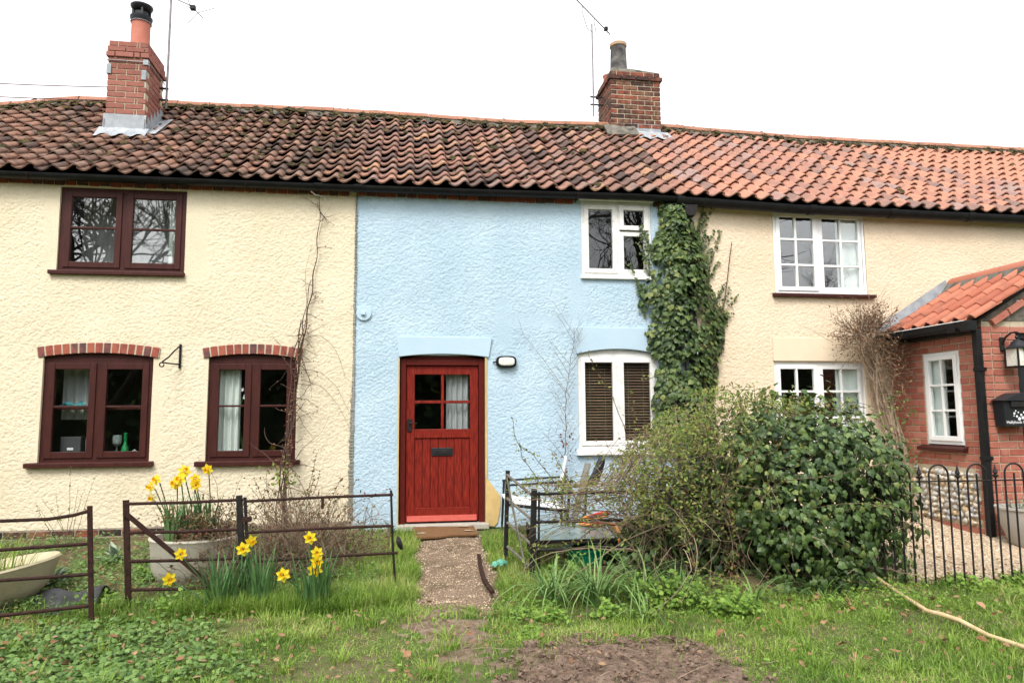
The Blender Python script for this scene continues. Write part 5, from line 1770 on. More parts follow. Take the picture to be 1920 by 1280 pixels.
# venetian blinds: each slat an object
for (xa, xb, lab) in ((2.065, 2.41, 'dark venetian blind in the left light of the white lower window'), (2.535, 2.88, 'dark venetian blind in the right light of the white lower window')):
    vb = thing('venetian_blind', lab, 'blind', ((xa + xb) / 2, 0.1, 0.95), 'dark blinds in the white window')
    n_ = 30
    zb0, zb1 = 0.96, 1.93
    ln = xb - xa + 0.03
    me = brick_mesh(ln, 0.026, 0.003, 'slat', ch=0.0008)
    for k in range(n_):
        inst(me, 'slat', vb, ((xa + xb) / 2, 0.105, zb0 + (zb1 - zb0) * k / (n_ - 1)), (R(38) + random.uniform(-0.05, 0.05), random.uniform(-0.004, 0.004), 0))
    B().box(xa - 0.01, xb + 0.01, 0.09, 0.125, 1.94, 1.975).build('head_rail', 'slat', vb)
    for xx in (xa + 0.08, xb - 0.08):
        B().tube([(xx, 0.087, 0.96), (xx, 0.087, 1.95)], 0.0015, 5).build('cord', 'grey_cloth', vb)
# shelf and trinkets behind the lower left window
sh = B().box(-3.70, -2.72, 0.12, 0.26, 1.385, 1.405).box(-3.72, -2.70, 0.1, 0.30, 0.84, 0.86).build('window_shelf', 'brown_frame')
tag(sh, 'narrow wooden shelves behind the trinket window', 'shelf')
r6 = random.Random(3)
db = thing('box_file', 'dark box with white label on the left of the trinket window', 'box', (-3.52, 0.2, 0.86))
B().box(-3.62, -3.42, 0.16, 0.28, 0.862, 1.10).build('box', 'box_grey', db, bevel=0.004)
B().box(-3.55, -3.49, 0.157, 0.16, 0.96, 0.985).build('label', 'white_paint', db)
for nm, lab, cat, x, prof, mt in (
        ('jar', 'clear glass jar standing beside the dark box', 'jar', -3.33, [(0, 0), (0.045, 0), (0.05, 0.02), (0.05, 0.2), (0.045, 0.26), (0, 0.262)], 'clear_thing'),
        ('wine_glass', 'stemmed wine glass in the right casement of the trinket window', 'glass', -3.07, [(0, 0), (0.035, 0), (0.006, 0.012), (0.006, 0.12), (0.045, 0.16), (0.05, 0.21), (0.045, 0.25), (0.043, 0.25), (0.044, 0.2), (0.0, 0.13)], 'clear_thing'),
        ('bottle', 'small green glass bottle in the trinket window', 'bottle', -2.985, [(0, 0), (0.03, 0), (0.045, 0.05), (0.035, 0.12), (0.015, 0.17), (0.018, 0.25), (0.024, 0.27), (0.0, 0.28)], 'bottle_green'),
        ('decanter', 'clear decanter with round stopper in the trinket window', 'bottle', -2.80, [(0, 0), (0.05, 0), (0.045, 0.04), (0.022, 0.14), (0.018, 0.22), (0.025, 0.24), (0.012, 0.25), (0.028, 0.27), (0.03, 0.29), (0.02, 0.315), (0, 0.32)], 'clear_thing'),
        ('ornament', 'small pale round ornament between bottle and decanter', 'ornament', -2.89, [(0, 0), (0.03, 0), (0.04, 0.03), (0.025, 0.08), (0.0, 0.1)], 'clear_thing')):
    o = B().lathe(prof, (x, 0.19, 0.861), 16).build(nm, mt, smooth=True)
    tag(o, lab, cat)
m = B()
for k in range(14):
    a = k * 0.9
    m.tube([(-3.52 + 0.03 * math.cos(a), 0.19, 1.42), (-3.52 + 0.10 * math.cos(a), 0.19 + 0.03 * math.sin(a), 1.45 + 0.02 * math.sin(2 * a)), (-3.52 + 0.13 * math.cos(a + 0.3), 0.17, 1.42 + 0.012)], [0.02, 0.016, 0.006], 6)
tag(m.build('ornament', 'teal', smooth=True), 'turquoise sprawling ornament on the window shelf', 'ornament')
orc = thing('orchid', 'white flowering orchid in the window with the curtain', 'plant', (-1.77, 0.18, 0.84))
B().tube([(-1.77, 0.18, 0.9), (-1.80, 0.17, 1.15), (-1.82, 0.16, 1.35), (-1.78, 0.14, 1.5), (-1.74, 0.13, 1.55)], 0.005, 6).build('stem', 'daffodil_leaf', orc)
P_ = [(-1.75 + r6.uniform(-0.04, 0.05), 0.13, 1.53 + r6.uniform(-0.05, 0.06)) for _ in range(14)]
v, f, q = leaf_batch(P_, [(r6.uniform(-.4, .4), -1, 0.2) for _ in P_], [(r6.uniform(-1, 1), 0, r6.uniform(-1, 1)) for _ in P_], 0.05, OVAL)
mesh_np('flower', v, f, 'net_white', orc, q)
B().lathe([(0, 0), (0.05, 0), (0.065, 0.11), (0.055, 0.11), (0.05, 0.08), (0, 0.08)], (-1.77, 0.19, 0.835), 16).build('pot', 'net_white', orc, smooth=True)
m = B()
for a in (-0.5, 0.2, 0.7):
    m.tube([(-1.77, 0.19, 0.94), (-1.77 + 0.05 * a, 0.17, 1.06), (-1.77 + 0.13 * a, 0.16, 1.10)], [0.006, 0.014, 0.003], 6)
m.build('leaf', 'daffodil_leaf', orc, smooth=True)

# ================================================================== FENCES
def rod(m_, pts, r_, n_=8):
    return m_.tube(pts, r_, n_)


# left hurdle
fA = thing('iron_fence', 'rusty iron hurdle with bent top rail at the far left', 'fence', (-2.6, -2.8, -0.1), 'rusty estate fence panels')
B().bar((-2.045, -2.80, -0.14), (-2.10, -2.80, 0.71), 0.032, 0.014, (0, 1, 0)).build('post', 'rust_iron', fA, bevel=0.002)
for pts in ([(-2.105, -2.79, 0.675), (-2.2, -2.8, 0.65), (-2.34, -2.82, 0.632), (-2.9, -2.86, 0.628), (-3.6, -2.9, 0.62)], [(-2.09, -2.79, 0.46), (-2.65, -2.82, 0.44), (-3.6, -2.9, 0.41)],
            [(-2.07, -2.79, 0.26), (-2.65, -2.82, 0.245), (-3.6, -2.9, 0.22)], [(-2.07, -2.79, 0.055), (-2.65, -2.82, 0.02), (-3.6, -2.9, -0.03)]):
    B().tube(pts, 0.0115, 8).build('rail', 'rust_iron', fA, smooth=True)
B().bar((-3.6, -2.9, -0.2), (-3.6, -2.9, 0.66), 0.045, 0.014, (0, 1, 0)).build('post', 'rust_iron', fA)
# middle hurdle with brace
fB = thing('iron_fence', 'rusty iron hurdle with diagonal brace in front of the big pot', 'fence', (-1.6, -2.4, -0.1), 'rusty estate fence panels')
B().bar((-1.962, -2.40, -0.11), (-2.018, -2.40, 0.70), 0.042, 0.016, (0, 1, 0)).build('post', 'rust_iron', fB, bevel=0.002)
B().bar((-1.165, -2.40, -0.10), (-1.228, -2.40, 0.715), 0.04, 0.04, (0, 1, 0)).build('post', 'black_iron', fB, bevel=0.003)
for za, zb in ((0.672, 0.682), (0.465, 0.467), (0.262, 0.258), (0.06, 0.055)):
    B().tube([(-2.01 + (0.672 - za) * 0.08, -2.40, za), (-1.6, -2.395, (za + zb) / 2 - 0.006), (-1.20, -2.40, zb)], 0.0115, 8).build('rail', 'rust_iron', fB, smooth=True)
B().bar((-2.02, -2.416, 0.615), (-1.40, -2.416, 0.075), 0.034, 0.012, (0, 1, 0)).build('brace', 'rust_iron', fB, bevel=0.002)
# thin hurdle up to the path
fC = thing('iron_fence', 'thin dark iron hurdle between the daffodils and the path', 'fence', (-0.6, -2.38, -0.1), 'rusty estate fence panels')
B().bar((-1.125, -2.40, -0.1), (-1.185, -2.40, 0.70), 0.022, 0.016, (0, 1, 0)).build('post', 'black_iron', fC, bevel=0.002)
B().tube([(-0.058, -2.36, -0.12), (-0.09, -2.37, 0.3), (-0.108, -2.37, 0.725)], 0.0095, 8).build('post', 'black_iron', fC, smooth=True)
for za, zb in ((0.67, 0.69), (0.44, 0.455), (0.225, 0.25)):
    B().tube([(-1.17, -2.40, za), (-0.65, -2.385, (za + zb) / 2 + 0.004), (-0.05 if za < 0.3 else -0.09, -2.37, zb)], 0.0105, 8).build('rail', 'rust_iron', fC, smooth=True)
B().box(-1.195, -1.135, -2.425, -2.375, 0.52, 0.555).build('hinge', 'rust_iron', fC, bevel=0.004)
B().bar((-0.62, -2.39, 0.60), (-0.62, -2.39, 0.68), 0.022, 0.006, (0, 1, 0)).build('label_tag', 'rust_iron', fC)
B().lathe([(0, 0), (0.02, 0), (0.05, 0.012), (0.055, 0.03), (0.03, 0.04), (0, 0.04)], (-0.04, -2.36, 0.30), 14).rot(R(70), 'Y', (-0.04, -2.36, 0.32)).build('latch', 'black_iron', fC, smooth=True)
# open gate right of the path
gt = thing('iron_gate', 'narrow dark iron gate standing open beside the path', 'gate', (0.95, -1.9, -0.08))
B().bar((0.885, -1.63, -0.10), (0.915, -1.63, 0.80), 0.036, 0.03, (0, 1, 0)).build('stile', 'black_iron', gt, bevel=0.003)
for za, zb in ((0.765, 0.645), (0.555, 0.44), (0.345, 0.235), (0.135, 0.05)):
    B().tube([(0.905, -1.63, za), (1.035, -2.15, zb)], 0.0125, 8).build('rail', 'grey_iron', gt, smooth=True)
B().bar((0.90, -1.66, 0.74), (0.99, -2.10, 0.03), 0.038, 0.012, (1, 0, 0)).build('brace', 'grey_iron', gt, bevel=0.002)
# fence running into the bramble
fD = thing('iron_fence', 'dark iron fence with square post running into the bramble', 'fence', (1.6, -2.17, -0.08))
B().bar((1.025, -2.17, -0.14), (1.058, -2.17, 0.69), 0.045, 0.045, (0, 1, 0)).build('post', 'black_iron', fD, bevel=0.004)
B().bar((1.085, -2.17, -0.12), (1.098, -2.17, 0.665), 0.016, 0.014, (0, 1, 0)).build('post', 'black_iron', fD)
for za, zb in ((0.648, 0.66), (0.42, 0.43), (0.195, 0.20)):
    B().tube([(1.06, -2.17, za), (1.9, -2.17, (za + zb) / 2 - 0.008), (2.9, -2.2, zb)], 0.0125, 8).build('rail', 'black_iron', fD, smooth=True)
# hoop-top railing on the right
hf = thing('hoop_railing', 'black hoop-top iron railing with spear finials in front of the gravel', 'fence', (4.6, -2.8, -0.1))


def hz(x):
    return -0.012 * (x - 4)


HX0, HX1, HY = 3.39, 5.75, -2.80
B().bar((HX0, HY, 0.748), (HX1, HY, 0.735), 0.03, 0.01, (0, 0, 1)).build('top_rail', 'black_iron', hf, bevel=0.002)
B().bar((HX0, HY, -0.075), (HX1, HY, -0.085), 0.03, 0.01, (0, 0, 1)).build('bottom_rail', 'black_iron', hf, bevel=0.002)
pit = 0.0865
# pattern per 4 bars: finial, hoop left, dog bar, hoop right
bx = 4.44 - pit * 12
k = 0
while bx < HX1 - 0.02:
    ty = k % 4
    zt = 0.742
    if ty == 0:
        B().tube([(bx, HY, -0.11), (bx, HY, zt)], 0.0078, 8).build('bar', 'black_iron', hf, smooth=True)
        fin = B().lathe([(0.0075, 0.0), (0.0075, 0.02), (0.016, 0.028), (0.018, 0.04), (0.008, 0.05), (0.02, 0.062), (0.012, 0.085), (0.0, 0.135)], (bx, HY, zt), 10)
        for a in (-1, 1):
            fin.tube([(bx, HY, zt + 0.03), (bx + a * 0.02, HY, zt + 0.045), (bx + a * 0.027, HY, zt + 0.03)], [0.006, 0.005, 0.004], 6)
        fin.build('finial', 'black_iron', hf, smooth=True)
    elif ty == 1:
        x2 = bx + 2 * pit
        r_ = (x2 - bx) / 2
        pts = [(bx, HY, -0.11), (bx, HY, zt + 0.05)] + [(bx + r_ - r_ * math.cos(t), HY, zt + 0.05 + r_ * 0.95 * math.sin(t)) for t in np.linspace(0.15, math.pi - 0.15, 13)] + [(x2, HY, zt + 0.05), (x2, HY, -0.11)]
        B().tube(pts, 0.0078, 8).build('hoop', 'black_iron', hf, smooth=True)
    elif ty == 2:
        B().tube([(bx, HY, -0.11), (bx, HY, zt + 0.055)], 0.0078, 8).build('bar', 'black_iron', hf, smooth=True)
    bx += pit
    k += 1

# ================================================================== GARDEN OBJECTS
def mat_at():
    t = thing('doormat', 'worn brown coir doormat with pale prints at the red door', 'doormat', (0.42, -0.25, 0.04))
    x0, x1, y0, y1 = 0.09, 0.75, -0.60, -0.13
    n_ = 14
    V, F = [], []
    for i in range(n_ + 1):
        for j in range(n_ + 1):
            xx, yy_ = x0 + (x1 - x0) * i / n_, y0 + (y1 - y0) * j / n_
            V.append((xx, yy_, gz(xx, yy_) + 0.055 + 0.004 * math.sin(9 * xx)))
    F = [(i * (n_ + 1) + j, (i + 1) * (n_ + 1) + j, (i + 1) * (n_ + 1) + j + 1, i * (n_ + 1) + j + 1) for i in range(n_) for j in range(n_)]
    o = B().add(V, F).build('pile', 'mat_brown', t, solid=0.018)
    for (cx2, cy2, s) in ((0.64, -0.17, 0.075), (0.67, -0.40, 0.05), (0.17, -0.42, 0.055), (0.20, -0.17, 0.04), (0.28, -0.14, 0.03)):
        m = B()
        for k in range(5):
            a = 2 * math.pi * k / 5
            c = (cx2 + s * 0.6 * math.cos(a), cy2 + s * 0.35 * math.sin(a))
            m.add([(c[0] + s * 0.42 * math.cos(t), c[1] + s * 0.28 * math.sin(t), gz(c[0], c[1]) + 0.0715 + 0.0006 * k) for t in np.linspace(0, 6.1, 10)], [tuple(range(10))])
        m.build('print', 'mat_print', t)


mat_at()
# big pale pot behind the braced hurdle
pz = gz(-1.68, -1.75)
bp = lathe_pot('planter', 'big pale round pot with daffodils behind the braced hurdle', (-1.69, -1.72, pz - 0.02), [(0, 0), (0.24, 0), (0.30, 0.05), (0.345, 0.16), (0.36, 0.36), (0.372, 0.385), (0.365, 0.40), (0.335, 0.395), (0.325, 0.34)], 'pot_pale', soil_r=0.33, soil_z=0.36)
# cream bowl tipped at the left edge
bw = thing('bowl_planter', 'wide cream bowl planter leaning at the left edge', 'planter', (-3.0, -2.25, -0.05))
prof = [(0, 0), (0.17, 0.0), (0.31, 0.05), (0.42, 0.15), (0.475, 0.28), (0.49, 0.30), (0.48, 0.315), (0.44, 0.28), (0.3, 0.15), (0, 0.06)]
B().lathe(prof, (-2.99, -2.22, -0.10), 36).rot(R(-9), 'Y', (-2.99, -2.22, -0.1)).build('pot', 'cream_pot', bw, smooth=True)
B().lathe([(0, 0.27), (0.2, 0.265), (0.42, 0.25)], (-2.99, -2.22, -0.10), 30).rot(R(-9), 'Y', (-2.99, -2.22, -0.1)).build('compost', 'soil', bw, smooth=True)
# crumpled weed membrane
n_ = 26
V = []
for i in range(n_ + 1):
    for j in range(13):
        u, w = i / n_, j / 12
        xx = -3.15 + 1.0 * u
        yy_ = -2.62 + 0.10 * u + 0.52 * w
        zz_ = gz(xx, yy_) + 0.02 + 0.07 * (math.sin(math.pi * w) ** 1.3) * (0.25 + 0.9 * u ** 2) + 0.035 * math.sin(7 * u + 6 * w) + 0.03 * math.sin(19 * u + 5 * w) + 0.012 * math.sin(13 * w - 9 * u)
        V.append((xx, yy_, zz_))
F = [(i * 13 + j, (i + 1) * 13 + j, (i + 1) * 13 + j + 1, i * 13 + j + 1) for i in range(n_) for j in range(12)]
o = B().add(V, F).build('weed_membrane', 'membrane', solid=0.006, smooth=True, sharp=180)
tag(o, 'crumpled black sheet lying beside the cream bowl planter', 'sheet')
# table, chair, tub, strap
tb = thing('garden_table', 'low glass-topped garden table with dark frame under the bramble', 'table', (1.5, -1.6, -0.06))
TZ = 0.30


def tp(x, y):     # table plane tilts slightly to the front
    return (x, y, TZ + 0.11 * (y + 1.35))


q = [tp(1.14, -1.35), tp(1.86, -1.35), tp(1.80, -1.97), tp(1.12, -1.97)]
B().add([Vector(p) for p in q] + [Vector(p) + Vector((0, 0, 0.006)) for p in q], [(0, 3, 2, 1), (4, 5, 6, 7), (0, 1, 5, 4), (1, 2, 6, 5), (2, 3, 7, 6), (3, 0, 4, 7)]).build('table_top', 'table_glass', tb)
for i in range(4):
    B().bar(Vector(q[i]) - Vector((0, 0, 0.012)), Vector(q[(i + 1) % 4]) - Vector((0, 0, 0.012)), 0.03, 0.035).build('rail', 'black_iron', tb, bevel=0.004)
    B().bar((q[i][0] * 0.97 + 0.045, q[i][1] * 0.97 - 0.05, -0.1), Vector(q[i]) - Vector((0, 0, 0.02)), 0.028, 0.028, (0, 1, 0)).build('leg', 'black_iron', tb, bevel=0.003)
ch = thing('garden_chair', 'white garden chair with dark metal frame against the blue wall', 'chair', (1.35, -0.7, 0.0))
B().add([(1.0, -0.92, 0.42), (1.62, -0.88, 0.33), (1.66, -0.42, 0.34), (1.02, -0.40, 0.44), (1.0, -0.92, 0.445), (1.62, -0.88, 0.355), (1.66, -0.42, 0.365), (1.02, -0.40, 0.465)],
        [(0, 3, 2, 1), (4, 5, 6, 7), (0, 1, 5, 4), (1, 2, 6, 5), (2, 3, 7, 6), (3, 0, 4, 7)]).build('seat', 'seat_white', ch, bevel=0.008)
B().add([(1.52, -0.86, 0.36), (1.60, -0.42, 0.37), (1.72, -0.40, 0.86), (1.62, -0.84, 0.86), (1.545, -0.86, 0.35), (1.625, -0.42, 0.36), (1.745, -0.40, 0.85), (1.645, -0.84, 0.85)],
        [(0, 1, 2, 3), (4, 7, 6, 5), (0, 4, 5, 1), (1, 5, 6, 2), (2, 6, 7, 3), (3, 7, 4, 0)]).build('backrest', 'seat_white', ch, bevel=0.008)
for a, b_ in (((0.985, -0.93, 0.0), (1.03, -0.92, 0.60)), ((1.02, -0.40, 0.02), (1.05, -0.40, 0.60)), ((1.60, -0.90, 0.0), (1.66, -0.90, 0.62)), ((1.66, -0.40, 0.02), (1.70, -0.40, 0.62))):
    B().bar(a, b_, 0.024, 0.024, (0, 1, 0)).build('leg', 'charcoal', ch, bevel=0.004)
for y_ in (-0.925, -0.40):
    B().bar((1.03, y_, 0.60), (1.68, y_, 0.625), 0.034, 0.02).build('armrest', 'charcoal', ch, bevel=0.005)
B().bar((1.0, -0.925, 0.41), (1.64, -0.895, 0.325), 0.022, 0.03).build('seat_rail', 'charcoal', ch, bevel=0.004)
B().bar((1.70, -0.88, 0.24), (1.86, -0.86, 0.80), 0.03, 0.16, (0, 1, 0)).build('folded_panel', 'grey_cloth', ch, bevel=0.004)
hp = thing('folding_headrest', 'black padded folding headrest poking above the bramble', 'chair', (1.95, -0.8, 0.55))
B().prism([(1.87, 0.58), (1.91, 0.545), (1.95, 0.56), (2.01, 0.68), (2.045, 0.80), (2.045, 0.845), (2.015, 0.855), (1.985, 0.80), (1.93, 0.68)], -0.86, -0.72).build('pad', 'charcoal', hp, bevel=0.012)
B().bar((1.82, -0.79, 0.60), (1.92, -0.79, 0.57), 0.05, 0.035).build('joint', 'black_plastic', hp, bevel=0.006)
B().bar((1.82, -0.79, 0.02), (1.86, -0.79, 0.59), 0.022, 0.022, (0, 1, 0)).build('leg', 'charcoal', hp)
st = thing('coiled_strap', 'red and orange plastic strap coiled on the glass table', 'strap', (1.75, -1.55, 0.27))
for k in range(4):
    cx2 = 1.72 + 0.02 * k
    m = B().tube([(cx2 + 0.13 * math.cos(t) * (1 - 0.1 * k), -1.55 + 0.09 * math.sin(t), 0.30 + 0.018 * k + 0.05 * max(0, math.sin(t + k))) for t in np.linspace(0.3, 5.6, 18)], 0.014, 7)
    m.build('loop', 'toy_red' if k % 2 else 'toy_orange', st, smooth=True)
B().tube([(1.83, -1.62, 0.32), (1.88, -1.72, 0.30), (1.89, -1.82, 0.24), (1.86, -1.86, 0.17)], 0.016, 7).build('loose_end', 'toy_orange', st, smooth=True)
tu = B().lathe([(0, 0), (0.15, 0), (0.18, 0.13), (0.205, 0.16), (0.205, 0.175), (0.17, 0.17), (0.145, 0.02)], (1.62, -1.72, gz(1.6, -1.7) + 0.0), 24).build('green_tub', 'tub_green', smooth=True)
tag(tu, 'green plastic tub under the glass table', 'tub')
# curved black edging strip on the path
pts = [(0.665, -1.50), (0.645, -1.75), (0.63, -2.0), (0.625, -2.25), (0.63, -2.45), (0.65, -2.64)]
m = B()
for a, b_ in zip(pts[:-1], pts[1:]):
    za, zb = gz(*a) + 0.075, gz(*b_) + 0.075
    m.bar((a[0], a[1], za), (b_[0], b_[1] - 0.004, zb), 0.034, 0.024)
tag(m.build('edging_strip', 'rust_iron', bevel=0.003), 'curved dark edging strip lying on the right of the path', 'strip')
n_ = 8
V = []
for i in range(n_ + 1):
    for j in range(n_ + 1):
        u, w = i / n_ - 0.5, j / n_ - 0.5
        xx, yy_ = 0.81 + 0.14 * u + 0.03 * w, -1.80 + 0.12 * w + 0.05 * u
        V.append((xx, yy_, gz(xx, yy_) + 0.05 + 0.03 * math.cos(3 * u) * math.cos(3 * w) + 0.012 * math.sin(15 * u + 9 * w)))
o = B().add(V, [(i * 9 + j, (i + 1) * 9 + j, (i + 1) * 9 + j + 1, i * 9 + j + 1) for i in range(8) for j in range(8)]).build('plastic_bag', 'bag_green', solid=0.004)
tag(o, 'crumpled turquoise plastic scrap in the grass beside the gate', 'litter')
# long cane on the lawn
cp_ = [(3.80, -2.30, 0.085), (3.74, -2.58, 0.06), (3.67, -2.89, 0.035), (3.60, -3.20, 0.03), (3.54, -3.50, 0.03), (3.57, -3.60, 0.035), (3.63, -3.68, 0.03), (3.64, -3.90, 0.03), (3.65, -4.14, 0.035), (3.67, -4.45, 0.03), (3.70, -4.9, 0.03)]
pts = [(x, y, gz(x, y) + h + 0.022) for x, y, h in cp_]
m = B().tube(pts, [0.011, 0.012, 0.013, 0.013, 0.014, 0.016, 0.015, 0.014, 0.014, 0.013, 0.013], 9)
tag(m.build('cane', 'bamboo', smooth=True), 'long bent pale cane lying across the lawn', 'stick')
m = B().tube([pts[5], (3.62, -3.62, gz(3.62, -3.62) + 0.03), (3.69, -3.70, gz(3.69, -3.7) + 0.03), (3.71, -3.82, gz(3.71, -3.82) + 0.02)], [0.01, 0.008, 0.006, 0.003], 6)
tag(m.build('split_cane', 'bamboo'), 'short split piece beside the long bent cane', 'stick')

# ================================================================== PLANTS
def rand_dirs(n_, bias=(0, 0, 0), sd=1.0):
    return RNG.normal(0, sd, (n_, 3)) + np.array(bias)


# ---- ivy climbing the corner of the blue cottage
iv = thing('ivy_climber', 'dark ivy column climbing between the blue and peach walls', 'ivy', (3.3, -0.1, 0.05))
zk = [1.0, 1.5, 2.0, 2.25, 2.5, 2.75, 3.0, 3.2, 3.4, 3.6, 3.78, 3.86]
xl = [2.90, 2.92, 2.90, 2.83, 2.76, 2.76, 2.90, 2.94, 2.98, 3.02, 3.04, 3.06]
xr = [3.62, 3.60, 3.70, 3.76, 3.76, 3.68, 3.60, 3.55, 3.50, 3.44, 3.40, 3.36]
P_, N_, T_, S_ = [], [], [], []
while len(P_) < 3300:
    z = RNG.uniform(0.9, 3.84)
    a, b_ = np.interp(z, zk, xl), np.interp(z, zk, xr)
    s = RNG.uniform(-1.03, 1.03)
    # ragged margin
    s *= 0.90 + 0.22 * float(vnoise(np.array([z * 1.0 + 20]), np.array([20.0 + (s > 0) * 9]), 0.16, 0.2, 5)[0])
    x = (a + b_) / 2 + s * (b_ - a) / 2
    dep = (0.05 + 0.17 * math.sqrt(max(0, 1 - min(1, abs(s)) ** 2))) * (0.75 if z > 3.2 else 1.0)
    cl_ = float(vnoise(np.array([x + 9]), np.array([z + 9]), 0.15, 0.17, 66)[0])
    if cl_ < 0.24 and RNG.random() < 0.8:
        continue
    y = -dep * RNG.uniform(0.25, 1.0) ** 0.6 * (0.6 + 0.6 * cl_)
    P_.append((x, y, z))
    N_.append((0.9 * s + RNG.normal(0, 0.35), -1.0 + RNG.normal(0, 0.2), 0.45 + RNG.normal(0, 0.35)))
    T_.append((0.5 * s + RNG.normal(0, 0.5), -0.15, -1.0))
    S_.append(RNG.uniform(0.035, 0.092))
v, f, q = leaf_batch(P_, N_, T_, S_, IVY)
mesh_np('foliage', v, f, 'ivy', iv, q)
lines = []
for i in range(26):      # shoots creeping on the wall
    z0 = RNG.uniform(2.0, 3.4)
    sd_ = 1 if RNG.random() < 0.65 else -1
    x0 = float(np.interp(z0, zk, xr if sd_ > 0 else xl))
    pts = wander((x0 - sd_ * 0.05, -0.02, z0), (sd_ * 0.45, 0, 1), RNG.uniform(0.25, 0.6), 8, 0.12)
    pts[:, 1] = -0.024
    lines.append((pts, 0.003, 0.0015, RNG.random()))
for i in range(7):
    pts = wander((3.3 + RNG.uniform(-0.15, 0.15), -0.05, 0.05), (RNG.normal(0, 0.05), 0, 1), 3.4, 16, 0.07)
    pts[:, 1] = -0.045
    lines.append((pts, 0.016, 0.006, RNG.random()))
mesh_np('stems', *twig_np(lines)[:2], 'twig_dark', iv, rnd=twig_np(lines)[2])
P2, N2, T2 = [], [], []
for pts, *_ in lines[:26]:
    for p in pts[1:]:
        for _ in range(3):
            P2.append(p + RNG.normal(0, 0.012, 3) * np.array([1, 0.3, 1]) + np.array([0, -0.008, 0]))
            N2.append((RNG.normal(0, 0.4), -1, 0.3 + RNG.normal(0, 0.3)))
            T2.append((RNG.normal(0, 0.8), 0, -0.6 + RNG.normal(0, 0.7)))
v, f, q = leaf_batch(P2, N2, T2, RNG.uniform(0.022, 0.045, len(P2)), IVY)
mesh_np('shoot_leaves', v, f, 'ivy', iv, q)

# ---- big ivy bush on the railing
bu = thing('ivy_bush', 'big rounded dark ivy bush over the railing', 'bush', (3.5, -2.15, -0.1))


def bush_r(th, ph):
    return 1 + 0.11 * np.sin(3 * th + 1) * np.cos(2 * ph) + 0.08 * np.sin(5 * th + 3 * ph) + 0.06 * np.sin(9 * th - 4 * ph) + 0.05 * np.sin(14 * th + 11 * ph) - 0.03


def bush_pts(n_, inner, c=(3.40, -2.30, 0.52), rx=0.88, ry=0.66, rz=0.88, pw=2.6):
    d = RNG.normal(0, 1, (n_ * 2, 3))
    d /= np.linalg.norm(d, axis=1, keepdims=True)
    k = (np.abs(d) ** pw).sum(1) ** (-1 / pw)          # superellipsoid
    th, ph = np.arctan2(d[:, 1], d[:, 0]), np.arcsin(d[:, 2])
    rad = k * bush_r(th, ph) * inner(n_ * 2)
    p = np.array(c) + d * rad[:, None] * np.array([rx, ry, rz])
    # lower right tucks in, top right slopes
    p[:, 2] -= 0.25 * np.clip(p[:, 0] - 3.75, 0, 1) * np.clip(p[:, 2] - 0.3, 0, 1)
    sh = np.clip((0.35 - p[:, 2]) / 0.5, 0, 1)
    p[:, 0] -= 0.22 * sh * np.clip((p[:, 0] - 3.5) / 0.8, 0, 1)
    ok = p[:, 2] > -0.1
    nrm = d / np.array([rx, ry, rz])
    return p[ok][:n_], nrm[ok][:n_]


p1, n1 = bush_pts(9000, lambda m_: RNG.uniform(0.78, 1.05, m_))
nn_ = n1 / np.linalg.norm(n1, axis=1, keepdims=True) + RNG.normal(0, 0.5, n1.shape) + np.array([0, -0.1, 0.3])
tt = n1 * 0.4 + np.array([0, 0, -1.0]) + RNG.normal(0, 0.45, n1.shape)
hole = vnoise(p1[:, 0] + p1[:, 1] * 0.6 + 9, p1[:, 2] + 9, 0.17, 0.14, 58) + 0.25 * vnoise(p1[:, 0] + 9, p1[:, 2] + p1[:, 1] + 9, 0.07, 0.06, 59)
ok = hole > 0.43
p1, n1, nn_, tt = p1[ok], n1[ok], nn_[ok], tt[ok]
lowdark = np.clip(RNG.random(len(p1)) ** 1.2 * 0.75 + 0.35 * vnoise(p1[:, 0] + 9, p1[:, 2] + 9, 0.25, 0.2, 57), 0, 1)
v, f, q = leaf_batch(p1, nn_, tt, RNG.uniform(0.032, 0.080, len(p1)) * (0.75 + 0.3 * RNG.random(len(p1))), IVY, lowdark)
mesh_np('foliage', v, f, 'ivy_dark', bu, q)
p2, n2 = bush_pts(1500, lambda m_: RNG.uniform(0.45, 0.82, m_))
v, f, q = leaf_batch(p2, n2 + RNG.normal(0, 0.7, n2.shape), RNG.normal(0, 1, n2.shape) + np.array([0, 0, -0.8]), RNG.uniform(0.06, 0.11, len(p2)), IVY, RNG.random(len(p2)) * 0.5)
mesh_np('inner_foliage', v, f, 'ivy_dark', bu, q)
lines = []
for i in range(60):
    a = RNG.uniform(0, 6.28)
    pts = wander((3.45 + 0.25 * math.cos(a), -2.12 + 0.2 * math.sin(a), -0.1), (0.6 * math.cos(a), 0.5 * math.sin(a), 1), RNG.uniform(0.7, 1.35), 10, 0.25, 0.03)
    lines.append((pts, 0.012, 0.003, RNG.random()))
for i in range(40):
    p, nn2 = p1[RNG.integers(len(p1))], RNG.normal(0, 1, 3)
    pts = wander(p, (RNG.normal(0, 1), -0.6, RNG.normal(-0.2, 0.6)), RNG.uniform(0.12, 0.35), 7, 0.4)
    lines.append((pts, 0.004, 0.002, 0.6 + 0.4 * RNG.random()))
mesh_np('stems', *twig_np(lines, 4)[:2], 'twig', bu, rnd=twig_np(lines, 4)[2])
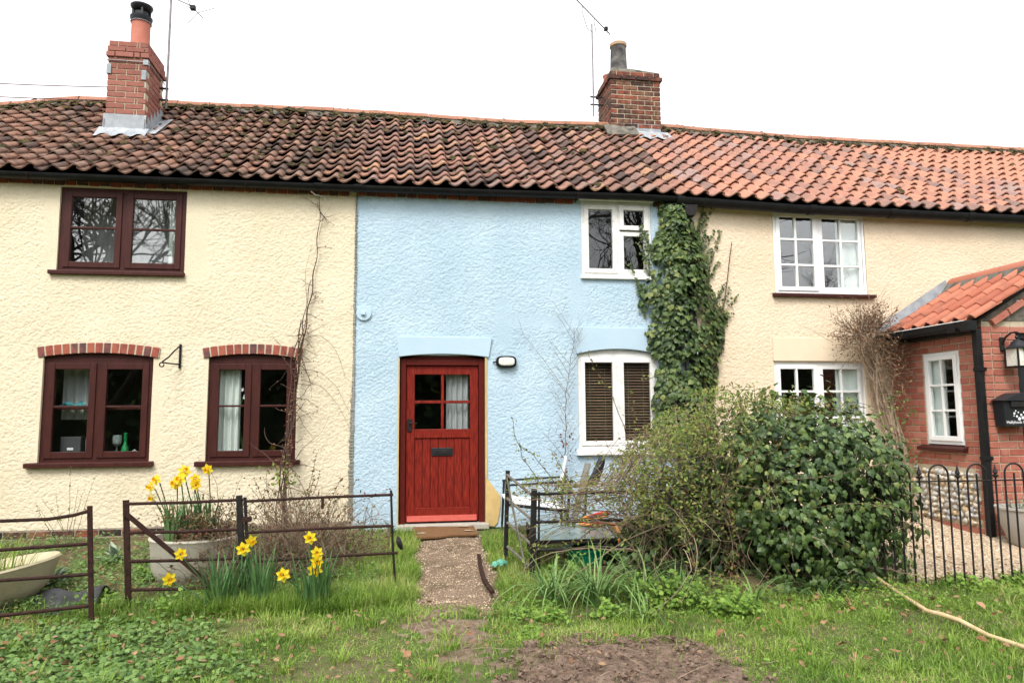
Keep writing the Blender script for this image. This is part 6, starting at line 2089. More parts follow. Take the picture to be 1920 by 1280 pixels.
# young shoots standing out of the top
P2, N2, T2, lines = [], [], [], []
for i in range(75):
    x = RNG.uniform(2.75, 4.2)
    y = RNG.uniform(-2.5, -1.75)
    z = 1.30 - 0.28 * max(0, x - 3.65) + RNG.uniform(-0.1, 0.03)
    pts = wander((x, y, z), (RNG.normal(0, 0.3), RNG.normal(-0.1, 0.3), 1), RNG.uniform(0.08, 0.22), 5, 0.25)
    lines.append((pts, 0.003, 0.0015, RNG.random()))
    for p in pts[1:]:
        for _ in range(2):
            P2.append(p + RNG.normal(0, 0.008, 3)); N2.append(RNG.normal(0, 0.6, 3) + np.array([0, -0.3, 0.8])); T2.append(RNG.normal(0, 1, 3))
mesh_np('shoots', *twig_np(lines)[:2], 'twig', bu, rnd=twig_np(lines)[2])['kind'] = 'stuff'
v, f, q = leaf_batch(P2, N2, T2, RNG.uniform(0.025, 0.05, len(P2)), OVAL)
mesh_np('shoot_leaves', v, f, 'young_leaf', bu, q)

# ---- bramble and rose tangle left of the bush
tg = thing('bramble', 'tangle of thin bramble and rose stems with small fresh leaves', 'bramble', (2.1, -2.0, -0.08))
HX = [0.80, 1.0, 1.35, 1.7, 1.95, 2.25, 2.5, 2.8, 3.1, 3.3]
HZ = [0.55, 0.76, 0.74, 0.76, 1.02, 1.28, 1.48, 1.56, 1.50, 1.42]
lines, P2, N2, T2, S2 = [], [], [], [], []


def tangle(n_, xr_, yr_, zr_, dmean, dsd, ln, grav, wob, r0, leafp, leafs, lim=True, seg=12):
    for i in range(n_):
        x = RNG.uniform(*xr_)
        y = RNG.uniform(*yr_)
        z = RNG.uniform(*zr_)
        d = np.array(dmean) + RNG.normal(0, 1, 3) * np.array(dsd)
        pts = wander((x, y, z), d, RNG.uniform(*ln), seg, wob, grav)
        if lim:
            top = np.interp(pts[:, 0], HX, HZ)
            over = pts[:, 2] > top
            pts[over, 2] = top[over] - (pts[over, 2] - top[over]) * 0.25 + RNG.normal(0, 0.012, over.sum())
            keep = pts[:, 0] > 0.84
            if keep.sum() < 4:
                continue
            last = np.argmin(keep) if not keep.all() else len(pts)
            pts = pts[:max(4, last)]
        pts[:, 2] = np.maximum(pts[:, 2], ground_z(pts[:, 0], pts[:, 1]) + 0.01)
        lines.append((pts, r0 * RNG.uniform(0.6, 1.2), r0 * 0.35, RNG.random()))
        for k in range(len(pts) // 3, len(pts)):
            if RNG.random() < leafp:
                for _ in range(RNG.integers(2, 5)):
                    P2.append(pts[k] + RNG.normal(0, 0.012, 3))
                    N2.append(RNG.normal(0, 0.6, 3) + np.array([0, -0.4, 0.7]))
                    T2.append(RNG.normal(0, 1, 3))
                    S2.append(RNG.uniform(*leafs))


tangle(175, (1.95, 3.1), (-2.5, -1.6), (-0.05, 0.3), (-0.25, -0.15, 1.0), (0.5, 0.3, 0.2), (1.0, 2.0), 0.09, 0.22, 0.0055, 0.35, (0.018, 0.04))
tangle(190, (1.85, 3.1), (-2.55, -1.7), (0.5, 1.2), (-0.4, -0.3, 0.3), (0.7, 0.4, 0.6), (0.4, 1.1), 0.08, 0.4, 0.004, 0.5, (0.018, 0.038))
tangle(26, (1.6, 2.1), (-2.3, -1.6), (0.3, 0.7), (-1.0, -0.1, 0.45), (0.3, 0.2, 0.25), (0.5, 1.1), 0.05, 0.3, 0.0045, 0.6, (0.018, 0.036))
tangle(14, (1.2, 1.7), (-2.2, -1.6), (0.35, 0.6), (-0.6, -0.1, 0.7), (0.35, 0.2, 0.3), (0.35, 0.8), 0.03, 0.25, 0.004, 0.7, (0.02, 0.036))
tangle(160, (1.9, 3.0), (-2.65, -2.1), (0.1, 0.75), (0.0, -0.1, -1.0), (0.45, 0.25, 0.4), (0.3, 0.8), 0.0, 0.35, 0.0035, 0.10, (0.018, 0.034))
tangle(70, (2.05, 2.8), (-1.7, -0.9), (0.1, 0.75), (-0.1, 0, 0.5), (0.7, 0.4, 0.5), (0.3, 0.8), 0.05, 0.4, 0.004, 0.15, (0.018, 0.034))
NT = len(lines)
for i in range(6500):
    x = RNG.uniform(1.8, 3.15)
    tz = float(np.interp(x, HX, HZ))
    y = RNG.uniform(-2.6, -1.7)
    z = tz - abs(RNG.normal(0, 0.22)) - 0.25 * max(0, abs(y + 2.1) - 0.2)
    if RNG.random() < 0.35:
        z = RNG.uniform(0.35, tz)
        y = -2.62 + RNG.normal(0, 0.06)
    if float(vnoise(np.array([x + 9]), np.array([z + 9]), 0.16, 0.14, 55)[0]) < 0.42:
        continue
    P2.append((x, y, z)); N2.append(RNG.normal(0, 0.6, 3) + np.array([0, -0.5, 0.7])); T2.append(RNG.normal(0, 1, 3)); S2.append(RNG.uniform(0.018, 0.042))
mesh_np('stems', *twig_np(lines[:NT])[:2], 'twig', tg, rnd=twig_np(lines)[2])
v, f, q = leaf_batch(P2, N2, T2, S2, OVAL)
mesh_np('foliage', v, f, 'young_leaf', tg, q)
# tall rose shoots leaning over the blue wall side
lines, P2, N2, T2 = [], [], [], []
for pts0 in ([(1.45, -1.7, 0.3), (1.25, -1.8, 0.6), (1.02, -1.9, 0.9), (0.94, -1.92, 1.12), (0.92, -1.93, 1.28)], [(1.5, -1.7, 0.3), (1.3, -1.7, 0.75), (1.12, -1.75, 0.95), (1.0, -1.8, 1.03)],
             [(1.6, -1.6, 0.4), (1.42, -1.65, 0.8), (1.3, -1.7, 0.98)], [(2.1, -1.7, 0.6), (2.0, -1.75, 1.1), (1.85, -1.75, 1.5), (1.72, -1.7, 1.72), (1.66, -1.7, 1.86)],
             [(2.2, -1.7, 0.7), (2.1, -1.7, 1.2), (2.05, -1.7, 1.5)], [(2.6, -1.8, 1.0), (2.55, -1.8, 1.5), (2.35, -1.8, 1.66), (2.15, -1.8, 1.62)]):
    pa = np.array(pts0)
    t = np.linspace(0, len(pa) - 1, 14)
    pts = np.stack([np.interp(t, np.arange(len(pa)), pa[:, k]) for k in range(3)], 1) + RNG.normal(0, 0.006, (14, 3))
    lines.append((pts, 0.005, 0.002, RNG.random() * 0.6))
    for k in range(4, 14):
        for _ in range(3):
            P2.append(pts[k] + RNG.normal(0, 0.018, 3)); N2.append(RNG.normal(0, 0.6, 3) + np.array([0, -0.4, 0.7])); T2.append(RNG.normal(0, 1, 3))
mesh_np('rose_shoots', *twig_np(lines, 4)[:2], 'twig_dark', tg, rnd=twig_np(lines, 4)[2])
v, f, q = leaf_batch(P2, N2, T2, RNG.uniform(0.02, 0.042, len(P2)), OVAL)
mesh_np('rose_leaves', v, f, 'young_leaf', tg, q)
# ivy leaves low in the tangle
n_ = 2600
p = np.stack([RNG.uniform(1.75, 2.9, n_), RNG.uniform(-2.5, -1.7, n_), RNG.uniform(-0.05, 1.25, n_) * RNG.uniform(0.3, 1, n_)], 1)
ok = p[:, 2] < np.interp(p[:, 0], [1.75, 2.0, 2.3, 2.9], [0.2, 0.4, 0.8, 1.25])
p = p[ok]
v, f, q = leaf_batch(p, RNG.normal(0, 0.5, p.shape) + np.array([0, -1, 0.3]), RNG.normal(0, 0.5, p.shape) + np.array([0, 0, -1]), RNG.uniform(0.04, 0.085, len(p)), IVY, RNG.random(len(p)) * 0.8)
mesh_np('ivy_leaves', v, f, 'ivy_dark', tg, q)
# dead brown docks hanging in it
n_ = 260
p = np.stack([RNG.normal(2.55, 0.035, n_) + 0, RNG.normal(-2.52, 0.04, n_), RNG.uniform(-0.05, 0.55, n_)], 1)
p[:, 0] += 0.08 * np.sin(p[:, 2] * 5)
v, f, q = leaf_batch(p, RNG.normal(0, 1, p.shape), RNG.normal(0, 0.5, p.shape) + np.array([0, 0, -1]), RNG.uniform(0.015, 0.04, n_), TRI3)
mesh_np('dead_leaves', v, f, 'dead_leaf', tg, q)

# ---- thin twiggy shrub against the blue wall
ts = thing('twiggy_shrub', 'bare twiggy shrub with dark red leaves against the blue wall', 'shrub', (1.76, -0.25, 0.05))
lines, P2, N2, T2 = [], [], [], []
main = np.array([(1.74, -0.25, 0.05), (1.76, -0.22, 0.6), (1.78, -0.18, 1.1), (1.80, -0.13, 1.5), (1.88, -0.08, 1.95), (1.95, -0.06, 2.3)])
t = np.linspace(0, 5, 22)
mp_ = np.stack([np.interp(t, np.arange(6), main[:, k]) for k in range(3)], 1) + RNG.normal(0, 0.005, (22, 3))
lines.append((mp_, 0.008, 0.002, 0.4))
for k in range(6, 21):
    for sd_ in (-1, 1):
        if RNG.random() < 0.75:
            ln = RNG.uniform(0.25, 0.6) if sd_ < 0 else RNG.uniform(0.15, 0.35)
            pts = wander(mp_[k], (sd_ * 0.55, -0.02, 0.85), ln, 7, 0.1)
            pts[:, 1] = np.clip(pts[:, 1], -0.4, -0.03)
            lines.append((pts, 0.0024, 0.001, RNG.random()))
            for j in (2, 4):
                sub = wander(pts[j], (sd_ * 0.7 * RNG.choice([-0.4, 1]), 0, 0.8), ln * 0.45, 5, 0.12)
                sub[:, 1] = np.clip(sub[:, 1], -0.4, -0.03)
                lines.append((sub, 0.0016, 0.0008, RNG.random()))
lines.append((np.array([(1.86, -0.1, 1.5), (1.55, -0.06, 1.95), (1.33, -0.05, 2.22), (1.28, -0.04, 2.40)]), 0.003, 0.0015, 0.8))
mesh_np('stems', *twig_np(lines, 4)[:2], 'twig', ts, rnd=twig_np(lines, 4)[2])
for i in range(90):
    k = RNG.integers(3, 9)
    P2.append(mp_[k] + RNG.normal(0, 0.045, 3) * np.array([1, 0.6, 1]) + np.array([0, -0.02, 0])); N2.append(RNG.normal(0, 0.6, 3) + np.array([0, -0.8, 0.5])); T2.append(RNG.normal(0, 1, 3))
v, f, q = leaf_batch(P2, N2, T2, RNG.uniform(0.02, 0.045, len(P2)), OVAL)
mesh_np('foliage', v, f, 'red_leaf', ts, q)

# ---- bare climber on the left cottage
cl = thing('bare_climber', 'bare brown climber up the cream wall beside the orchid window', 'climber', (-1.25, -0.1, 0.1))
lines, P2, N2, T2, P3, N3, T3 = [], [], [], [], [], [], []
keyp = np.array([(-1.22, -0.35, 0.10), (-1.24, -0.28, 0.67), (-1.20, -0.13, 1.30), (-1.155, -0.09, 1.88), (-1.09, -0.06, 2.35), (-1.03, -0.04, 2.8), (-0.99, -0.04, 3.26), (-0.975, -0.04, 3.77)])
for j in range(6):
    top = [7, 5, 4, 4, 4, 3][j]
    t = np.linspace(0, top, 60)
    off = RNG.normal(0, 0.02, 3) * (0 if j == 0 else 1)
    pts = np.stack([np.interp(t, np.arange(8), keyp[:, k]) for k in range(3)], 1)
    pts[:, 0] += 0.012 * np.sin(t * 7 + j * 2) + off[0] + 0.02 * np.sin(t * 2.3 + j) * (j > 0)
    pts[:, 1] += 0.008 * np.cos(t * 7 + j * 2) - 0.004 * j
    lines.append((pts, [0.014, 0.008, 0.009, 0.008, 0.007, 0.006][j], 0.004, RNG.random() * 0.6))
base = lines[0][0]
for i in range(46):
    k = int(RNG.integers(6, 40) if i < 38 else RNG.integers(40, 58))
    sd_ = RNG.choice([-1, 1], p=[0.4, 0.6])
    pts = wander(base[k], (sd_ * RNG.uniform(0.3, 1.2), -0.12, RNG.normal(0.1, 0.7)), RNG.uniform(0.1, 0.5 if k < 30 else 0.25), 9, 0.35, 0.02)
    pts[:, 1] = np.clip(pts[:, 1], -0.45, -0.03)
    lines.append((pts, 0.004, 0.0014, RNG.random()))
    for p in pts[2:]:
        if RNG.random() < 0.4:
            P2.append(p + RNG.normal(0, 0.01, 3)); N2.append(RNG.normal(0, 1, 3)); T2.append(RNG.normal(0, 1, 3))
for i in range(420):
    k = int(RNG.integers(8, 34))
    P2.append(base[k] + RNG.normal(0, 0.03, 3) * np.array([1, 0.5, 1]) + np.array([0, -0.02, 0])); N2.append(RNG.normal(0, 1, 3) + np.array([0, -0.5, 0])); T2.append(RNG.normal(0, 1, 3) + np.array([0, 0, -0.8]))
# long thin arching runners over to the blue wall
for pts0 in ([(-1.10, -0.05, 2.15), (-0.95, -0.05, 2.2), (-0.78, -0.05, 2.05), (-0.70, -0.05, 1.85), (-0.66, -0.05, 1.7)], [(-1.08, -0.05, 2.2), (-0.9, -0.05, 2.3), (-0.6, -0.05, 2.48)], [(-1.13, -0.06, 1.7), (-0.9, -0.06, 1.62), (-0.72, -0.06, 1.4), (-0.60, -0.06, 1.15)],
             [(-1.15, -0.06, 1.75), (-0.95, -0.06, 1.8), (-0.75, -0.06, 1.62), (-0.62, -0.06, 1.35)], [(-0.98, -0.05, 3.3), (-0.93, -0.05, 3.55), (-0.83, -0.05, 3.68)], [(-1.2, -0.1, 0.8), (-1.05, -0.1, 1.0), (-0.9, -0.1, 1.12), (-0.82, -0.1, 1.3)],
             [(-1.09, -0.05, 2.5), (-1.12, -0.05, 2.9), (-1.05, -0.05, 3.2)]):
    pa = np.array(pts0)
    t = np.linspace(0, len(pa) - 1, 20)
    pts = np.stack([np.interp(t, np.arange(len(pa)), pa[:, k]) for k in range(3)], 1)
    for _ in range(2):
        pts[1:-1] = (pts[:-2] + pts[1:-1] * 2 + pts[2:]) / 4
    lines.append((pts, 0.0028, 0.0012, 0.4 + RNG.random() * 0.6))
mesh_np('stems', *twig_np(lines, 4)[:2], 'twig_dark', cl, rnd=twig_np(lines, 4)[2])
v, f, q = leaf_batch(P2, N2, T2, RNG.uniform(0.012, 0.032, len(P2)), TRI3)
mesh_np('dead_leaves', v, f, 'dead_leaf', cl, q)
for i in range(34):
    P3.append((-1.26 + RNG.normal(0, 0.06), -0.33 + RNG.normal(0, 0.04), 0.70 + RNG.normal(0, 0.10))); N3.append(RNG.normal(0, 0.5, 3) + np.array([0, -0.7, 0.5])); T3.append(RNG.normal(0, 1, 3))
v, f, q = leaf_batch(P3, N3, T3, RNG.uniform(0.04, 0.075, len(P3)), OVAL)
mesh_np('young_leaves', v, f, 'young_leaf', cl, q)

# ---- brown twiggy shrub in the left bed
sb_ = thing('rose_shrub', 'brown twiggy rose shrub behind the thin hurdle', 'shrub', (-0.9, -1.3, 0.0))
lines, P2, N2, T2 = [], [], [], []
for i in range(620):
    x0 = RNG.normal(-0.88, 0.28)
    y0 = RNG.normal(-1.45, 0.28)
    pts = wander((x0, y0, 0.0), (RNG.normal(0, 0.5), RNG.normal(-0.1, 0.4), 1), RNG.uniform(0.35, 0.85), 10, 0.42, 0.05)
    pts[:, 2] = np.minimum(pts[:, 2], 0.72 - 0.5 * np.abs(pts[:, 0] + 0.95) ** 1.6 + RNG.normal(0, 0.03, len(pts)))
    pts[:, 0] = np.clip(pts[:, 0], -1.7, -0.14)
    pts[:, 2] = np.maximum(pts[:, 2], ground_z(pts[:, 0], pts[:, 1]))
    lines.append((pts, 0.0042, 0.0014, RNG.random()))
    if i % 2 == 0:
        for p in pts[4:]:
            if RNG.random() < 0.5:
                P2.append(p); N2.append(RNG.normal(0, 0.6, 3) + np.array([0, -0.6, 0.6])); T2.append(RNG.normal(0, 1, 3))
for i in range(150):
    pts = wander((RNG.normal(-1.35, 0.16), RNG.normal(-2.0, 0.10), 0.0), (RNG.normal(0, 0.5), RNG.normal(-0.1, 0.3), 1), RNG.uniform(0.3, 0.65), 10, 0.45, 0.06)
    pts[:, 1] = np.maximum(pts[:, 1], -2.34)
    pts[:, 2] = np.maximum(pts[:, 2], ground_z(pts[:, 0], pts[:, 1]))
    lines.append((pts, 0.0036, 0.0013, RNG.random()))
    for p in pts[5:]:
        if RNG.random() < 0.3:
            P2.append(p); N2.append(RNG.normal(0, 0.6, 3) + np.array([0, -0.6, 0.6])); T2.append(RNG.normal(0, 1, 3))
mesh_np('stems', *twig_np(lines)[:2], 'twig', sb_, rnd=twig_np(lines)[2])
v, f, q = leaf_batch(P2, N2, T2, RNG.uniform(0.018, 0.04, len(P2)), OVAL)
mesh_np('foliage', v, f, 'olive_leaf', sb_, q)
# taller rose canes with red leaves
rs = thing('rose_canes', 'red leaved rose canes standing below the orchid window', 'shrub', (-0.95, -1.0, 0.0))
lines, P2, N2, T2 = [], [], [], []
for i in range(16):
    pts = wander((-0.95 + RNG.normal(0, 0.18), -1.0 + RNG.normal(0, 0.15), 0.0), (RNG.normal(0, 0.25), -0.05, 1), RNG.uniform(0.6, 1.0), 12, 0.22, 0.01)
    lines.append((pts, 0.005, 0.002, RNG.random() * 0.5))
    for p in pts[6:]:
        for _ in range(3):
            P2.append(p + RNG.normal(0, 0.02, 3)); N2.append(RNG.normal(0, 0.6, 3) + np.array([0, -0.6, 0.6])); T2.append(RNG.normal(0, 1, 3))
mesh_np('stems', *twig_np(lines, 4)[:2], 'twig_dark', rs, rnd=twig_np(lines, 4)[2])
v, f, q = leaf_batch(P2, N2, T2, RNG.uniform(0.018, 0.038, len(P2)), OVAL)
mesh_np('foliage', v, f, 'olive_leaf', rs, q)

# ---- climber on the porch corner
pcl = thing('bare_climber', 'brown dead climber with thick woody stems at the porch corner', 'climber', (5.75, -0.3, 0.0))
st_, lines, P2, N2, T2 = [], [], [], [], []
for i in range(16):
    x0 = 5.86 + RNG.normal(0, 0.045)
    kp = np.array([(x0 + 0.02, -0.38 + RNG.normal(0, 0.06), 0.0), (x0 - 0.0, -0.32, 0.5), (x0 - 0.06 + RNG.normal(0, 0.04), -0.26, 1.0), (x0 - 0.14 + RNG.normal(0, 0.05), -0.22, 1.5), (x0 - 0.22 + RNG.normal(0, 0.06), -0.2, 1.95), (x0 - 0.27 + RNG.normal(0, 0.1), -0.2, 2.2)])
    t = np.linspace(0, 5, 34)
    pts = np.stack([np.interp(t, np.arange(6), kp[:, k]) for k in range(3)], 1)
    for _ in range(3):
        pts[1:-1] = (pts[:-2] + pts[1:-1] * 2 + pts[2:]) / 4
    pts[:, 0] += 0.035 * np.sin(t * 2.2 + i * 1.7)
    pts[:, 1] += 0.03 * np.cos(t * 2.0 + i)
    st_.append((pts, RNG.uniform(0.010, 0.021), RNG.uniform(0.006, 0.010), RNG.random()))
mesh_np('trunk', *twig_np(st_, 7)[:2], 'vine', pcl, rnd=twig_np(st_, 7)[2], smooth=True)
cen = np.array([5.52, -0.27, 2.22])
for i in range(520):
    d = RNG.normal(0, 1, 3)
    d /= np.linalg.norm(d)
    p = cen + d * np.array([0.36, 0.16, 0.21]) * RNG.random() ** 0.5
    if i > 300:
        p = np.array([5.80 + RNG.normal(0, 0.10), -0.34 + RNG.normal(0, 0.08), RNG.uniform(1.45, 2.15)])
    if i > 440:
        p = np.array([5.62 + RNG.normal(0, 0.07), -0.25 + RNG.normal(0, 0.05), RNG.uniform(2.25, 2.55)])
    dd = d + np.array([-0.2, -0.3, 0.25])
    pts = wander(p, dd, RNG.uniform(0.12, 0.34), 6, 0.4)
    pts[:, 1] = np.minimum(pts[:, 1], -0.04)
    lines.append((pts, 0.0035, 0.0013, RNG.random()))
    for q_ in pts[1:]:
        if RNG.random() < 0.75:
            P2.append(q_ + RNG.normal(0, 0.012, 3)); N2.append(RNG.normal(0, 1, 3)); T2.append(RNG.normal(0, 1, 3))
for i in range(30):
    p = cen + np.array([RNG.normal(0, 0.2), 0, RNG.uniform(-0.1, 0.2)])
    pts = wander(p, (RNG.normal(-0.4, 0.8), -0.1, RNG.normal(0.3, 0.6)), RNG.uniform(0.3, 0.7), 9, 0.2)
    pts[:, 1] = np.minimum(pts[:, 1], -0.04)
    lines.append((pts, 0.003, 0.001, RNG.random()))
mesh_np('stems', *twig_np(lines)[:2], 'twig', pcl, rnd=twig_np(lines)[2])
v, f, q = leaf_batch(P2, N2, T2, RNG.uniform(0.016, 0.036, len(P2)), TRI3)
mesh_np('dead_leaves', v, f, 'dead_leaf', pcl, q)
n_ = 130
p = np.stack([5.84 + RNG.normal(0, 0.09, n_), -0.40 + RNG.normal(0, 0.06, n_), np.concatenate([RNG.normal(1.35, 0.12, 60), RNG.uniform(0.45, 1.0, 70)])], 1)
v, f, q = leaf_batch(p, RNG.normal(0, 0.6, p.shape) + np.array([-0.4, -0.8, 0.4]), RNG.normal(0, 1, p.shape), RNG.uniform(0.025, 0.05, n_), OVAL)
mesh_np('young_leaves', v, f, 'cover', pcl, q)

# ---- daffodils
def clump(base, n_, hr, spread, mat_, lean=0.25, wid=0.021, bend=(0.12, 0.45)):
    a = RNG.uniform(0, 6.28, n_)
    rr_ = RNG.random(n_) ** 0.6 * spread
    b_ = np.stack([base[0] + rr_ * np.cos(a), base[1] + rr_ * np.sin(a) * 0.7, np.zeros(n_)], 1)
    b_[:, 2] = (ground_z(b_[:, 0], b_[:, 1]) if len(base) < 3 else base[2]) - 0.01
    a2 = a + RNG.normal(0, 0.6, n_)
    d = np.stack([np.cos(a2), np.sin(a2), np.zeros(n_)], 1)
    return blades(b_, d, RNG.uniform(*hr, n_), RNG.uniform(0.75, 1.2, n_) * wid, RNG.uniform(*bend, n_), RNG.random(n_), segs=5)


PETAL = None


def flower_parts(parent, c, face, size, pale=False):
    """six petals and a trumpet facing `face`"""
    c, face = Vector(c), Vector(face).normalized()
    s = face.cross(Vector((0, 0, 1))).normalized()
    u = s.cross(face)
    P_, N_, T_ = [], [], []
    for k in range(6):
        a = 2 * math.pi * k / 6 + 0.3
        d = s * math.cos(a) + u * math.sin(a)
        P_.append(c + d * size * 0.06 - face * (0.006 + 0.003 * (k % 2)))
        N_.append(face + d * -0.15)
        T_.append(d + face * 0.12)
    T = OVAL[0].copy()
    T[:, 0] *= 1.35
    v, f, q = leaf_batch([tuple(p) for p in P_], [tuple(p) for p in N_], [tuple(p) for p in T_], size * 0.52, (T, OVAL[1]))
    fl_ = mesh_np('flower', v, f, 'petal_pale' if pale else 'petal', parent, q)
    m = B()
    rings = [(0.10, -0.02), (0.13, 0.12), (0.16, 0.28), (0.22, 0.36), (0.18, 0.34), (0.11, 0.15)]
    vv, ff = [], []
    n_ = 12
    for r_, h in rings:
        for k in range(n_):
            a = 2 * math.pi * k / n_
            rad = r_ * size * (1 + (0.12 * math.sin(6 * a) if r_ > 0.2 else 0))
            vv.append(c + (s * math.cos(a) + u * math.sin(a)) * rad + face * (h * size))
    for i in range(len(rings) - 1):
        for k in range(n_):
            a, b_ = i * n_ + k, i * n_ + (k + 1) % n_
            ff.append((a, b_, b_ + n_, a + n_))
    m.add(vv, ff).build('trumpet', 'trumpet', fl_, smooth=True)
    return fl_


def daffodils(label, bases, flowers, n_leaf, hr, spread, group='daffodil clumps', top=None):
    b0 = bases[0]
    t = thing('daffodil_clump', label, 'daffodils', (b0[0], b0[1], gz(b0[0], b0[1]) if len(b0) < 3 else b0[2]), group)
    parts = [clump(b, n_leaf, hr, spread, None) for b in bases]
    v, f, q = join_np(parts)
    mesh_np('leaves', v, f, 'daffodil_leaf', t, q)
    for (x, y, z, fx, fy_, pale) in flowers:
        b = min(bases, key=lambda p: abs(p[0] - x))
        zb = (gz(b[0], b[1]) if len(b) < 3 else b[2])
        bx_, by_ = b[0] + RNG.normal(0, 0.03), b[1] + RNG.normal(0, 0.03)
        face = Vector((fx + RNG.normal(0, 0.12), fy_, RNG.normal(-0.02, 0.15)))
        back = -face.normalized() * 0.03
        pts = [(bx_, by_, zb), ((bx_ * 0.6 + x * 0.4), (by_ * 0.6 + y * 0.4), zb + (z - zb) * 0.55), (x * 0.9 + bx_ * 0.1 + back.x, y + back.y, z - 0.03), (x + back.x * 0.7, y + back.y * 0.7, z)]
        B().tube(pts, 0.0045, 6).build('stem', 'daffodil_leaf', t, smooth=True)
        flower_parts(t, (x, y, z), face, 0.094 * RNG.uniform(0.86, 1.08), pale)


daffodils('daffodil clump left of the dark square post, two drooping flowers', [(-1.30, -2.62), (-1.22, -2.56)], [(-1.56, -2.62, 0.34, 0.45, -1, 0), (-1.63, -2.62, 0.17, 0.5, -1, 0)], 34, (0.30, 0.50), 0.08)
daffodils('daffodil clump at the dark square post, two flowers on top', [(-1.04, -2.60), (-1.0, -2.54)], [(-1.09, -2.60, 0.41, 0.5, -1, 0), (-1.14, -2.62, 0.36, 0.1, -1, 0)], 30, (0.28, 0.50), 0.08)
daffodils('daffodil clump nearest the path, five flowers', [(-0.66, -2.60), (-0.60, -2.55)], [(-0.86, -2.62, 0.17, -0.1, -1, 0), (-0.68, -2.60, 0.42, 0.0, -1, 0), (-0.63, -2.60, 0.315, 0.2, -1, 0), (-0.625, -2.63, 0.26, 0.2, -1, 0), (-0.635, -2.65, 0.205, 0.0, -1, 0)], 32, (0.28, 0.48), 0.09)
zt = bp.location.z + 0.37
daffodils('daffodil clump growing in the big pale pot', [(-1.86, -1.80, zt), (-1.62, -1.72, zt), (-1.78, -1.70, zt)],
          [(-1.98, -1.90, 0.80, -0.5, -1, 0), (-2.02, -1.90, 0.745, -0.6, -0.8, 0), (-2.00, -1.92, 0.665, -0.2, -1, 1), (-1.77, -1.88, 0.865, 0.3, -0.8, 0), (-1.80, -1.90, 0.80, -0.2, -1, 0), (-1.84, -1.88, 0.765, -0.5, -1, 0), (-1.68, -1.90, 0.80, 0.3, -1, 0),
           (-1.67, -1.92, 0.755, 0.5, -0.8, 0), (-1.59, -1.90, 0.875, 0.0, -1, 0)], 30, (0.28, 0.42), 0.11)
ro = thing('rose_shrub', 'low red leaved rose growing in the big pale pot', 'shrub', (-1.55, -1.75, zt))
lines, P2, N2, T2 = [], [], [], []
for i in range(90):
    pts = wander((-1.58 + RNG.normal(0, 0.09), -1.76 + RNG.normal(0, 0.08), zt - 0.02), (RNG.normal(0.1, 0.6), RNG.normal(-0.4, 0.4), 0.8), RNG.uniform(0.25, 0.65), 9, 0.4, 0.13)
    lines.append((pts, 0.004, 0.0015, RNG.random()))
    for p in pts[3:]:
        for _ in range(2):
            P2.append(p + RNG.normal(0, 0.015, 3)); N2.append(RNG.normal(0, 0.6, 3) + np.array([0, -0.6, 0.6])); T2.append(RNG.normal(0, 1, 3))
mesh_np('stems', *twig_np(lines)[:2], 'twig_dark', ro, rnd=twig_np(lines)[2])
v, f, q = leaf_batch(P2, N2, T2, RNG.uniform(0.016, 0.036, len(P2)), OVAL)
mesh_np('foliage', v, f, 'olive_leaf', ro, q)
# dry tufts in the cream bowl
v, f, q = clump((-2.95, -2.3, 0.16), 160, (0.15, 0.42), 0.30, None, wid=0.008, bend=(0.3, 1.1))
bo = thing('grass_tuft', 'tuft of half dry grass in the cream bowl planter', 'plant', (-2.95, -2.3, 0.16))
mesh_np('leaves', v, f, 'grass', bo, 0.3 + 0.7 * q)

# ---- strap-leaved clumps and weeds in front of the bramble
spots = [((1.08, -2.80), 70, (0.30, 0.58), 0.10, 'arching strap leaves nearest the path at the square post'), ((1.40, -2.82), 75, (0.32, 0.62), 0.11, 'arching strap leaf clump in front of the bramble middle'),
         ((1.72, -2.82), 55, (0.30, 0.55), 0.10, 'arching strap leaf clump right of the glass table'), ((2.05, -2.78), 34, (0.22, 0.42), 0.11, 'thin strap leaf clump under the brown dock stems'),
         ((2.52, -3.02), 22, (0.22, 0.42), 0.09, 'blue green strap leaves beside the bright weed mound'), ((3.10, -2.98), 16, (0.18, 0.34), 0.08, 'small strap leaf tuft at the foot of the cane'),
         ((1.62, -3.22), 12, (0.15, 0.30), 0.05, 'lone strap leaf sprout at the edge of the soil patch')]
for b, n_, hr, sp, lab in spots:
    t = thing('strap_leaf_plant', lab, 'plant', (b[0], b[1], gz(*b)), 'strap leaved clumps')
    v, f, q = clump(b, n_, hr, sp, None, wid=0.015, bend=(0.7, 1.75))
    mesh_np('leaves', v, f, 'strap', t, q)


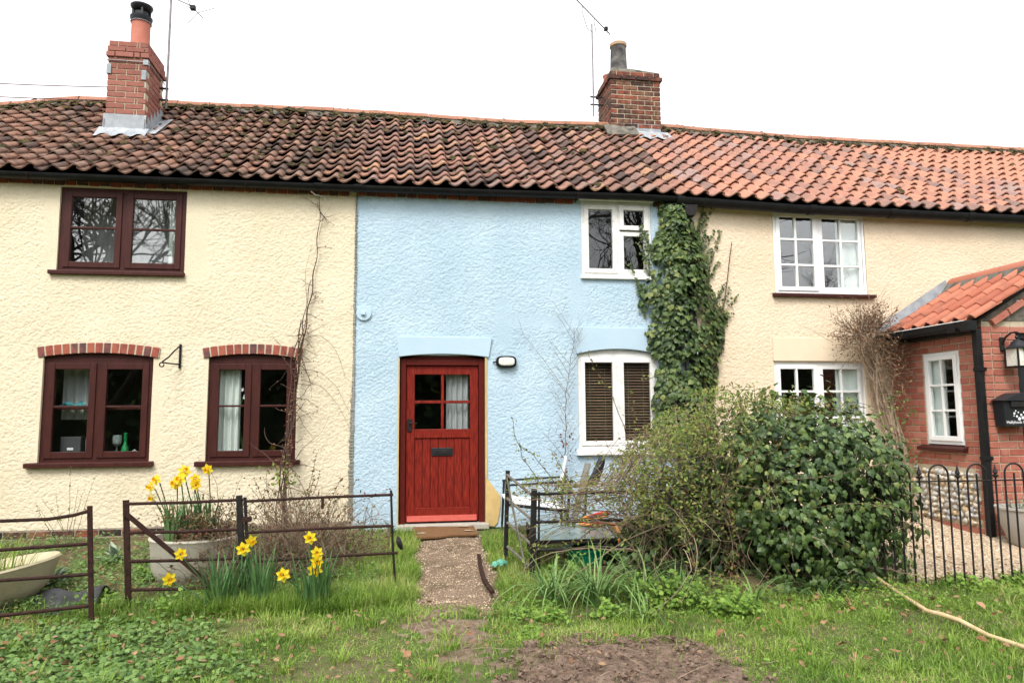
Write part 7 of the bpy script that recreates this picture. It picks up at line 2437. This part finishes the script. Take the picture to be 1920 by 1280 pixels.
def weed(label, c, r_, h, n_, mat_='weed', tm_=JAG, sz=(0.022, 0.042), group='leafy weeds'):
    t = thing('leafy_weed', label, 'weed', (c[0], c[1], gz(*c)), group)
    lines, P_, N_, T_ = [], [], [], []
    for i in range(n_):
        a = RNG.uniform(0, 6.28)
        rd = RNG.random() ** 0.5 * r_
        x, y = c[0] + rd * math.cos(a), c[1] + rd * math.sin(a)
        hh = h * (1 - 0.6 * (rd / r_) ** 2) * RNG.uniform(0.5, 1.05)
        pts = wander((c[0] + 0.5 * rd * math.cos(a), c[1] + 0.5 * rd * math.sin(a), gz(x, y)), (math.cos(a) * rd * 2, math.sin(a) * rd * 2, hh * 3), hh * 1.1, 5, 0.15)
        lines.append((pts, 0.0028, 0.0015, RNG.random()))
        for k in (2, 3, 3, 4, 4, 5, 5):
            P_.append(pts[k] + RNG.normal(0, 0.012, 3)); N_.append((RNG.normal(0, 0.55), RNG.normal(-0.45, 0.5), 1)); T_.append((math.cos(a) + RNG.normal(0, 0.7), math.sin(a) + RNG.normal(0, 0.7), -0.1))
    mesh_np('stems', *twig_np(lines)[:2], 'strap', t, rnd=twig_np(lines)[2])
    v, f, q = leaf_batch(P_, N_, T_, RNG.uniform(*sz, len(P_)), tm_)
    mesh_np('foliage', v, f, mat_, t, q)


for a in (('bright green leafy weed mound on the soil edge under the ivy bush', (2.32, -3.15), 0.20, 0.20, 75), ('bright green weed under the brown dock stems', (2.02, -2.95), 0.17, 0.24, 55),
          ('tall pale weed between the strap leaf clumps', (1.72, -2.95), 0.13, 0.22, 35), ('small bright weed above the soil patch', (1.37, -3.12), 0.09, 0.12, 26),
          ('nettle like weed behind the square post', (1.28, -2.45), 0.16, 0.28, 36), ('low round-leaved weed left of the strap leaves', (0.98, -3.05), 0.15, 0.08, 40),
          ('bright weed under the middle hurdle', (-1.62, -2.55), 0.13, 0.11, 34), ('green weed behind the cream bowl', (-2.15, -2.45), 0.16, 0.14, 40), ('leafy weed left of the big pot', (-2.05, -1.75), 0.18, 0.16, 40),
          ('weed patch at the foot of the railing', (4.45, -2.82), 0.30, 0.09, 90), ('weed patch along the right end of the railing', (4.95, -2.84), 0.28, 0.09, 80), ('low weed left of the soil patch', (0.78, -3.42), 0.14, 0.05, 22)):
    weed(*a)


def rosette(label, c, r_, n_, mat_='grey_leaf'):
    t = thing('rosette_plant', label, 'plant', (c[0], c[1], gz(*c)), 'grey leaf rosettes')
    P_, N_, T_ = [], [], []
    for i in range(n_):
        a = 2.4 * i
        el_ = 0.15 + 1.1 * i / n_ + RNG.normal(0, 0.12)
        P_.append((c[0], c[1], gz(*c) + 0.02 + 0.004 * i)); T_.append((math.cos(a) * math.cos(el_), math.sin(a) * math.cos(el_), math.sin(el_))); N_.append((-math.cos(a) * math.sin(el_), -math.sin(a) * math.sin(el_), math.cos(el_)))
    TT = OVAL[0].copy()
    TT[:, 0] *= 0.8
    TT[3, 2] = -0.22
    v, f, q = leaf_batch(P_, N_, T_, RNG.uniform(0.6, 1.1, n_) * r_ * 0.8, (TT, OVAL[1]))
    mesh_np('leaves', v, f, mat_, t, q)


for lab, c, r_, n_ in (('grey foxglove rosette left of the big pot against the wall', (-2.25, -0.85), 0.22, 18), ('grey leaf rosette between hurdles', (-2.55, -1.15), 0.2, 16), ('grey rosette just left of the big pot', (-2.02, -1.25), 0.19, 16),
                       ('pale leaf rosette beside the doorstep', (-0.16, -0.42), 0.20, 14), ('pale rosette at the left end of the cream bowl', (-2.75, -1.75), 0.18, 14)):
    rosette(lab, c, r_, n_)
# thin yellowish sapling by the left wall
sp_ = thing('sapling', 'thin yellowish sapling against the cream wall at far left', 'shrub', (-3.15, -0.6, 0.0))
lines, P2, N2, T2 = [], [], [], []
for i in range(8):
    pts = wander((-3.15 + RNG.normal(0, 0.02), -0.6, 0.0), (RNG.normal(0, 0.35), 0, 1), RNG.uniform(0.5, 0.85), 10, 0.15)
    lines.append((pts, 0.004, 0.0012, RNG.random()))
    for p in pts[4:]:
        P2.append(p); N2.append(RNG.normal(0, 0.6, 3) + np.array([0, -0.6, 0.6])); T2.append(RNG.normal(0, 1, 3))
mesh_np('stems', *twig_np(lines)[:2], 'twig', sp_, rnd=twig_np(lines)[2])
v, f, q = leaf_batch(P2, N2, T2, RNG.uniform(0.015, 0.035, len(P2)), OVAL)
mesh_np('foliage', v, f, 'young_leaf', sp_, q)

# ================================================================== GROUND COVER
def in_view(x, y, m_=0.8):
    dx, dy = x - CAMP.x, y - CAMP.y
    fx, fy_ = math.sin(YAW), math.cos(YAW)
    dep = dx * fx + dy * fy_
    lat = dx * fy_ - dy * fx
    return (np.abs(lat) < dep * 0.745 + m_) & (dep > 2.6)


def scatter(n_, x0, x1, y0, y1):
    x, y = RNG.uniform(x0, x1, n_), RNG.uniform(y0, y1, n_)
    ok = in_view(x, y)
    return x[ok], y[ok]


def grass_patch(n_, x0, x1, y0, y1, dens, hfun, wid, bend, colr=(0, 1), segs=3):
    x, y = scatter(n_, x0, x1, y0, y1)
    ok = RNG.random(len(x)) < dens(x, y)
    x, y = x[ok], y[ok]
    z = ground_z(x, y) - 0.006
    a = RNG.uniform(0, 6.28, len(x)) + 1.5 * (vnoise(x + 9, y + 9, 0.35, 0.35, 77) - 0.5)
    d = np.stack([np.cos(a), np.sin(a), np.zeros(len(x))], 1)
    h = hfun(x, y) * RNG.uniform(0.55, 1.15, len(x))
    tone = colr[0] + (colr[1] - colr[0]) * np.clip(0.55 * RNG.random(len(x)) + 0.75 * (vnoise(x + 9, y + 9, 0.4, 0.35, 78)) - 0.12, 0, 1)
    dry = RNG.random(len(x)) < 0.05
    tone = np.where(dry, 0.97, tone * 0.88)
    return blades(np.stack([x, y, z], 1), d, h, wid * RNG.uniform(0.7, 1.3, len(x)), RNG.uniform(*bend, len(x)), tone, segs)


def lawn_dens(x, y):
    d = np.ones_like(x)
    d = np.where(path_mask(x, y) > 0.16, 0.0, d)
    sm = soil_mask(x, y)
    d *= np.clip(0.55 - sm * 2.6, 0.03, 1)
    d *= np.clip(0.75 - worn_mask(x, y) * 2.0, 0.22, 1)
    bm_ = bed_mask(x, y)
    d = np.where(bm_ > 0, 0.22, d)
    d = np.where(shingle_mask(x, y) > -0.1, 0.0, d)
    # trodden strip from the path to the camera and the worn bits beside it
    tr = np.clip(1.5 * (vnoise(x + 9, y + 9, 0.28, 0.22, 80) - 0.35), 0.12, 1)
    near = np.exp(-((x - 0.30 + 0.12 * (y + 3.5)) / 0.30) ** 2) * np.clip((-y - 2.9) / 0.3, 0, 1)
    d *= 1 - near * (1 - tr * 0.6)
    lw = np.exp(-(((x + 0.45) / 0.22) ** 2 + ((y + 3.72) / 0.2) ** 2))
    d *= 1 - 0.85 * lw
    d *= np.clip(0.15 + 1.35 * vnoise(x + 9, y + 9, 0.42, 0.38, 81), 0.22, 1)
    gc = np.clip((-1.15 - x - 0.6 * (y + 3.2) * 0.3) * 2, 0, 1) * np.clip((-2.75 - y) * 4, 0, 1)
    d *= 1 - 0.72 * gc
    return d


def lawn_h(x, y):
    h = 0.038 + 0.10 * np.clip(vnoise(x + 9, y + 9, 0.33, 0.3, 82) - 0.25, 0, 1)
    h += 0.10 * np.clip(1 - np.abs(y + 2.45) / 0.4, 0, 1) * (x < 0.05)
    h += 0.07 * np.clip(1 - np.abs(x + 0.1) / 0.35, 0, 1) * (y > -3.2)
    h += 0.05 * np.clip(1 - np.abs(x - 0.95) / 0.3, 0, 1) * (y > -3.0)
    return h


g1 = grass_patch(150000, -4.2, 6.5, -5.3, -2.3, lawn_dens, lawn_h, 0.0055, (0.25, 1.5))
g2 = grass_patch(22000, -0.75, 0.14, -2.6, -0.3, lambda x, y: np.where((path_mask(x, y) < 0.02) & (np.abs(x + 0.18) < 0.36), 0.8, 0.05), lambda x, y: 0.10 + 0.08 * vnoise(x + 9, y + 9, 0.2, 0.2, 90), 0.005, (0.2, 1.2))
g3 = grass_patch(14000, 0.72, 1.6, -2.7, -0.35, lambda x, y: np.where(path_mask(x, y) < 0.02, 0.55, 0.0), lambda x, y: 0.09 + 0.07 * vnoise(x + 9, y + 9, 0.2, 0.2, 91), 0.005, (0.2, 1.3))
g4 = grass_patch(9000, -1.6, -0.05, -2.75, -2.35, lambda x, y: np.full_like(x, 0.9), lambda x, y: np.full_like(x, 0.17), 0.005, (0.2, 1.1), (0, 0.75))
g5 = grass_patch(90000, -4.2, 6.5, -5.3, -2.3, lambda x, y: np.clip(lawn_dens(x, y) * 1.6, 0, 1), lambda x, y: np.full_like(x, 0.032), 0.006, (0.6, 2.0), (0.25, 1.0), 2)
g6 = grass_patch(26000, -4.4, -0.1, -2.6, -0.1, lambda x, y: np.clip(1.6 * (vnoise(x + 9, y + 9, 0.3, 0.28, 84) - 0.4), 0.05, 1), lambda x, y: 0.05 + 0.10 * vnoise(x + 9, y + 9, 0.3, 0.3, 85), 0.0055, (0.3, 1.5))
tus = []
for i in range(75):
    x, y = RNG.uniform(-2.4, 4.6), RNG.uniform(-4.6, -2.55)
    if path_mask(np.array([x]), np.array([y]))[0] > -0.2 or soil_mask(np.array([x]), np.array([y]))[0] > -0.02 or shingle_mask(np.array([x]), np.array([y]))[0] > -0.3:
        continue
    v, f, q = clump((x, y), 46, (0.08, 0.16), 0.055, None, wid=0.0058, bend=(0.3, 1.5))
    tus.append((v, f, np.clip(q * 0.45 + RNG.uniform(0.1, 0.5), 0, 1)))
v, f, q = join_np([g1, g2, g3, g4, g5, g6] + tus)
go = mesh_np('grass', v, f, 'grass', None, q, origin=(0, 0, 0))
tag(go, 'uneven green spring grass with worn patches', 'grass', kind='stuff')
# creeping ground cover at the left and in the beds
def cover(name, label, n_, x0, x1, y0, y1, dens, mat_, sz, tm_, hz_=(0.01, 0.06)):
    x, y = scatter(n_, x0, x1, y0, y1)
    ok = RNG.random(len(x)) < dens(x, y)
    x, y = x[ok], y[ok]
    z = ground_z(x, y) + RNG.uniform(*hz_, len(x))
    n1_ = RNG.normal(0, 0.35, (len(x), 3)) + np.array([0, -0.25, 1])
    t1 = RNG.normal(0, 1, (len(x), 3)) * np.array([1, 1, 0.2])
    v, f, q = leaf_batch(np.stack([x, y, z], 1), n1_, t1, RNG.uniform(*sz, len(x)), tm_)
    o = mesh_np(name, v, f, mat_, None, q, origin=(0, 0, 0))
    tag(o, label, name.replace('_', ' '), kind='stuff')


cover('ground_cover', 'creeping small leaved ground cover at the lower left', 9000, -3.2, -0.7, -4.2, -2.6,
      lambda x, y: np.clip((-1.05 - x - 0.5 * (y + 3.2)) * 1.6 + 0.5 * (vnoise(x + 9, y + 9, 0.25, 0.25, 95) - 0.5), 0, 1) * np.clip((-2.72 - y) * 5, 0, 1), 'cover', (0.018, 0.042), IVY)
cover('bed_weeds', 'low mixed weeds over the left garden bed', 26000, -4.2, -0.2, -2.6, -0.15,
      lambda x, y: np.clip(1.9 * (vnoise(x + 9, y + 9, 0.35, 0.3, 96) - 0.28), 0.08, 0.9), 'cover', (0.016, 0.04), OVAL, (0.035, 0.12))
cover('verge_weeds', 'low weeds in the grass under the bramble and along the railing', 8000, 0.7, 5.2, -3.3, -2.45,
      lambda x, y: np.clip(1.8 * (vnoise(x + 9, y + 9, 0.3, 0.3, 97) - 0.35), 0, 0.8) * (shingle_mask(x, y) < 0.05), 'weed', (0.018, 0.04), OVAL, (0.03, 0.10))
cover('lawn_weeds', 'small broad-leaved weeds flat in the lawn', 9000, -2.6, 5.0, -4.8, -2.7,
      lambda x, y: np.clip(2.2 * (vnoise(x + 9, y + 9, 0.22, 0.2, 99) - 0.55), 0, 0.8) * (path_mask(x, y) < -0.1) * (soil_mask(x, y) < 0), 'weed', (0.014, 0.034), OVAL, (0.02, 0.05))
cover('leaf_litter', 'scattered dry leaf litter in beds and grass', 9000, -4.2, 5.6, -4.6, -0.2,
      lambda x, y: np.clip(0.10 + 0.9 * (bed_mask(x, y) > 0) * (vnoise(x + 9, y + 9, 0.3, 0.3, 98) > 0.45) + 0.06 + 0.8 * ((shingle_mask(x, y) > -0.2) & (y < -2.35)) + 0.25 * (x < -1.0), 0, 1) * (path_mask(x, y) < 0), 'dead_leaf', (0.02, 0.05), OVAL, (0.03, 0.065))
# shingle stones
x, y = scatter(20000, 3.7, 8.0, -2.85, -0.1)
ok = shingle_mask(x, y) > -0.05
x, y = x[ok], y[ok]
OCT = (np.array([(1, 0, 0), (-1, 0, 0), (0, 1, 0), (0, -1, 0), (0, 0, 0.6), (0, 0, -0.6)], float), np.array([(0, 2, 4), (2, 1, 4), (1, 3, 4), (3, 0, 4), (2, 0, 5), (1, 2, 5), (3, 1, 5), (0, 3, 5)]))
v, f, q = leaf_batch(np.stack([x, y, ground_z(x, y) + 0.035], 1), RNG.normal(0, 0.35, (len(x), 3)) + np.array([0, 0, 1]), RNG.normal(0, 1, (len(x), 3)), RNG.uniform(0.008, 0.017, len(x)), OCT)
o = mesh_np('shingle', v, f, 'shingle', None, q, origin=(0, 0, 0))
tag(o, 'pale golden gravel in front of the brick porch', 'gravel', kind='stuff')
# small stones in the path surface and clods on the soil
x, y = scatter(5200, 0.0, 0.9, -3.0, -0.1)
ok = path_mask(x, y) > 0.05
x, y = x[ok], y[ok]
v, f, q = leaf_batch(np.stack([x, y, ground_z(x, y) + 0.026], 1), RNG.normal(0, 0.3, (len(x), 3)) + np.array([0, 0, 1]), RNG.normal(0, 1, (len(x), 3)), RNG.uniform(0.003, 0.009, len(x)), OCT)
o = mesh_np('path_stones', v, f, 'shingle', None, q * 0.8, origin=(0, 0, 0))
tag(o, 'small stones bedded in the concrete path', 'stones', kind='stuff')
x, y = scatter(5200, 0.2, 2.3, -4.7, -3.3)
ok = soil_mask(x, y) > 0.0
x, y = x[ok], y[ok]
v, f, q = leaf_batch(np.stack([x, y, ground_z(x, y) + 0.034 * np.clip(soil_mask(x, y) * 6, 0, 1) + 0.012], 1), RNG.normal(0, 0.5, (len(x), 3)) + np.array([0, 0, 1]), RNG.normal(0, 1, (len(x), 3)), RNG.random(len(x)) ** 4 * 0.02 + 0.004, OCT)
o = mesh_np('soil_clods', v, f, 'soil', None, q, origin=(0, 0, 0))
tag(o, 'crumbs and clods of earth on the bare patch', 'soil', kind='stuff')
# dry roots and straw on the soil
lines = []
for i in range(46):
    x, y = RNG.uniform(0.6, 2.0), RNG.uniform(-4.5, -3.5)
    pts = wander((x, y, gz(x, y) + 0.085), (RNG.normal(0, 1), RNG.normal(0, 0.6), 0.05), RNG.uniform(0.06, 0.3), 6, 0.3)
    pts[:, 2] = ground_z(pts[:, 0], pts[:, 1]) + RNG.uniform(0.045, 0.075)
    lines.append((pts, 0.002, 0.0012, RNG.random()))
o = mesh_np('dry_roots', *twig_np(lines)[:2], 'twig', None, rnd=twig_np(lines)[2], origin=(0, 0, 0))
tag(o, 'dry roots and straws strewn over the bare soil', 'roots', kind='stuff')

# ---- larger fallen leaves, one object each
lm = []
for s in range(4):
    m = B()
    rs_ = random.Random(s)
    T = JAG[0].copy() if s % 2 == 0 else OVAL[0].copy()
    F = JAG[1] if s % 2 == 0 else OVAL[1]
    me = bpy.data.meshes.new('fallen_leaf')
    me.from_pydata([(p[0] * (0.9 if s % 2 == 0 else 1.3), p[1] - 0.5, 0.12 * math.sin(3 * p[1] + s) * (0.6 + abs(p[0])) + 0.5 * abs(p[0]) ** 1.5) for p in T], [], [tuple(int(i) for i in q_) for q_ in F])
    me.materials.append(MATS['fallen'])
    lm.append(me)
spots = [(3.35, -3.55), (2.95, -3.72), (3.18, -3.78), (3.30, -3.92), (3.05, -3.40), (2.70, -3.62), (3.55, -3.95), (2.60, -3.95), (2.42, -3.55), (3.75, -3.30), (4.05, -3.15), (4.35, -3.25), (3.95, -3.5), (2.88, -4.05), (3.12, -4.15),
         (2.25, -4.02), (-0.72, -3.72), (-0.75, -3.30), (-1.10, -3.85), (-1.35, -3.30), (-1.55, -3.45), (-1.78, -3.15), (-1.62, -2.92), (-1.45, -3.0), (-1.28, -2.85), (-1.9, -3.5), (-1.25, -3.62), (0.02, -3.75), (2.75, -3.1), (2.9, -3.15),
         (3.0, -3.05), (3.15, -3.2), (2.62, -3.25), (1.95, -3.7), (0.18, -2.75), (-2.1, -3.2)]
for x, y in spots:
    s = RNG.uniform(0.045, 0.085)
    o = inst(random.choice(lm), 'fallen_leaf', None, (x, y, gz(x, y) + 0.055), (RNG.normal(0, 0.35), RNG.normal(0, 0.35), RNG.uniform(0, 6.28)), (s, s, s))
    if x > 3.5:
        lab = 'curled dry brown leaf on the grass beside the long cane'
    elif x > 2.2 and y > -3.45:
        lab = 'curled dry brown leaf at the foot of the ivy bush'
    elif x > 1.8:
        lab = 'curled dry brown leaf on the open lawn between soil patch and cane'
    elif x > -0.9:
        lab = 'curled dry brown leaf on the worn grass left of the path end'
    else:
        lab = 'curled dry brown leaf among the creeping ground cover at lower left'
    tag(o, lab, 'leaf', 'fallen leaves on the lawn')

# ================================================================== ACROSS THE LANE (seen only as reflections in the panes)
def bare_tree(label, c, h, seed, levels=7):
    r_ = np.random.default_rng(seed)
    t = thing('bare_tree', label, 'tree', c, 'bare trees across the lane')
    trunk, crown = [], []

    def grow(p, d, ln, rad, lev):
        n_ = 5
        pts = [np.array(p, float)]
        dd = np.array(d, float)
        for k in range(n_):
            dd = dd + r_.normal(0, 0.12, 3) + np.array([0, 0, 0.04])
            dd /= np.linalg.norm(dd)
            pts.append(pts[-1] + dd * ln / n_)
        (trunk if lev >= levels - 1 else crown).append((np.array(pts), rad, rad * 0.65, r_.random()))
        if lev == 0:
            return
        for k in range(r_.integers(2, 4) + (1 if lev < 3 else 0)):
            i = r_.integers(2, n_ + 1)
            nd = dd + r_.normal(0, 0.55, 3) + np.array([0, 0, 0.1])
            nd /= np.linalg.norm(nd)
            grow(pts[i], nd, ln * r_.uniform(0.62, 0.86), rad * r_.uniform(0.54, 0.70), lev - 1)
    grow((c[0], c[1], c[2] - 0.1), (0, 0, 1), h * 0.25, h * 0.0135, levels)
    v, f, q = twig_np(trunk, 8)
    mesh_np('trunk', v, f, 'bark', t, q)
    v, f, q = twig_np(crown, 3)
    mesh_np('crown', v, f, 'bark', t, q)


zb = gz(0, -9)
bare_tree('broad bare tree across the lane mirrored in the blue upper window', (7.3, -14.5, zb), 17.0, 12)
bare_tree('bare tree across the lane mirrored in the brown upper window', (-9.2, -15.5, zb), 18, 9, 6)
bare_tree('bare tree across the lane mirrored in the white barred window', (17.5, -17, zb), 11, 4)
bare_tree('bare tree across the lane behind the middle of the hedge', (-1.5, -24, zb), 17, 21)
bare_tree('second bare tree mirrored beside the brown upper window', (-14.5, -22, zb), 19, 33)
hg = thing('lane_hedge', 'tall dark hedge across the lane mirrored in the lower windows', 'hedge', (0, -21, zb))
xs_, zs_ = np.linspace(-34, 40, 150), np.linspace(0, 1, 12)
X, Z = np.meshgrid(xs_, zs_, indexing='ij')
HH = 4.6 + 2.0 * (vnoise(X + 90, Z * 0 + 5, 3.5, 1, 61)) + 1.0 * vnoise(X + 90, Z * 0 + 5, 1.1, 1, 62)
Y = -21.5 - 1.6 * np.sin(Z * math.pi / 2) + 0.9 * vnoise(X + 90, Z * 6 + 9, 0.9, 0.7, 63)
a, b_ = X.shape
i_ = (np.arange(a - 1)[:, None] * b_ + np.arange(b_ - 1)[None, :]).ravel()
mesh_np('hedge_face', np.stack([X, Y, Z * HH + zb], -1).reshape(-1, 3), np.stack([i_, i_ + b_, i_ + b_ + 1, i_ + 1], -1), 'hedge_far', hg)
n_ = 7000
px_ = RNG.uniform(-34, 40, n_)
hh = 4.6 + 2.0 * vnoise(px_ + 90, px_ * 0 + 5, 3.5, 1, 61) + 1.0 * vnoise(px_ + 90, px_ * 0 + 5, 1.1, 1, 62)
pz_ = RNG.random(n_) ** 0.7 * hh * 1.06
v, f, q = leaf_batch(np.stack([px_, -21.2 - 1.6 * np.sin(np.clip(pz_ / hh, 0, 1) * 1.57) + RNG.normal(0, 0.4, n_), pz_ + zb], 1), RNG.normal(0, 1, (n_, 3)), RNG.normal(0, 1, (n_, 3)), RNG.uniform(0.2, 0.5, n_), IVY)
mesh_np('foliage', v, f, 'ivy_dark', hg, q)
